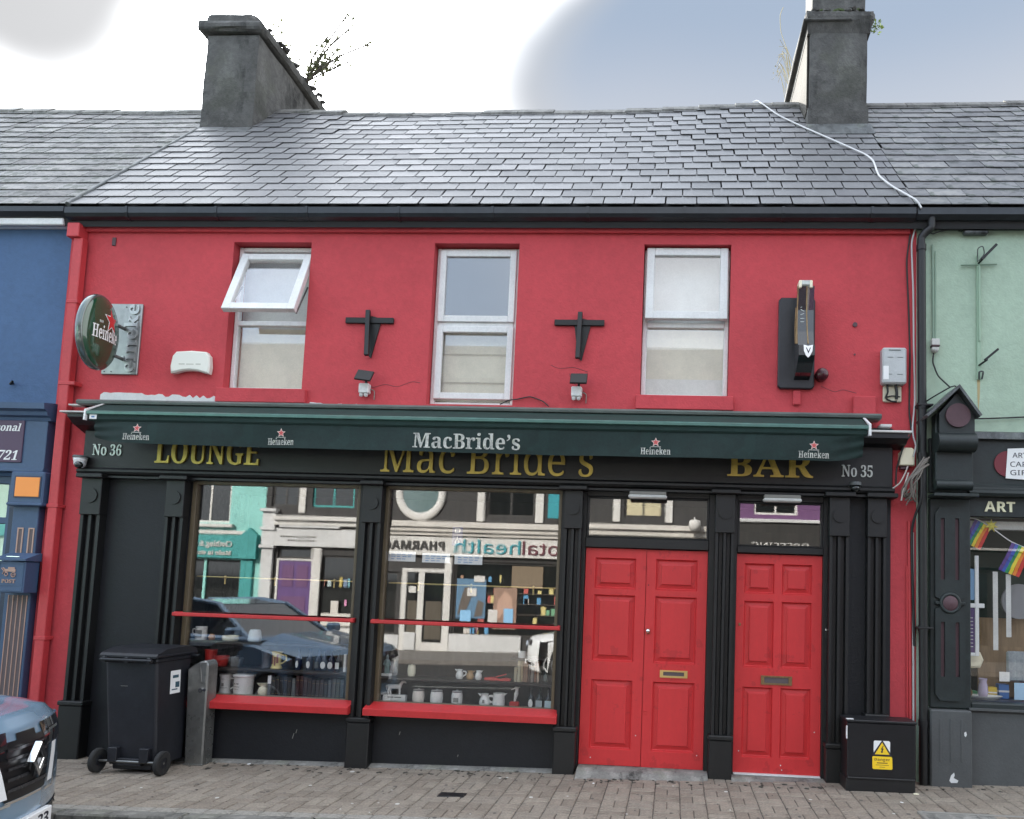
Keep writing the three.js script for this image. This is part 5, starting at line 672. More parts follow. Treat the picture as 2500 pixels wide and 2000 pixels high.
// ---------------------------------------------------------------- bins and cabinet on the pavement
{ const g0 = gy(-4.7), t = thing('wheelie_bin', 'black wheelie bin with white sticker, standing by the dark wall panel', 'bin', [-4.69, g0, 0.36]);
  const secs = [[0.07, -4.80, -4.37, 0.17, 0.56], [0.35, -4.825, -4.38, 0.145, 0.575], [0.94, -4.875, -4.405, 0.10, 0.60], [0.985, -4.88, -4.405, 0.095, 0.605]];
  const ring = ([y, x0, x1, z0, z1]) => { const r = 0.03, o = []; for (const [cx, cz, a0] of [[x1 - r, z1 - r, 0], [x0 + r, z1 - r, 1], [x0 + r, z0 + r, 2], [x1 - r, z0 + r, 3]]) for (let i = 0; i <= 4; i++) { const a = (a0 + i / 4) * Math.PI / 2; o.push([cx + r * Math.cos(a), g0 + y, cz + r * Math.sin(a)]); } return o; };
  const Rg = secs.map(ring), P = []; for (let k = 0; k + 1 < Rg.length; k++) for (let i = 0; i < 20; i++) { const j = (i + 1) % 20; P.push(...Rg[k][i], ...Rg[k + 1][i], ...Rg[k + 1][j], ...Rg[k][i], ...Rg[k + 1][j], ...Rg[k][j]); }
  for (let i = 1; i < 19; i++) P.push(...Rg[0][0], ...Rg[0][i], ...Rg[0][i + 1]);
  const bg = new THREE.BufferGeometry(); bg.setAttribute('position', new THREE.Float32BufferAttribute(P, 3)); bg.computeVertexNormals();
  const bm = M([0.013, 0.0145, 0.020], 0.5, { map: re(T_black, 0.5), bump: T_bump, bs: 0.0008 });
  mk('body', [bg, cb(-4.89, -4.39, g0 + 0.945, g0 + 0.985, 0.085, 0.62, 0.01), cb(-4.70, -4.48, g0 + 0.07, g0 + 0.13, 0.55, 0.60), cb(-4.77, -4.69, g0 + 0.10, g0 + 0.22, 0.50, 0.615), cb(-4.49, -4.41, g0 + 0.10, g0 + 0.22, 0.50, 0.615), cb(-4.76, -4.40, g0 + 0.03, g0 + 0.085, 0.3, 0.56, 0.01)], bm, t);
  mk('lid', [prof([[0.06, 0.99], [0.07, 1.035], [0.16, 1.065], [0.50, 1.055], [0.62, 1.02], [0.645, 1.0], [0.645, 0.985], [0.60, 0.99]].map(([z, y]) => [z, g0 + y]), -4.895, -4.385), cb(-4.90, -4.38, g0 + 0.985, g0 + 1.012, 0.055, 0.64, 0.008)], bm, t);
  mk('handle', [rod([-4.87, g0 + 0.965, 0.665], [-4.41, g0 + 0.965, 0.665], 0.014), ...[-4.84, -4.64, -4.44].map((x) => cb(x - 0.015, x + 0.015, g0 + 0.94, g0 + 0.99, 0.60, 0.67))], bm, t); mk('hinge_lug', [cb(-4.39, -4.33, g0 + 0.965, g0 + 0.985, 0.1, 0.15)], bm, t);
  mk('axle', [rod([-4.87, g0 + 0.105, 0.60], [-4.27, g0 + 0.105, 0.60], 0.011)], m.steel, t);
  for (const x of [-4.862, -4.288]) { const w = mk('wheel', [lathe([[0.045, -0.018], [0.088, -0.022], [0.102, -0.014], [0.102, 0.014], [0.088, 0.022], [0.045, 0.018]], 0, 0, 0, 24).rotateZ(Math.PI / 2).translate(x, g0 + 0.105, 0.60)], m.rubber, t); mk('hub', [new THREE.CylinderGeometry(0.05, 0.05, 0.034, 16).rotateZ(Math.PI / 2).translate(x, g0 + 0.105, 0.60)], bm, w); }
  mk('sticker', [bx(-0.001, 0.001, 0.66, 0.86, 0.27, 0.41).rotateZ(0.035).translate(-4.367, g0 - 0.003, 0)], m.paper, t);
  mk('sticker_print', [bx(-0.001, 0.001, 0.795, 0.82, 0.30, 0.38), bx(-0.001, 0.001, 0.71, 0.76, 0.285, 0.34), bx(-0.001, 0.001, 0.69, 0.70, 0.31, 0.39)].map((g) => g.rotateZ(0.035).translate(-4.3653, g0 - 0.003, 0)), M([0.04, 0.09, 0.12], 0.7), t);
  mk('scuff', [cb(-4.72, -4.655, g0 + 0.735, g0 + 0.742, 0.589, 0.5915, 0.001)], m.cableGrey, t);
}
{ const g0 = gy(-4.25), t = thing('ashtray_bin', 'narrow brushed steel cigarette bin with slanted top beside the wheelie bin', 'cigarette bin', [-4.25, g0, 0.15]);
  const x0 = -4.335, x1 = -4.165, h = 0.93;
  mk('body', [ext([[x0, g0], [x1, g0], [x1 - 0.012, g0 + h - 0.04], [x1 - 0.03, g0 + h - 0.008], [x1 - 0.05, g0 + h], [x0 + 0.07, g0 + h - 0.015], [x0 + 0.01, g0 + h - 0.05], [x0 - 0.035, g0 + h - 0.085]], 0.05, 0.215, [], 0.012)], m.steel, t);
  mk('hood_fold', [cb(-4.246, -4.186, g0 + 0.73, g0 + 0.915, 0.214, 0.222, 0.003), rod([-4.25, g0 + 0.905, 0.218], [-4.222, g0 + 0.74, 0.224], 0.004)], m.steel, t);
  mk('lock', [disc(-4.225, g0 + 0.665, 0.215, 0.232, 0.021, 16)], m.chrome, t); mk('opening', [disc(-4.195, g0 + 0.668, 0.2151, 0.2165, 0.014, 14)], m.ink, t); mk('base', [cb(x0 - 0.008, x1 + 0.008, g0 - 0.02, g0 + 0.012, 0.04, 0.226, 0.004)], m.steel, t);
}
{ const g0 = gy(1.75), t = thing('utility_cabinet', 'black utility cabinet with yellow warning stickers beside the downpipe', 'cabinet', [1.76, g0, 0.2]);
  mk('body', [cb(1.478, 2.036, g0 + 0.10, 0.575, 0.13, 0.395, 0.008)], M([0.009, 0.009, 0.011], 0.42, { map: re(T_black, 0.7) }), t);
  mk('top', [cb(1.47, 2.044, 0.575, 0.596, 0.13, 0.402, 0.005)], m.blackPlastic, t); mk('base', [cb(1.47, 2.03, g0 - 0.05, g0 + 0.10, 0.13, 0.40, 0.006), cb(1.48, 2.03, g0 + 0.095, g0 + 0.112, 0.13, 0.408, 0.004)], m.blackMetal, t);
  mk('edge_trim', [cb(1.468, 1.478, 0.44, 0.545, 0.385, 0.402, 0.002), cb(1.47, 1.53, 0.597, 0.603, 0.36, 0.40, 0.002)], m.white, t);
  const z = 0.3955;
  mk('sticker_back', [ext([[1.693, 0.322], [1.826, 0.322], [1.826, 0.425], [1.815, 0.434], [1.70, 0.434], [1.693, 0.425]], z, z + 0.0012)], m.paper, t);
  mk('warning_border', [ext([[1.678, 0.315], [1.841, 0.315], [1.7625, 0.442]], z + 0.0012, z + 0.002)], m.ink, t); mk('warning_triangle', [ext([[1.702, 0.324], [1.821, 0.324], [1.7615, 0.421]], z + 0.002, z + 0.0028)], m.yellow, t);
  mk('lightning_mark', [ext([[1.768, 0.396], [1.750, 0.364], [1.760, 0.364], [1.752, 0.346], [1.7475, 0.346], [1.762, 0.333], [1.768, 0.350], [1.7635, 0.348], [1.774, 0.372], [1.763, 0.372], [1.774, 0.396]].reverse(), z + 0.0028, z + 0.0036)], m.ink, t);
  mk('warning_panel', [ext([[1.69, 0.204], [1.838, 0.204], [1.846, 0.212], [1.843, 0.300], [1.836, 0.307], [1.688, 0.307], [1.682, 0.300], [1.684, 0.212]], z, z + 0.0015)], m.yellow, t);
  mk('warning_text', [text('Danger', HB, 1.70, 1.825, 0.272, 0.022, z + 0.0015, z + 0.0022), bx(1.72, 1.806, 0.251, 0.259, z + 0.0015, z + 0.002), bx(1.71, 1.816, 0.236, 0.240, z + 0.0015, z + 0.002), bx(1.74, 1.786, 0.220, 0.224, z + 0.0015, z + 0.002)], M([0.2, 0.12, 0.02], 0.7), t);
}
for (const [x, z, s, l] of [[-3.78, 0.12, 0.016, 'white scrap of litter by the stall riser under the first shop window'], [-0.62, 0.42, 0.012, 'tiny white scrap of litter on the paving in front of the double doors'], [2.02, 0.45, 0.02, 'yellowish dry leaf by the foot of the utility cabinet'], [1.83, 0.72, 0.012, 'small white scrap on the paving in front of the utility cabinet']]) solo('litter', l, 'litter', [new THREE.DodecahedronGeometry(s, 0).scale(1.3, 0.35, 0.8).rotateY(x * 3).translate(x, gy(x) + s * 0.3, z)], l.includes('leaf') ? m.cream : m.paper);

// ---------------------------------------------------------------- window displays
const SH = (label, p, build) => { const t = thing('display_shelf', label, 'shelf', p); build(t); };
SH('black shelf unit with two boards behind the first shop window', [-3.8, 0.44, -0.28], (t) => {
  mk('board', [cb(-4.72, -3.02, 0.955, 0.98, -0.40, -0.16, 0.003)], m.shelf, t); mk('board', [cb(-4.72, -3.02, 0.712, 0.737, -0.40, -0.16, 0.003)], m.shelf, t); mk('floor_board', [cb(-4.75, -2.98, 0.445, 0.47, -0.45, -0.17, 0.003)], m.shelf, t);
  mk('side_board', [cb(-4.75, -4.725, 0.47, 0.98, -0.40, -0.16), cb(-3.01, -2.985, 0.47, 0.98, -0.40, -0.16)], m.shelf, t); });
SH('black shelf unit with one long board behind the second shop window', [-1.9, 0.44, -0.28], (t) => {
  mk('board', [cb(-2.80, -1.02, 0.688, 0.712, -0.40, -0.16, 0.003)], m.shelf, t); mk('upper_board', [cb(-1.47, -1.02, 0.915, 0.932, -0.40, -0.18, 0.003)], m.shelf, t); mk('floor_board', [cb(-2.82, -1.0, 0.44, 0.465, -0.45, -0.17, 0.003)], m.shelf, t);
  mk('side_board', [cb(-2.83, -2.805, 0.465, 0.93, -0.40, -0.16), cb(-1.015, -0.99, 0.465, 0.93, -0.40, -0.16)], m.shelf, t); });
const Z = -0.25;
function pot(name, label, cat, x, y, w, h, pr, mat, o = {}) {
  const t = thing(name, label, cat, [x, y, Z], o.group), k = w / 2;
  const outer = pr.map(([r, q]) => [r * k, q * h]), inner = outer.slice(Math.ceil(outer.length / 2)).reverse().map(([r, q]) => [Math.max(0.001, r - 0.005), q]);
  mk('body', [lathe([[0, 0], ...outer, ...(o.closed ? [] : inner), [0, o.closed ? outer[outer.length - 1][1] : inner[inner.length - 1][1] * 0.9]], x, y, Z, 20)], mat, t);
  if (o.handle) mk('handle', [tube([[x + o.handle * k * 0.8, y + h * 0.82, Z], [x + o.handle * (k + h * 0.22), y + h * 0.78, Z], [x + o.handle * (k + h * 0.24), y + h * 0.5, Z], [x + o.handle * k * 0.85, y + h * 0.3, Z]], 0.007, 6, 16)], mat, t);
  if (o.spout) mk('spout', [ext([[x + o.spout * k * 0.55, y + h * 0.98], [x + o.spout * k * 1.25, y + h * 1.02], [x + o.spout * k * 0.75, y + h * 0.78]].slice()[o.spout > 0 ? 'slice' : 'reverse'](), Z - 0.014, Z + 0.014, [], 0.003)], mat, t);
  if (o.lid) mk('lid', [lathe([[0, h * 1.10], [k * 0.2, h * 1.09], [k * 0.18, h * 1.04], [k * 0.85, h * 1.03], [k * 0.9, h * 0.985], [0, h * 0.985]], x, y, Z, 20)], mat, t);
  if (o.band) mk('band', [new THREE.TorusGeometry(k * 0.86, 0.003, 5, 24).rotateX(Math.PI / 2).translate(x, y + h * 0.96, Z)], m.ink, t);
  if (o.print) mk('print', o.print.map(([a, b, c, d]) => { const g = new THREE.BoxGeometry((b - a) * w, (d - c) * h, 0.001, 6, 1, 1).translate((a + b) / 2 * w - k, 0, 0); const p = g.attributes.position; for (let i = 0; i < p.count; i++) { const u = p.getX(i); p.setXYZ(i, x + u, y + (c + d) / 2 * h + p.getY(i), Z + Math.sqrt(Math.max(0, (o.pr ?? 1) ** 2 * k * k - u * u)) + 0.0012 + p.getZ(i)); } return g; }), o.ink || m.cableGrey, t);
  return t;
}
const JUG = [[0.62, 0], [0.8, 0.08], [1, 0.32], [0.85, 0.6], [0.6, 0.8], [0.62, 0.92], [0.78, 1]], MUG = [[0.92, 0], [0.96, 0.04], [0.96, 0.96], [1, 1]], BARREL = [[0.78, 0], [0.86, 0.05], [0.98, 0.3], [1, 0.5], [0.98, 0.75], [0.86, 0.95], [0.82, 1]], TANK = [[0.95, 0], [1, 0.06], [0.8, 0.2], [0.76, 0.5], [0.84, 0.85], [1, 1]];
// first window
pot('mug', 'white mug with dark print at the left end of the top shelf', 'mug', -4.55, 0.98, 0.11, 0.125, MUG, m.ceramic, { handle: -1, print: [[0.2, 0.8, 0.2, 0.75]] });
solo('ornament', 'small orange round ornament next to the printed white mug on the top shelf', 'ornament', lathe([[0, 0], [0.025, 0.005], [0.034, 0.03], [0.02, 0.055], [0, 0.06]], -4.44, 0.98, Z, 14), M([0.55, 0.26, 0.08], 0.5));
pot('dish', 'low cream oval dish on the top shelf of the first window', 'dish', -4.25, 0.98, 0.155, 0.05, [[0.8, 0], [0.95, 0.2], [1, 0.7], [0.96, 1]], m.cream);
pot('cup', 'plain white cup on the top shelf of the first window', 'cup', -4.01, 0.98, 0.125, 0.115, [[0.8, 0], [0.98, 0.08], [1, 0.3], [0.86, 0.85], [0.7, 1]], M([0.62, 0.68, 0.70], 0.25));
pot('beaker', 'tall red glazed beaker on the middle shelf of the first window', 'beaker', -4.435, 0.737, 0.115, 0.155, [[0.85, 0], [0.85, 0.5], [0.95, 0.95], [1, 1]], m.redGlaze);
pot('bowl', 'deep red glazed bowl on the middle shelf of the first window', 'bowl', -4.325, 0.737, 0.14, 0.10, [[0.55, 0], [0.75, 0.1], [0.95, 0.6], [1, 1]], m.redGlaze);
solo('coin_box', 'dark little money box behind the red bowl', 'money box', [cb(-4.21, -4.12, 0.738, 0.83, Z - 0.04, Z + 0.04, 0.01), cb(-4.185, -4.145, 0.83, 0.845, Z - 0.02, Z + 0.02), disc(-4.15, 0.815, Z + 0.04, Z + 0.048, 0.01)], m.lead);
pot('tankard', 'dark grey stoneware tankard with white foot on the middle shelf', 'tankard', -3.88, 0.737, 0.10, 0.165, TANK, M([0.13, 0.12, 0.13], 0.35, { map: re(T_conc, 0.1) }), { lid: true });
pot('tankard', 'yellow tankard with brown figures on the middle shelf', 'tankard', -3.775, 0.737, 0.105, 0.16, TANK, M([0.72, 0.58, 0.22], 0.35), { handle: 1, print: [[0.2, 0.35, 0.3, 0.8], [0.45, 0.6, 0.2, 0.7], [0.65, 0.8, 0.35, 0.85]], ink: M([0.25, 0.08, 0.04], 0.6), pr: 0.86 });
{ const C = [[0.02, 0.03, 0.07], [0.025, 0.035, 0.06], [0.02, 0.03, 0.06], [0.03, 0.035, 0.05], [0.025, 0.03, 0.055], [0.03, 0.03, 0.035]];
  const at = ['left end of the labelled row, narrow label', 'second of the labelled row, tall label', 'third of the labelled row, square grey label', 'fourth of the labelled row, round label', 'fifth of the labelled row, round label', 'last of the labelled row, lettered label'];
  [-3.56, -3.45, -3.365, -3.305, -3.235, -3.165].forEach((x, i) => { const t = thing('bottle', `dark bottle on the middle shelf, ${at[i]}`, 'bottle', [x, 0.737, Z], 'dark labelled bottles on the middle shelf');
    mk('body', [lathe([[0, 0], [0.03, 0.002], [0.032, 0.09], [0.028, 0.115], [0.011, 0.145], [0.011, 0.185], [0.013, 0.186], [0.013, 0.195], [0, 0.196]], x, 0.737, Z, 14)], M(C[i], 0.12), t);
    const g = i === 2 || i === 5 ? bx(-0.018, 0.018, -0.03, 0.03, 0, 0.002) : disc(0, 0, 0, 0.002, 1, 18).scale(i === 0 ? 0.013 : i === 1 ? 0.018 : 0.024, 0.033, 1); mk('label', [g.translate(x, 0.79, Z + 0.0325)], i === 2 ? m.lead : m.ceramic, t); }); }
solo('book', 'slim cream book standing at the right end of the middle shelf', 'book', cb(-3.105, -3.08, 0.737, 0.90, Z - 0.08, Z + 0.03, 0.002), m.ceramic);
pot('tankard', 'white footed jug with bird picture on the window floor of the first window', 'jug', -4.27, 0.47, 0.12, 0.195, TANK, m.ceramic, { handle: 1, print: [[0.42, 0.6, 0.45, 0.6], [0.3, 0.8, 0.36, 0.385], [0.15, 0.85, 0.78, 0.8]], pr: 0.8 });
pot('crock', 'big white lidded crock with faded lettering on the window floor', 'crock', -4.085, 0.47, 0.185, 0.205, [[0.9, 0], [0.96, 0.04], [0.96, 0.88], [1.1, 0.9], [1.1, 0.97], [0.98, 1]], m.ceramic, { lid: true, closed: true, print: [[0.12, 0.3, 0.56, 0.62], [0.36, 0.5, 0.56, 0.62], [0.2, 0.55, 0.44, 0.47], [0.25, 0.5, 0.34, 0.36]] });
pot('vase', 'small cream ball vase between the crock and the row of books', 'vase', -3.885, 0.47, 0.105, 0.125, [[0.5, 0], [0.85, 0.12], [1, 0.4], [0.82, 0.68], [0.5, 0.8], [0.95, 1]], m.cream, { spout: -1 });
{ const C = [[0.16, 0.18, 0.2], [0.05, 0.055, 0.06], [0.03, 0.03, 0.033], [0.035, 0.035, 0.04], [0.045, 0.045, 0.05], [0.03, 0.03, 0.03], [0.18, 0.19, 0.18], [0.06, 0.02, 0.022], [0.07, 0.022, 0.026], [0.065, 0.03, 0.03], [0.05, 0.025, 0.025], [0.05, 0.035, 0.03], [0.07, 0.05, 0.045], [0.08, 0.06, 0.06], [0.06, 0.06, 0.062], [0.11, 0.12, 0.125], [0.14, 0.15, 0.14], [0.10, 0.11, 0.09], [0.12, 0.15, 0.17]];
  const cl = ['grey blue book with white spine label, first of the row', 'very dark grey book, second of the row', 'black book, third of the row', 'black book, fourth of the row', 'charcoal book, fifth of the row', 'black book, sixth of the row', 'pale grey book, seventh of the row', 'tall maroon book, eighth of the row', 'tall maroon book, ninth of the row', 'maroon brown book, tenth of the row', 'dark brown book, eleventh of the row', 'dark brown book, twelfth of the row', 'brown book, thirteenth of the row', 'dusty brown book, sixth from the right end of the row', 'dark grey book, fifth from the right end of the row', 'grey book, fourth from the right end of the row', 'light grey book, third from the right end of the row', 'olive grey book, second from the right end of the row', 'blue grey book at the right end of the row'];
  let x = -3.825; C.forEach((c, i) => { const w = 0.0395, h = [0.21, 0.195, 0.21, 0.2, 0.205, 0.2, 0.19, 0.215, 0.215, 0.21, 0.20, 0.185, 0.185, 0.19, 0.18, 0.19, 0.20, 0.20, 0.195][i], t = thing('book', `${cl[i].replace(' of the row', ' of the floor row').replace('end of the row', 'end of the floor row')}`, 'book', [x + w / 2, 0.47, Z], 'row of old books on the first window floor');
    mk('cover', [cb(x, x + w - 0.003, 0.47, 0.47 + h, Z - 0.09, Z + 0.05, 0.005)], M(c, 0.5, { map: re(T_wood, 0.1) }), t); mk('spine_band', [bx(x + 0.004, x + w - 0.007, 0.47 + h * 0.8, 0.47 + h * 0.82, Z + 0.05, Z + 0.051), bx(x + 0.004, x + w - 0.007, 0.47 + h * 0.2, 0.47 + h * 0.215, Z + 0.05, Z + 0.051)], i % 3 ? m.brassOld : m.cableGrey, t); if (i === 0) mk('spine_label', [bx(x + 0.002, x + w - 0.005, 0.60, 0.675, Z + 0.0505, Z + 0.052)], m.paper, t); x += w; }); }
// second window
{ const t = thing('horse_figurine', 'white horse figurine on a plinth in the second shop window', 'figurine', [-2.595, 0.465, Z]), c = [-2.59, 0.545];
  const L = (a, b, ra, rb) => [[c[0] + a[0], c[1] + a[1], Z + (a[2] || 0)], [c[0] + b[0], c[1] + b[1], Z + (b[2] || 0)], ra, rb];
  mk('horse', [blob([L([-0.055, 0.072], [0.03, 0.074], 0.021, 0.022), L([0.03, 0.078], [0.062, 0.125], 0.019, 0.012), L([0.062, 0.128], [0.09, 0.112], 0.0125, 0.007), L([0.062, 0.135], [0.066, 0.148], 0.004, 0.002),
    L([-0.058, 0.066, 0.009], [-0.072, 0.036, 0.01], 0.017, 0.008), L([-0.072, 0.036, 0.01], [-0.066, 0.004, 0.01], 0.007, 0.006), L([-0.055, 0.066, -0.009], [-0.06, 0.034, -0.01], 0.017, 0.008), L([-0.06, 0.034, -0.01], [-0.05, 0.004, -0.01], 0.007, 0.006),
    L([0.034, 0.064, 0.009], [0.04, 0.034, 0.01], 0.012, 0.007), L([0.04, 0.034, 0.01], [0.042, 0.004, 0.01], 0.006, 0.006), L([0.03, 0.064, -0.009], [0.028, 0.034, -0.01], 0.012, 0.007), L([0.028, 0.034, -0.01], [0.027, 0.004, -0.01], 0.006, 0.006),
    L([-0.074, 0.084], [-0.09, 0.076], 0.008, 0.009), L([-0.09, 0.076], [-0.09, 0.04], 0.009, 0.004)], 0.0045, 0.008)], m.ceramic, t);
  mk('plinth', [cb(-2.70, -2.488, 0.465, 0.545, Z - 0.035, Z + 0.035, 0.006)], m.ceramic, t); mk('plinth_print', [bx(-2.655, -2.60, 0.52, 0.53, Z + 0.035, Z + 0.036), bx(-2.59, -2.525, 0.52, 0.53, Z + 0.035, Z + 0.036)], m.cableGrey, t); }
pot('jar', 'cream lidded barrel jar next to the horse figurine', 'jar', -2.37, 0.465, 0.115, 0.135, BARREL, M([0.70, 0.63, 0.55], 0.25), { lid: true, band: true, closed: true, group: 'lidded barrel jars on the second window floor' });
pot('jar', 'white lidded barrel jar in the middle of the three', 'jar', -2.195, 0.465, 0.12, 0.135, BARREL, m.ceramic, { lid: true, band: true, closed: true, group: 'lidded barrel jars on the second window floor' });
pot('jar', 'white lidded barrel jar farthest from the horse', 'jar', -2.0, 0.465, 0.105, 0.135, BARREL, m.ceramic, { lid: true, band: true, closed: true, print: [[0.3, 0.75, 0.3, 0.6]], group: 'lidded barrel jars on the second window floor' });
pot('jug', 'round white jug with small crest on the second window floor', 'jug', -1.735, 0.465, 0.105, 0.125, JUG, m.ceramic, { handle: 1, spout: -1, print: [[0.4, 0.6, 0.35, 0.6]] });
pot('jug', 'tall white jug with spout to the right on the second window floor', 'jug', -1.60, 0.465, 0.125, 0.135, [[0.85, 0], [0.9, 0.05], [0.88, 0.5], [0.84, 0.9], [0.9, 1]], m.ceramic, { handle: -1, spout: 1 });
{ const t = thing('bird_figurine', 'white bird ornament on a red base on the second window floor', 'figurine', [-1.445, 0.465, Z]); mk('bird', [blob([[[-1.45, 0.53, Z], [-1.437, 0.60, Z], 0.009, 0.02], [[-1.437, 0.60, Z], [-1.43, 0.645, Z], 0.017, 0.014], [[-1.43, 0.65, Z], [-1.445, 0.655, Z], 0.014, 0.011], [[-1.445, 0.652, Z], [-1.485, 0.635, Z], 0.007, 0.004], [[-1.43, 0.655, Z], [-1.405, 0.662, Z], 0.008, 0.004]], 0.005, 0.008)], m.ceramic, t); mk('base', [cb(-1.495, -1.405, 0.465, 0.53, Z - 0.03, Z + 0.03, 0.01)], m.redGlaze, t); }
[[-1.295, 0.062, 'leftmost of the three, pale oval label'], [-1.215, 0.075, 'middle of the three, square label'], [-1.13, 0.075, 'rightmost of the three, blue white label']].forEach(([x, w, l], i) => { const t = thing('bottle', `dark bottle on the second window floor, ${l}`, 'bottle', [x, 0.465, Z], 'dark bottles on the second window floor'); const k = w / 2; mk('body', [lathe([[0, 0], [k * 0.95, 0.003], [k, 0.09], [k * 0.8, 0.115], [0.011, 0.14], [0.010, 0.185], [0.013, 0.187], [0.013, 0.196], [0, 0.197]], x, 0.465, Z, 16)], M([0.012, 0.016, 0.016], 0.1), t);
  mk('label', [(i === 0 ? disc(0, 0, 0, 0.002, 1, 18).scale(0.02, 0.042, 1) : bx(-k * 0.78, k * 0.78, -0.032, 0.032, 0, 0.002)).translate(x, 0.52, Z + k + 0.0005)], i === 2 ? M([0.5, 0.62, 0.66], 0.6) : i ? M([0.4, 0.44, 0.45], 0.6) : m.ceramic, t); });
{ const t = thing('statuette', 'greenish standing statuette on a white base at the left end of the shelf', 'figurine', [-2.69, 0.712, Z]); const x = -2.69, y = 0.735;
  mk('figure', [blob([[[x - 0.012, y + 0.003, Z], [x - 0.009, y + 0.07, Z], 0.011, 0.014], [[x + 0.012, y + 0.003, Z], [x + 0.009, y + 0.07, Z], 0.011, 0.014], [[x, y + 0.075, Z], [x, y + 0.115, Z], 0.018, 0.023], [[x - 0.02, y + 0.115, Z], [x - 0.03, y + 0.085, Z + 0.005], 0.009, 0.007], [[x - 0.03, y + 0.085, Z + 0.005], [x - 0.008, y + 0.085, Z + 0.02], 0.007, 0.006], [[x + 0.02, y + 0.115, Z], [x + 0.03, y + 0.08, Z + 0.004], 0.009, 0.007], [[x, y + 0.125, Z], [x, y + 0.138, Z], 0.008, 0.008], [[x, y + 0.146, Z], [x, y + 0.154, Z], 0.013, 0.012], [[x, y + 0.16, Z], [x, y + 0.17, Z], 0.013, 0.006]], 0.005, 0.007)], M([0.22, 0.30, 0.28], 0.5), t); mk('base', [cb(x - 0.045, x + 0.045, 0.712, 0.737, Z - 0.03, Z + 0.03)], m.ceramic, t); }
pot('lantern', 'small cream lantern jar hanging from a cord above the barrel jars', 'lantern', -2.45, 0.72, 0.075, 0.10, BARREL, m.cream, { lid: true, closed: true });
pot('creamer', 'white creamer with handle on the right, leftmost of the three small jugs on the shelf', 'jug', -1.985, 0.712, 0.075, 0.09, JUG, m.ceramic, { handle: 1, spout: -1, group: 'three small jugs on the shelf' });
pot('creamer', 'brown creamer in the middle of the three small jugs on the shelf', 'jug', -1.885, 0.712, 0.072, 0.08, JUG, m.terracotta, { spout: 1, group: 'three small jugs on the shelf' });
pot('creamer', 'white creamer with spout on the right, rightmost of the three small jugs on the shelf', 'jug', -1.805, 0.712, 0.068, 0.085, JUG, m.ceramic, { spout: 1, group: 'three small jugs on the shelf' });
solo('model_boat', 'long low red model lying on the shelf beside the small jugs', 'model', [ext([[-1.745, 0.715], [-1.50, 0.713], [-1.495, 0.735], [-1.545, 0.742], [-1.60, 0.73], [-1.66, 0.745], [-1.74, 0.738]], Z - 0.02, Z + 0.03, [], 0.004), rod([-1.64, 0.745, Z], [-1.54, 0.775, Z], 0.005)], M([0.55, 0.06, 0.05], 0.4));
[[-1.46, 0.03, 0.135, [0.6, 0.52, 0.36], 'short cream book, first of the shelf row'], [-1.428, 0.03, 0.195, [0.66, 0.58, 0.40], 'tall cream book, second of the shelf row'], [-1.396, 0.022, 0.195, [0.62, 0.48, 0.28], 'tan book, third of the shelf row'], [-1.372, 0.045, 0.19, [0.36, 0.20, 0.12], 'broad brown book, fourth of the shelf row'], [-1.322, 0.018, 0.18, [0.12, 0.06, 0.04], 'thin dark brown book, fifth of the shelf row'], [-1.302, 0.032, 0.185, [0.30, 0.24, 0.2], 'grey brown book, sixth of the shelf row'], [-1.268, 0.022, 0.185, [0.32, 0.13, 0.07], 'rust book, seventh of the shelf row'], [-1.244, 0.022, 0.20, [0.58, 0.42, 0.30], 'pink tan book at the right end of the shelf row']].forEach(([x, w, h, c, l]) => { const t = thing('book', l, 'book', [x + w / 2, 0.712, Z], 'row of pale books on the shelf of the second window'); mk('cover', [cb(x, x + w - 0.002, 0.712, 0.712 + h, Z - 0.08, Z + 0.04, 0.004)], M(c, 0.6, { map: re(T_wood, 0.1) }), t); mk('spine_band', [bx(x + 0.003, x + w - 0.005, 0.712 + h * 0.78, 0.712 + h * 0.8, Z + 0.04, Z + 0.041)], m.terracotta, t); });
{ const t = thing('bottle', 'long necked bottle with pale label on the shelf right of the pale books', 'bottle', [-1.165, 0.712, Z]); mk('body', [lathe([[0, 0], [0.024, 0.003], [0.027, 0.05], [0.022, 0.09], [0.008, 0.125], [0.007, 0.18], [0, 0.182]], -1.165, 0.712, Z, 14)], M([0.05, 0.055, 0.05], 0.15), t); mk('label', [disc(0, 0, 0, 0.002, 1, 16).scale(0.017, 0.034, 1).translate(-1.165, 0.762, Z + 0.0275)], m.cassette, t); }
pot('cup', 'small white cup standing on the short upper board of the second window', 'cup', -1.40, 0.932, 0.07, 0.06, MUG, m.ceramic);
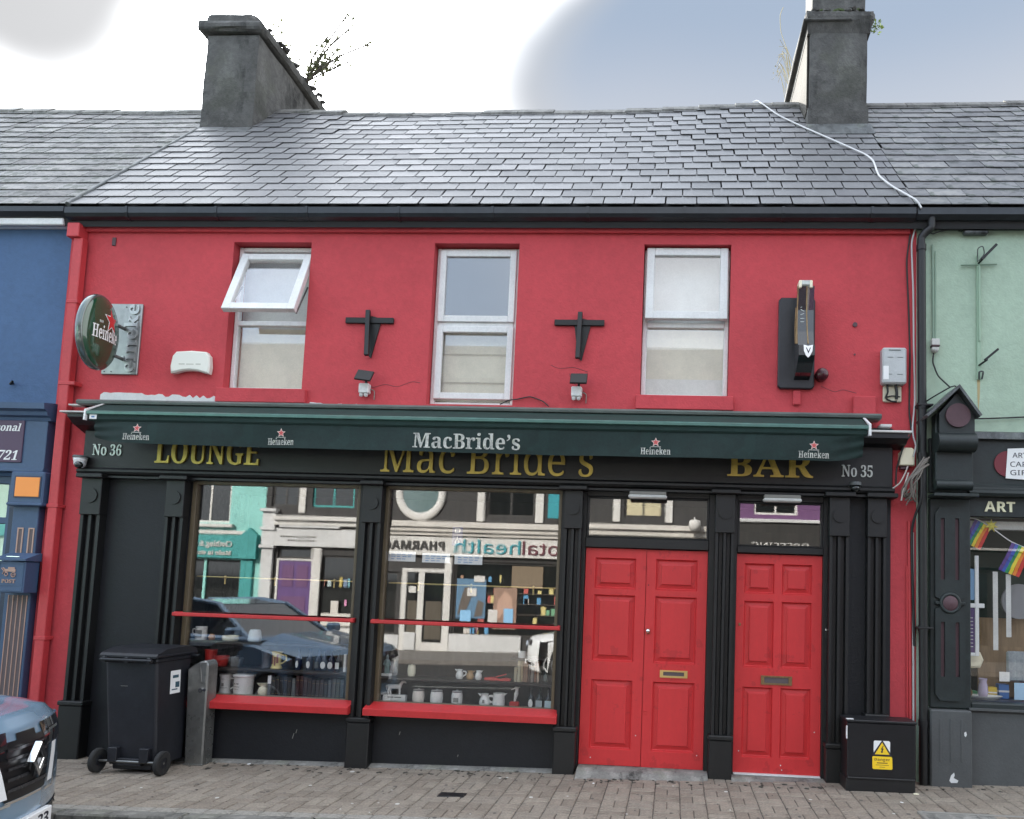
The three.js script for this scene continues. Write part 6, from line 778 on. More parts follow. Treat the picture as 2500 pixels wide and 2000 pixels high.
[[-2.69, -2.425, 1.80, 1.893, 'leftmost of the three white cards hung high in the second shop window'], [-2.36, -2.095, 1.797, 1.885, 'middle of the three white cards hung high in the second shop window'], [-2.05, -1.785, 1.79, 1.88, 'rightmost of the three white cards hung high in the second shop window']].forEach(([x0, x1, y0, y1, l], k) => { const t = thing('window_card', l, 'card', [(x0 + x1) / 2, y0, -0.1], 'white cards hung in the second shop window'); const s = 0.97; mk('sheet', [cb(x0, x1, y0, y1, -0.102, -0.098, 0.001)], m.paper, t); mk('hook', [tube([[(x0 + x1) / 2, y1 - 0.005, -0.1], [(x0 + x1) / 2 + 0.012, y1 + 0.01, -0.1], [(x0 + x1) / 2, y1 + 0.02, -0.1], [(x0 + x1) / 2 - 0.012, y1 + 0.012, -0.1]], 0.003)], m.steel, t);
  mk('handwriting', Array.from({ length: 11 }, (_, i) => { const r = i % 3, c = Math.floor(i / 3); return cb(mix(x0, x1, 0.12 + c * 0.2), mix(x0, x1, 0.24 + c * 0.2 + (i % 2) * 0.04), y1 - 0.03 - r * 0.022, y1 - 0.021 - r * 0.022, -0.098, -0.0972, 0.001).rotateZ(0); }), M([0.30, 0.42, 0.62], 0.8), t); });
{ const t = thing('window_sign', 'small dark blue printed sign hung above the rightmost white card', 'sign', [-2.035, 1.975, -0.1]); mk('sheet', [cb(-2.085, -1.985, 1.965, 2.14, -0.104, -0.10, 0.001)], M([0.035, 0.035, 0.13], 0.6), t); mk('print', [ext(rc(-2.06, -2.01, 2.085, 2.125), -0.10, -0.0992, [rc(-2.052, -2.018, 2.093, 2.117)]), new THREE.TorusGeometry(0.018, 0.003, 5, 18).translate(-2.035, 2.0, -0.0995), rod([-2.035, 2.02, -0.0995], [-2.035, 2.05, -0.0995], 0.003)], m.ceramic, t); }

for (const o of scene.children) if (o.position.x < -1 && o.position.x > -4.9 && o.position.y > 0.4 && o.position.y < 1.2 && o.position.z < -0.2 && o.position.z > -0.34) { o.position.z += 0.10; o.position.y += 0.0125; if (o.name.indexOf('display_shelf')) o.position.x *= 0.9868; org.get(o).copy(o.position); }   // the displays stand close behind the panes

// ---------------------------------------------------------------- plants on the chimneys
function leaves(n, f, s) { const g = []; for (let i = 0; i < n; i++) { const p = f(i), q = new THREE.BufferGeometry(), a = s * rr(0.6, 1.3), b = a * 0.55; q.setAttribute('position', new THREE.Float32BufferAttribute([0, 0, 0, b * 0.5, a * 0.5, 0.1 * a, 0, a, 0, 0, 0, 0, 0, a, 0, -b * 0.5, a * 0.5, 0.1 * a], 3)); q.computeVertexNormals(); q.rotateX(rr(-1.4, 1.4)).rotateY(rr(0, 6.3)).rotateZ(rr(-1.8, 1.8)).translate(...p); g.push(clean(q)); } return mergeGeometries(g); }
{ const t = thing('shrub', 'straggly shrub growing out of the left chimney cap against the sky', 'shrub', [-5.30, 8.45, -3.0]), br = [], tips = [];
  const root = [-5.29, 8.48, -2.9];
  const stem = (a, b, r, n, sp) => { const mid = [mix(a[0], b[0], 0.5) + rr(-0.05, 0.05), mix(a[1], b[1], 0.5) + rr(-0.02, 0.07), mix(a[2], b[2], 0.5) + rr(-0.06, 0.06)]; br.push(tube([a, mid, b], r, 5, 10)); if (n > 10) for (let i = 0; i < 4; i++) { const k = rr(0.2, 0.9), q = [0, 1, 2].map((j) => k < 0.5 ? mix(a[j], mid[j], k * 2) : mix(mid[j], b[j], k * 2 - 1)), e = q.map((v, j) => v + rr(-0.10, 0.10) + (j === 1 ? 0.05 : 0)); br.push(tube([q, e], r * 0.6, 4, 4)); for (let s = 0; s < n / 5; s++) tips.push(e.map((v, j) => mix(q[j], v, R()) + rr(-0.03, 0.03))); } for (let i = 0; i < n; i++) { const k = Math.pow(R(), 0.8), q = k < 0.5 ? [0, 1, 2].map((j) => mix(a[j], mid[j], k * 2)) : [0, 1, 2].map((j) => mix(mid[j], b[j], k * 2 - 1)); tips.push(q.map((v) => v + rr(-sp, sp))); } return mid; };
  for (const [b, n, sp] of [[[-4.95, 8.98, -3.0], 60, 0.10], [[-4.75, 8.93, -3.1], 45, 0.07], [[-4.98, 9.28, -3.1], 28, 0.05], [[-4.86, 9.62, -3.1], 7, 0.03], [[-4.72, 9.38, -3.0], 12, 0.04], [[-4.52, 9.17, -3.1], 12, 0.05], [[-4.82, 8.85, -2.9], 45, 0.07], [[-5.02, 9.15, -2.9], 35, 0.08]]) stem(root, b, 0.011, n, sp);
  for (let i = 0; i < 8; i++) { const a = [-5.30 + rr(-0.02, 0.03), 8.50, mix(-2.0, -3.3, i / 8)]; stem(a, [a[0] + rr(0.03, 0.12), a[1] + rr(0.08, 0.2), a[2] + rr(-0.1, 0.1)], 0.004, 9, 0.03); }
  for (const c of [[-4.86, 9.64, -3.1], [-4.52, 9.19, -3.1], [-4.71, 9.42, -3.0], [-4.80, 9.55, -3.05]]) for (let i = 0; i < 9; i++) tips.push(c.map((v) => v + rr(-0.03, 0.03)));
  mk('branches', br, m.twig, t); mk('foliage', [leaves(tips.length, (i) => tips[i], 0.062)], m.leaf, t); }
{ const t = thing('weed', 'bright green weed sprouting from the right chimney cap', 'weed', [2.22, 8.35, -1.9]); mk('stems', Array.from({ length: 6 }, () => tube([[2.15, 8.40, -1.95], [2.20 + rr(-0.02, 0.03), 8.43 + rr(-0.03, 0.04), -1.9], [2.26 + rr(-0.03, 0.05), 8.41 + rr(-0.06, 0.06), -1.9 + rr(-0.06, 0.06)]], 0.003, 4, 8)), m.leafPale, t); mk('foliage', [leaves(46, () => [2.23 + rr(-0.05, 0.07), 8.41 + rr(-0.06, 0.06), -1.9 + rr(-0.07, 0.07)], 0.045)], m.leafPale, t); }
{ const t = thing('weed', 'dry pale grass and thin stalk on the left edge of the right chimney cap', 'weed', [1.3, 8.4, -2.9]); const dry = M([0.42, 0.36, 0.20], 0.9, { side: THREE.DoubleSide }); mk('stalk', [tube([[1.36, 8.46, -2.6], [1.22, 8.95, -2.7], [1.20, 9.2, -2.7], [1.24, 9.32, -2.7]], 0.004, 4, 16), ...Array.from({ length: 16 }, () => { const z = rr(-3.3, -2.6); return tube([[1.345, 8.41, z], [1.28 + rr(-0.05, 0.03), 8.68 + rr(-0.02, 0.06), z + rr(-0.1, 0.1)], [1.22 + rr(-0.06, 0.05), 8.66 + rr(-0.06, 0.1), z + rr(-0.1, 0.1)]], 0.003, 4, 6); })], dry, t); mk('seed_heads', [leaves(20, () => [1.22 + rr(-0.05, 0.05), 8.68 + rr(-0.06, 0.08), rr(-3.3, -2.6)], 0.03)], dry, t); }
solo('moss_tufts', 'green moss tufts on top of the right chimney cap', 'moss', Array.from({ length: 14 }, () => new THREE.DodecahedronGeometry(rr(0.02, 0.04), 0).scale(1.5, 0.7, 1).translate(rr(1.5, 2.0), 8.465, rr(-1.72, -1.66))), M([0.06, 0.085, 0.03], 0.95)).userData.kind = 'stuff';

// ---------------------------------------------------------------- the far side of the street, mirrored in the panes
const ZF = 17.5, G0 = -0.9;
const oText = (s, f, xl, xr, yb, cap, d = 0.03) => text(s, f, -xr, -xl, yb, cap, 0, d).rotateY(Math.PI).translate(0, 0, ZF - 0.14);
const oB = (x0, x1, y0, y1, d0, d1 = 0) => cb(x0, x1, y0, y1, ZF - d0, ZF - d1, 0.01);      // d0 metres proud of the facade
const oP = { teal: M([0.30, 0.66, 0.60], 0.8, { map: T_plaster }), tealDark: M([0.035, 0.27, 0.26], 0.6), darkGrey: M([0.05, 0.048, 0.047], 0.8, { map: T_plaster }), wh: M([0.72, 0.70, 0.66], 0.75, { map: T_plaster }), wh2: M([0.66, 0.66, 0.65], 0.7, { map: T_plaster }), purple: M([0.10, 0.045, 0.17], 0.5), purple2: M([0.13, 0.055, 0.14], 0.7), teal2: M([0.02, 0.28, 0.33], 0.5), maroon2: M([0.12, 0.02, 0.035], 0.5), pale: M([0.42, 0.60, 0.50], 0.8, { map: T_plaster }), cream: M([0.62, 0.55, 0.36], 0.8, { map: T_plaster }), shut: M([0.03, 0.028, 0.026], 0.5), pillar: M([0.70, 0.66, 0.60], 0.7, { map: T_plaster }), inside: M([0.12, 0.10, 0.085], 0.8), poster: M([0.10, 0.20, 0.31], 0.7), skin: M([0.30, 0.19, 0.14], 0.8) };
function farHouse(name, label, x0, x1, wallMat, opens, eaveY = 7.6) {
  const t = thing(name, label, 'building', [(x0 + x1) / 2, -0.4, ZF]);
  const holes = opens.map((o) => rc(o[0], o[1], Math.max(o[2], G0 + 0.05), o[3]));
  mk('wall', [ext(rc(x0, x1, G0, eaveY), ZF, ZF + 0.3, holes), bx(x0, x1, G0, eaveY, ZF + 5.2, ZF + 5.4), bx(x0, x0 + 0.2, G0, eaveY, ZF + 0.3, ZF + 5.2), bx(x1 - 0.2, x1, G0, eaveY, ZF + 0.3, ZF + 5.2)], wallMat, t);
  mk('interior', [bx(x0 + 0.2, x1 - 0.2, G0, eaveY, ZF + 1.5, ZF + 1.6), bx(x0 + 0.2, x1 - 0.2, 3.2, 3.4, ZF + 0.3, ZF + 1.5)], oP.inside, t);
  mk('roof', [prof([[ZF - 0.15, eaveY], [ZF + 2.7, eaveY + 2.6], [ZF + 5.5, eaveY], [ZF + 5.4, eaveY - 0.02], [ZF + 2.7, eaveY + 2.4], [ZF - 0.1, eaveY - 0.1]].reverse(), x0, x1)], slates[1], t);
  for (const o of opens) { const w = mk('window', [ext(rc(o[0], o[1], o[2], o[3]), ZF + 0.06, ZF + 0.12, [rc(o[0] + 0.07, o[1] - 0.07, o[2] + 0.07, o[3] - 0.07)]), ...(o[4] === 'mid' ? [bx((o[0] + o[1]) / 2 - 0.03, (o[0] + o[1]) / 2 + 0.03, o[2] + 0.05, o[3] - 0.05, ZF + 0.065, ZF + 0.115)] : [])], o[5] || oP.shut, t); mk('pane', bx(o[0] + 0.05, o[1] - 0.05, o[2] + 0.05, o[3] - 0.05, ZF + 0.08, ZF + 0.09), m.glassDark, w); }
  return t;
}
{ const t = farHouse('green_shop', 'pale green house across the street, farthest left of the far row', -26, -17.2, oP.pale, [[-24.5, -22.5, 0.4, 2.6], [-20.5, -18.6, 0.4, 2.6], [-24.2, -23.2, 4.4, 6.0, 'mid'], [-20, -19, 4.4, 6.0, 'mid']]); mk('fascia', oB(-26, -17.3, 2.65, 3.15, 0.12), oP.tealDark, t); }
{ const t = farHouse('teal_house', 'teal house with a clothing and gift shop across the street', -17.2, -13.30, oP.teal, [[-15.9, -14.48, 3.3, 4.85, 'mid', oP.wh], [-16.8, -13.98, 0.2, 2.1]]);
  mk('window_sill', oB(-16.2, -14.3, 3.15, 3.26, 0.15), oP.wh, t); mk('string_course', oB(-17.2, -13.9, 2.93, 3.05, 0.06), oP.wh, t);
  const f = mk('fascia', [oB(-17.2, -13.9, 2.15, 2.88, 0.14), ext([[-13.95, 2.15], [-13.42, 2.15], [-13.42, 2.92], [-13.68, 3.15], [-13.95, 2.92]], ZF - 0.2, ZF)], oP.tealDark, t); mk('lettering', [oText('Clothing & Gifts', SB, -15.9, -14.25, 2.52, 0.17), oText('Made in store', SB, -15.6, -14.25, 2.25, 0.14)], oP.wh, f);
  mk('pilaster', oB(-13.95, -13.55, G0, 2.15, 0.1), oP.tealDark, t); mk('window_post', oB(-15.25, -15.15, 0.2, 2.1, -0.02, -0.1), oP.teal, t); mk('stall_riser', oB(-17.2, -14, G0, 0.2, 0.05), oP.tealDark, t); }
{ const t = farHouse('clinic_building', 'dark grey building with white shopfront and purple door across the street', -13.30, -9.6, oP.darkGrey, [[-13.1, -12.2, 3.9, 5.6, 'mid', oP.shut], [-11.75, -10.35, 3.9, 5.6, 'mid', oP.tealDark], [-11.3, -10.0, 0.1, 2.35], [-12.78, -11.6, 2.2, 2.56]]);
  mk('surround', [oB(-12.17, -11.95, 3.7, 5.9, 0.05), oB(-10.2, -10.02, 3.7, 5.9, 0.05)], oP.wh, t);
  mk('pilaster', [oB(-13.28, -12.9, G0, 2.52, 0.12), oB(-13.34, -12.84, 2.52, 2.62, 0.2), oB(-13.3, -12.88, 2.62, 3.1, 0.14), oB(-13.34, -12.84, 3.1, 3.2, 0.2), oB(-13.3, -12.88, 3.2, 3.76, 0.15), oB(-13.36, -12.82, 3.70, 3.80, 0.24)], oP.wh2, t);
  mk('cornice', [oB(-12.9, -9.6, 3.44, 3.58, 0.26), oB(-12.9, -9.6, 3.28, 3.44, 0.16)], oP.wh, t); const f = mk('fascia', [oB(-12.9, -9.6, 2.6, 3.18, 0.13), oB(-12.7, -10.7, 3.2, 3.27, 0.2)], oP.wh2, t);
  mk('lettering', [0, 1].map((r) => Array.from({ length: 14 - r * 3 }, (_, i) => oB(-11.55 - i * 0.086, -11.49 - i * 0.086, 2.88 - r * 0.12, 2.94 - r * 0.12, 0.135, 0.12))), oP.shut, f);
  mk('door_frame', [oB(-12.78, -12.7, G0, 2.2, 0.04), oB(-11.6, -11.3, G0, 2.58, 0.08), oB(-12.78, -11.6, 2.14, 2.2, 0.05)], oP.wh, t);
  const d = mk('door', [oB(-12.7, -11.6, G0, 2.14, 0.02)], oP.purple, t); mk('panel', [oB(-12.58, -12.2, 1.3, 2.0, 0.035), oB(-12.1, -11.72, 1.3, 2.0, 0.035), oB(-12.58, -11.75, 0.1, 1.0, 0.035)], oP.purple2, d);
  mk('stall_riser', oB(-11.3, -9.6, G0, 0.05, 0.06), oP.wh, t); { const r = rng(5); for (let i = 0; i < 14; i++) { const x = -11.2 + r() * 1.1, y = 0.15 + Math.floor(r() * 3) * 0.6; mk('packet', oB(x, x + 0.07 + r() * 0.12, y, y + 0.12 + r() * 0.25, -0.045, -0.055), M([0.1 + r() * 0.5, 0.1 + r() * 0.4, 0.1 + r() * 0.4], 0.6), t); } }
  mk('display', [oB(-11.2, -10.1, 0.1, 0.5, 0.05, 0.01), oB(-10.9, -10.65, 0.5, 0.9, 0.04, 0.01)], oP.pillar, t); }
{ const t = farHouse('pharmacy_building', 'dark grey pharmacy with white fascia and round upper window across the street', -9.6, -3.2, oP.darkGrey, [[-6.0, -4.45, 3.75, 5.5, 'mid', oP.shut], [-9.5, -8.75, -0.1, 1.9], [-6.95, -3.4, -0.05, 2.3]]);
  mk('oval_surround', [new THREE.TorusGeometry(0.70, 0.13, 10, 44).scale(1, 1.06, 0.6).translate(-8.15, 4.42, ZF - 0.03)], oP.wh, t); mk('oval_pane', [disc(0, 0, 0, 0.05, 0.62, 40).scale(1, 1.06, 1).translate(-8.15, 4.42, ZF - 0.05)], M([0.14, 0.20, 0.20], 0.1), t);
  mk('pilaster', [oB(-6.30, -6.06, 3.58, 6.4, 0.06), oB(-4.42, -4.16, 3.58, 6.4, 0.06)], oP.wh, t);
  mk('cornice', [oB(-9.6, -3.2, 3.34, 3.52, 0.34), oB(-9.6, -3.2, 3.2, 3.34, 0.26), oB(-9.6, -3.2, 3.08, 3.2, 0.18)], oP.pillar, t);
  const f = mk('fascia', oB(-9.6, -3.2, 2.45, 3.04, 0.13), oP.wh, t);
  mk('lettering', oText('PHARMACY', HB, -9.5, -7.27, 2.62, 0.28), oP.shut, f); mk('lettering', oText('health', HR, -6.92, -4.83, 2.56, 0.40).scale(1, 1, 1), oP.teal2, f); mk('lettering', oText('total', HR, -4.76, -3.32, 2.56, 0.40), oP.maroon2, f);
  const d = mk('door', [oB(-8.62, -8.45, G0, 1.9, 0.05), oB(-8.08, -7.88, G0, 1.9, 0.05), oB(-7.25, -7.02, G0, 2.4, 0.06), oB(-8.62, -7.0, 1.9, 2.02, 0.05), oB(-8.62, -7.0, G0, -0.3, 0.04)], oP.wh, t); mk('pane', [bx(-8.5, -7.2, -0.3, 1.95, ZF - 0.015, ZF - 0.005)], m.glassDark, d); mk('notice', oB(-8.38, -8.15, 1.25, 1.45, 0.02, 0.014), oP.wh, d); mk('panel', [oB(-8.4, -8.1, -0.2, 1.0, 0.018, 0.014), oB(-7.82, -7.3, -0.2, 1.0, 0.018, 0.014)], M([0.09, 0.075, 0.055], 0.8), d);
  mk('stall_riser', [oB(-8.45, -8.08, -0.55, 0.0, 0.1), oB(-7.0, -4.7, -0.55, 0.0, 0.08), oB(-9.6, -8.62, -0.55, -0.1, 0.08)], oP.wh2, t);
  mk('window_poster', [oB(-6.85, -5.9, 0.5, 1.75, -0.03, -0.05)], oP.poster, t); mk('window_poster', [oB(-5.65, -4.9, 0.2, 1.5, -0.03, -0.05)], oP.skin, t); mk('window_poster', [oB(-6.7, -6.35, 0.35, 0.75, -0.01, -0.028), oB(-5.3, -5.0, 0.35, 0.85, -0.01, -0.028)], M([0.25, 0.5, 0.75], 0.7), t); mk('window_poster', [oB(-5.8, -5.5, 0.3, 0.8, -0.01, -0.028), oB(-6.5, -6.2, 1.2, 1.45, -0.01, -0.028), oB(-6.3, -5.95, 1.65, 1.85, -0.01, -0.03)], oP.wh, t);
  mk('poster_print', [ext([[-6.8, 0.6], [-6.5, 0.8], [-6.35, 1.2], [-6.45, 1.5], [-6.6, 1.45], [-6.7, 1.1]], ZF + 0.022, ZF + 0.029), ext([[-6.25, 0.55], [-6.0, 0.6], [-5.95, 1.0], [-6.15, 1.1]], ZF + 0.022, ZF + 0.029)], oP.inside, t); mk('poster_print', [ext([[-5.6, 0.4], [-5.3, 0.7], [-5.0, 0.6], [-5.05, 1.2], [-5.3, 1.4], [-5.5, 1.1]], ZF + 0.022, ZF + 0.029)], M([0.5, 0.32, 0.24], 0.8), t);
  { const r = rng(12), C = [[0.5, 0.1, 0.08], [0.1, 0.3, 0.5], [0.6, 0.5, 0.2], [0.15, 0.35, 0.2], [0.6, 0.55, 0.5], [0.35, 0.2, 0.12], [0.5, 0.3, 0.35]]; for (let i = 0; i < 46; i++) { const x = -6.85 + r() * 3.3, y = 0.02 + Math.floor(r() * 6) * 0.33, w = 0.05 + r() * 0.13, h = 0.08 + r() * 0.2; mk('packet', oB(x, x + w, y, y + h, -0.045, -0.055), M(C[Math.floor(r() * 7)], 0.6), t); } for (let k = 0; k < 5; k++) mk('display_ledge', oB(-6.9, -3.45, 0.0 + k * 0.33, 0.02 + k * 0.33, -0.04, -0.07), oP.inside, t); }
  mk('hanging_sign', [oB(-3.95, -3.6, 3.7, 4.6, 0.5, 0.42)], oP.teal2, t);
  mk('window_board', [oB(-5.1, -4.1, 1.5, 2.2, -0.03, -0.05)], M([0.2, 0.15, 0.1], 0.8), t); }
{ const t = farHouse('bank_building', 'dark grey building with cream upper window across from the red doors', -3.2, 1.6, oP.darkGrey, [[-1.6, -0.38, 3.85, 5.4, 'mid', oP.shut], [-2.8, -0.9, 0.1, 2.5], [-0.3, 1.3, 0.1, 2.5]]);
  mk('surround', [oB(-1.95, -1.72, 3.7, 5.6, 0.06), oB(-0.3, -0.07, 3.7, 5.6, 0.06)], oP.wh, t); mk('cornice', [oB(-3.2, 1.6, 3.44, 3.6, 0.3), oB(-3.2, 1.6, 3.26, 3.44, 0.2), oB(-3.2, 1.6, 3.1, 3.24, 0.14)], oP.pillar, t); mk('fascia', oB(-3.2, 1.6, 2.6, 3.08, 0.1), oP.wh, t); mk('blind', [bx(-1.52, -1.02, 3.92, 5.3, ZF + 0.07, ZF + 0.079), bx(-0.96, -0.46, 3.92, 5.3, ZF + 0.07, ZF + 0.079)], oP.cream, t);
  mk('lantern', [lathe([[0, -0.2], [0.14, -0.16], [0.2, 0], [0.16, 0.14], [0, 0.18]], 0.62, 3.62, ZF - 0.45, 14), rod([0.62, 3.7, ZF - 0.45], [0.62, 3.9, ZF], 0.02)], oP.wh, t); }
{ const t = farHouse('dressing_shop', 'dark shop with purple upper storey across from the single red door', 1.6, 6.4, oP.purple2, [[2.45, 3.8, 4.05, 5.5, 'mid', oP.wh], [4.6, 5.9, 4.05, 5.5, 'mid', oP.wh], [2.0, 5.9, 0.0, 2.5]]);
  mk('cornice', oB(1.6, 6.4, 3.8, 3.9, 0.2), oP.wh2, t); const f = mk('fascia', oB(1.6, 6.4, 2.7, 3.78, 0.12), oP.shut, t); mk('lettering', oText('DRESSING', HR, 2.38, 4.12, 2.98, 0.19), oP.wh, f); }
{ const t = farHouse('grey_house', 'dark grey terraced house across the street, farthest right of the far row', 6.4, 16, oP.darkGrey, [[7.4, 9.6, 0.2, 2.5], [12, 14.4, 0.2, 2.5], [7.8, 8.8, 4.2, 5.8, 'mid', oP.wh], [12.4, 13.4, 4.2, 5.8, 'mid', oP.wh]]); mk('fascia', oB(6.6, 15.8, 2.6, 3.1, 0.12), oP.shut, t); mk('soffit', oB(6.6, 15.8, 3.12, 3.2, 0.2), oP.wh, t); }

// ---------------------------------------------------------------- parked cars
function makeCar(label, paint) {
  const t = thing('parked_car', label, 'car', [-5.8, gy(-5.8) - 0.12, 2.76]), Y0 = gy(-4.4) - 0.13, X0 = -3.76, ZC = 2.76;
  const px = (z) => { const a = Math.abs(z), s = Math.max(0, a - 0.45) / 0.45; return -0.30 * a * a - 0.16 * Math.pow(s, 3); };
  const PR = [[-0.12, 0.16], [-0.055, 0.20], [-0.02, 0.30], [0, 0.42], [0, 0.55], [-0.008, 0.70], [-0.02, 0.83], [-0.05, 0.92], [-0.12, 0.985], [-0.28, 1.02], [-0.55, 1.055], [-0.82, 1.09], [-1.08, 1.135]];
  const at = (b, a) => { const i = Math.min(PR.length - 2, Math.floor(b)), f = b - i, dx = mix(PR[i][0], PR[i + 1][0], f), y = mix(PR[i][1], PR[i + 1][1], f); const hood = smooth(6.5, 9, b), hw = 0.9 - 0.04 * hood; const z = a * hw, k = mix(1, 0.15, smooth(7, 11, b)); return [X0 + dx + px(z) * k, Y0 + y - hood * (0.05 * a * a + 0.10 * Math.pow(Math.abs(a), 6)) + hood * 0.018 * (smooth(0.35, 0.55, Math.abs(a)) - smooth(0.62, 0.8, Math.abs(a))), ZC + z]; };
  const grid = (b0, b1, a0, a1, nb, na, lift = 0, keep = null) => { const P = [], I = []; for (let i = 0; i <= nb; i++) for (let j = 0; j <= na; j++) { const b = mix(b0, b1, i / nb), a = mix(typeof a0 === 'function' ? a0(b) : a0, typeof a1 === 'function' ? a1(b) : a1, j / na), p = at(b, a), q1 = at(b + 0.01, a), q2 = at(b, a + 0.01); const n = new THREE.Vector3().crossVectors(new THREE.Vector3(q2[0] - p[0], q2[1] - p[1], q2[2] - p[2]), new THREE.Vector3(q1[0] - p[0], q1[1] - p[1], q1[2] - p[2])).normalize(); if (n.x < 0 && n.y < 0.5) n.negate(); if (n.y < -0.2) n.negate(); P.push(p[0] + n.x * lift, p[1] + n.y * lift, p[2] + n.z * lift); }
    for (let i = 0; i < nb; i++) for (let j = 0; j < na; j++) { const k = i * (na + 1) + j; I.push(k, k + na + 1, k + 1, k + 1, k + na + 1, k + na + 2); } const g = new THREE.BufferGeometry(); g.setAttribute('position', new THREE.Float32BufferAttribute(P, 3)); g.setIndex(I); g.computeVertexNormals(); return g; };
  // shell of the body: nose and bonnet, sides with wheel arches, cabin and tail
  const xs = X0 - 0.64, len = 4.2, xe = X0 - len;
  const arch = (cx, r) => Array.from({ length: 13 }, (_, i) => { const a = Math.PI * (1 - i / 12); return [cx + r * Math.cos(a), Y0 + 0.30 + r * Math.sin(a) * 1.02]; });
  const wf = X0 - 0.92, wr = X0 - 3.55;
  const sidePts = [[xe + 0.1, Y0 + 0.2], ...arch(wr, 0.37), ...arch(wf, 0.37), [xs + 0.02, Y0 + 0.2], [xs + 0.02, Y0 + 0.86], [xs - 0.4, Y0 + 0.97], [X0 - 1.15, Y0 + 1.0], [xe + 0.3, Y0 + 1.06], [xe, Y0 + 0.95], [xe + 0.02, Y0 + 0.45]];
  const body = mk('body', [grid(0, 12, -1, 1, 48, 40), ext(sidePts, ZC + 0.80, ZC + 0.90, [], 0.03), ext(sidePts, ZC - 0.90, ZC - 0.80, [], 0.03), bx(xe + 0.05, X0 - 1.0, Y0 + 0.2, Y0 + 0.3, ZC - 0.85, ZC + 0.85), cb(xe, xe + 0.3, Y0 + 0.25, Y0 + 1.0, ZC - 0.82, ZC + 0.82, 0.06)], paint, t);
  const cabin = [[X0 - 1.40, 1.06], [X0 - 2.05, 1.46], [X0 - 2.5, 1.51], [X0 - 3.45, 1.47], [X0 - 4.05, 1.05]], hwz = [0.76, 0.60, 0.60, 0.60, 0.76];
  const quad = (a, b, c, d) => { const g = new THREE.BufferGeometry(); g.setAttribute('position', new THREE.Float32BufferAttribute([...a, ...b, ...c, ...a, ...c, ...d], 3)); g.computeVertexNormals(); return g; };
  const C = (i, s, o = 0) => [cabin[i][0], Y0 + cabin[i][1] + o, ZC + s * hwz[i]];
  const carGlass = m.glassDark;
  mk('windscreen', [quad(C(0, 1), C(0, -1), C(1, -1), C(1, 1))], carGlass, t); mk('rear_window', [quad(C(3, 1), C(3, -1), C(4, -1), C(4, 1))], carGlass, t);
  mk('side_window', [quad(C(0, 1), C(1, 1), C(3, 1), C(4, 1)), quad(C(1, 1), C(2, 1), C(3, 1), C(3, 1))], carGlass, t); mk('side_window', [quad(C(4, -1), C(3, -1), C(1, -1), C(0, -1)), quad(C(3, -1), C(3, -1), C(2, -1), C(1, -1))], carGlass, t);
  mk('roof', [quad(C(1, 1, 0.005), C(1, -1, 0.005), C(2, -1, 0.005), C(2, 1, 0.005)), quad(C(2, 1, 0.005), C(2, -1, 0.005), C(3, -1, 0.005), C(3, 1, 0.005)), ...[1, -1].flatMap((s) => [rod(C(0, s), C(1, s), 0.035), rod(C(1, s), C(2, s), 0.03), rod(C(2, s), C(3, s), 0.03), rod(C(3, s), C(4, s), 0.04), rod([X0 - 2.35, Y0 + 1.04, ZC + s * 0.78], [X0 - 2.55, Y0 + 1.49, ZC + s * 0.60], 0.035)])], paint, t);
  mk('beltline', [cb(X0 - 4.1, X0 - 1.15, Y0 + 1.0, Y0 + 1.08, ZC - 0.83, ZC + 0.83, 0.03)], paint, t);
  for (const s of [1, -1]) mk('mirror', [cb(X0 - 1.55, X0 - 1.40, Y0 + 1.08, Y0 + 1.20, ZC + s * 0.93 - 0.09, ZC + s * 0.93 + 0.09, 0.03)], paint, t);
  for (const cx of [wf, wr]) for (const s of [1, -1]) { const w = mk('wheel', [lathe([[0.2, -0.1], [0.29, -0.105], [0.32, -0.08], [0.325, 0], [0.32, 0.08], [0.29, 0.105], [0.2, 0.1]], 0, 0, 0, 32).rotateX(Math.PI / 2).translate(cx, Y0 + 0.325, ZC + s * 0.78)], m.rubber, t); mk('rim', [...Array.from({ length: 5 }, (_, i) => cb(-0.03, 0.03, 0, 0.2, 0.06, 0.085, 0.005).rotateZ(i * 1.2566)), new THREE.TorusGeometry(0.2, 0.02, 6, 28).translate(0, 0, 0.07), disc(0, 0, 0.03, 0.09, 0.05)].map((g) => (s < 0 ? g.rotateY(Math.PI) : g).translate(cx, Y0 + 0.325, ZC + s * 0.80)), M([0.35, 0.36, 0.37], 0.3, { metal: 0.8 }), w); }
  mk('wheel_arch', [cx => cx].flatMap(() => [wf, wr].map((cx) => bx(cx - 0.36, cx + 0.36, Y0 + 0.28, Y0 + 0.66, ZC - 0.8, ZC + 0.8))), m.dark, t);
  // the face: grille, badge, lamps, plate
  const gr = mk('grille', [grid(3.9, 6.35, (b) => -0.245 - 0.055 * (b - 4.05), (b) => 0.245 + 0.055 * (b - 4.05), 14, 24, 0.006)], M([0.010, 0.010, 0.011], 0.3), t);
  each('slat', [4.25, 4.65, 5.05, 5.45, 5.85].map((b) => grid(b, b + 0.13, -0.23, 0.23, 1, 24, 0.018)), M([0.035, 0.035, 0.037], 0.25), gr);
  mk('chrome_line', [grid(3.78, 3.9, -0.24, 0.24, 1, 20, 0.012)], m.chrome, gr);
  mk('bonnet_notch', [grid(6.3, 6.75, -0.11, 0.11, 4, 8, 0.007)], M([0.010, 0.010, 0.011], 0.3), gr);
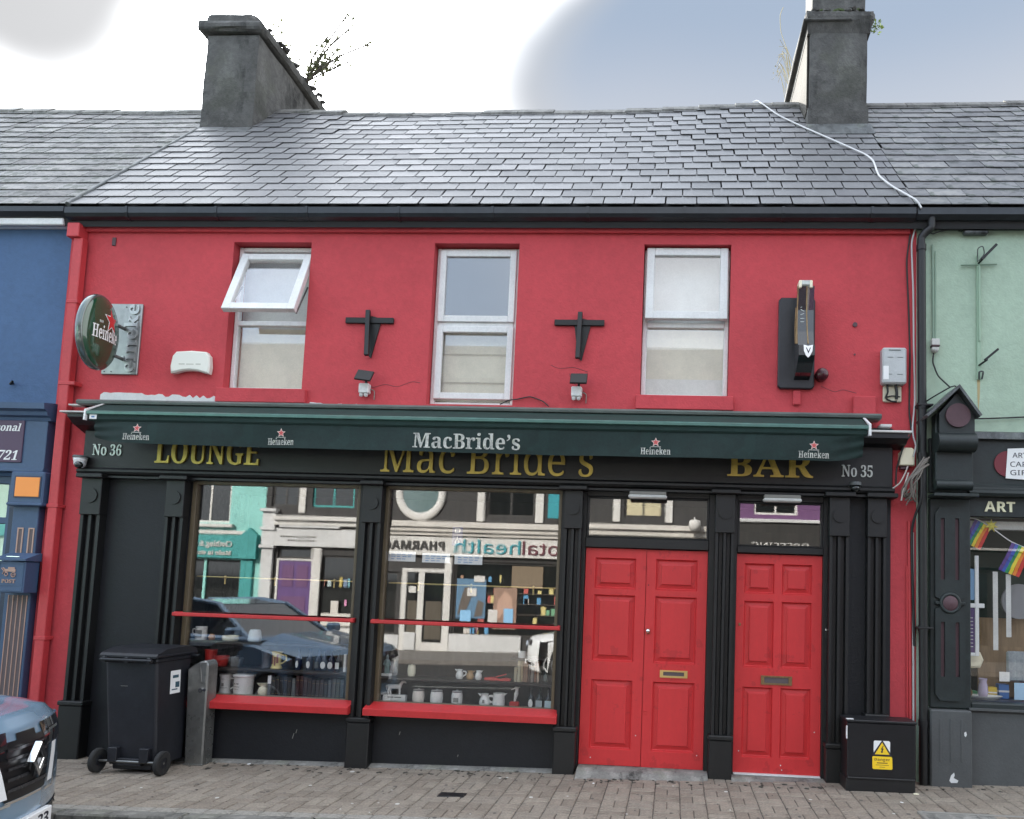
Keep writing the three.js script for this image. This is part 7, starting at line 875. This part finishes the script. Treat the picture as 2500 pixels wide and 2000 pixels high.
  for (const s of [1, -1]) {
    const A = (lo, hi) => s > 0 ? [lo, hi] : [-hi, -lo], [a0, a1] = A(0.58, 0.93), L = mk('headlight', [grid(5.55, 6.95, (b) => s > 0 ? 0.20 + 0.02 * (6.95 - b) : -0.80, (b) => s > 0 ? 0.80 : -0.20 - 0.02 * (6.95 - b), 10, 12, 0.008)], M([0.014, 0.014, 0.016], 0.06, { clearcoat: 1, clearcoatRoughness: 0.02 }), t);
    mk('light_bar', [grid(6.2, 6.36, ...A(0.30, 0.50), 1, 6, 0.016)], m.lead, L); mk('reflector', [grid(6.75, 6.95, ...A(0.70, 0.78), 2, 4, 0.014)], m.chrome, L);
    const dr = mk('running_light', [grid(4.05, 5.6, (b) => s * (0.235 + 0.055 * (b - 4.05)) - (s < 0 ? 0.085 : 0), (b) => s * (0.235 + 0.055 * (b - 4.05)) + (s > 0 ? 0.085 : 0), 10, 3, 0.02)], M([0.85, 0.86, 0.86], 0.15), t);
    mk('chrome_edge', [grid(3.75, 5.75, (b) => s * (0.335 + 0.075 * Math.max(0, b - 4.1)) - 0.014, (b) => s * (0.335 + 0.075 * Math.max(0, b - 4.1)) + 0.014, 14, 2, 0.022), grid(3.72, 3.84, ...A(0.2, 0.34), 1, 8, 0.02)], m.chrome, dr);
  }
  const bd = X0 + 0.028, by = Y0 + 0.735;
  const lz = (w, h, d0, d1, hw, hh) => ext([[0, h], [w, 0], [0, -h], [-w, 0]], d0, d1, hw ? [[[0, hh], [hw, 0], [0, -hh], [-hw, 0]].reverse()] : [], 0.004).rotateY(Math.PI / 2).translate(bd, by, ZC);
  mk('badge', [lz(0.078, 0.102, -0.01, 0.03, 0.034, 0.05)], m.chrome, t);
  mk('lower_grille', [grid(0.7, 2.75, (b) => -0.86 + 0.05 * Math.abs(b - 1.7), (b) => 0.86 - 0.05 * Math.abs(b - 1.7), 8, 24, 0.006)], M([0.012, 0.012, 0.012], 0.45), t); each('lower_slat', [1.1, 1.5, 1.9, 2.3].map((b) => grid(b, b + 0.12, -0.72, 0.72, 1, 20, 0.014)), m.blackPlastic, t);
  mk('splitter', [grid(0, 0.6, -0.9, 0.9, 2, 24, 0.012)], m.blackPlastic, t); mk('fog_trim', [grid(1.0, 2.75, 0.865, 0.895, 8, 2, 0.014), grid(1.0, 2.75, -0.895, -0.865, 8, 2, 0.014)], m.lead, t);
  const pl = mk('number_plate', [cb(X0 - 0.01, X0 + 0.028, Y0 + 0.295, Y0 + 0.405, ZC - 0.26, ZC + 0.26, 0.005)], m.paper, t); mk('plate_characters', [text('231 L 33', HB, -0.22, 0.22, 0, 0.07, 0, 0.002).rotateY(Math.PI / 2).translate(X0 + 0.028, Y0 + 0.315, ZC)], m.ink, pl);
  return t;
}
const car = makeCar('pale blue parked car with a diamond badge at the left edge of the photo', M([0.24, 0.36, 0.48], 0.26, { metal: 0.35, clearcoat: 1, clearcoatRoughness: 0.03 }));
car.rotation.y = 0.26; car.position.x = -5.69; car.position.z = 3.24;
{ const w = car.clone(); w.name = numbered('parked_car'); tag(w, 'white car parked on the far side of the street, mirrored in the second shop window', 'car'); const old = car.getObjectByName('body').material, wp = M([0.75, 0.75, 0.74], 0.3, { clearcoat: 1 }); w.traverse((o) => { if (o.isMesh && o.material === old) o.material = wp; }); w.rotation.y = Math.PI; w.position.set(-1.5, -0.62, 12.4); scene.add(w); }

// ---------------------------------------------------------------- small traces of use
{ const r = rng(404), g = []; for (let i = 0; i < 110; i++) { const x = -5.2 + r() * 8, z = 0.25 + r() * 1.3, s = 0.006 + r() * r() * 0.014; g.push(new THREE.CylinderGeometry(s, s * 1.1, 0.0025, 9).scale(1, 1, 0.7 + r() * 0.5).translate(x, gy(x) + 0.0015, z)); }
  tag(solo('gum_spots', 'dark trodden chewing gum spots all over the paving', 'gum spots', g.filter((_, i) => i % 4), M([0.09, 0.08, 0.072], 0.9)), null, null, null, 'stuff'); tag(solo('pale_grit', 'pale grit and crumbs of mortar scattered on the paving', 'grit', g.filter((_, i) => i % 4 === 0).map((q) => q.clone().translate(0, 0.001, 0)), M([0.5, 0.48, 0.44], 0.9)), null, null, null, 'stuff'); }
{ const r = rng(77), g = []; for (let i = 0; i < 150; i++) { const x = -5.3 + r() * 8.1, k = r() < 0.5 ? 0.14 + r() * 0.12 : 0.3 + r() * 0.3, z = (x > -0.9 && x < 1.4) ? 0.24 + r() * 0.14 : k * 0.6; g.push(new THREE.DodecahedronGeometry(0.006 + r() * 0.012, 0).scale(1.6, 0.45, 1).rotateY(r() * 6).translate(x, gy(x) + 0.001, z)); }
  tag(solo('wall_foot_dirt', 'dark dirt and moss crumbs gathered on the paving along the foot of the shopfront', 'dirt', g, M([0.045, 0.042, 0.034], 0.95)), null, null, null, 'stuff'); }
renderer.render(scene, camera);
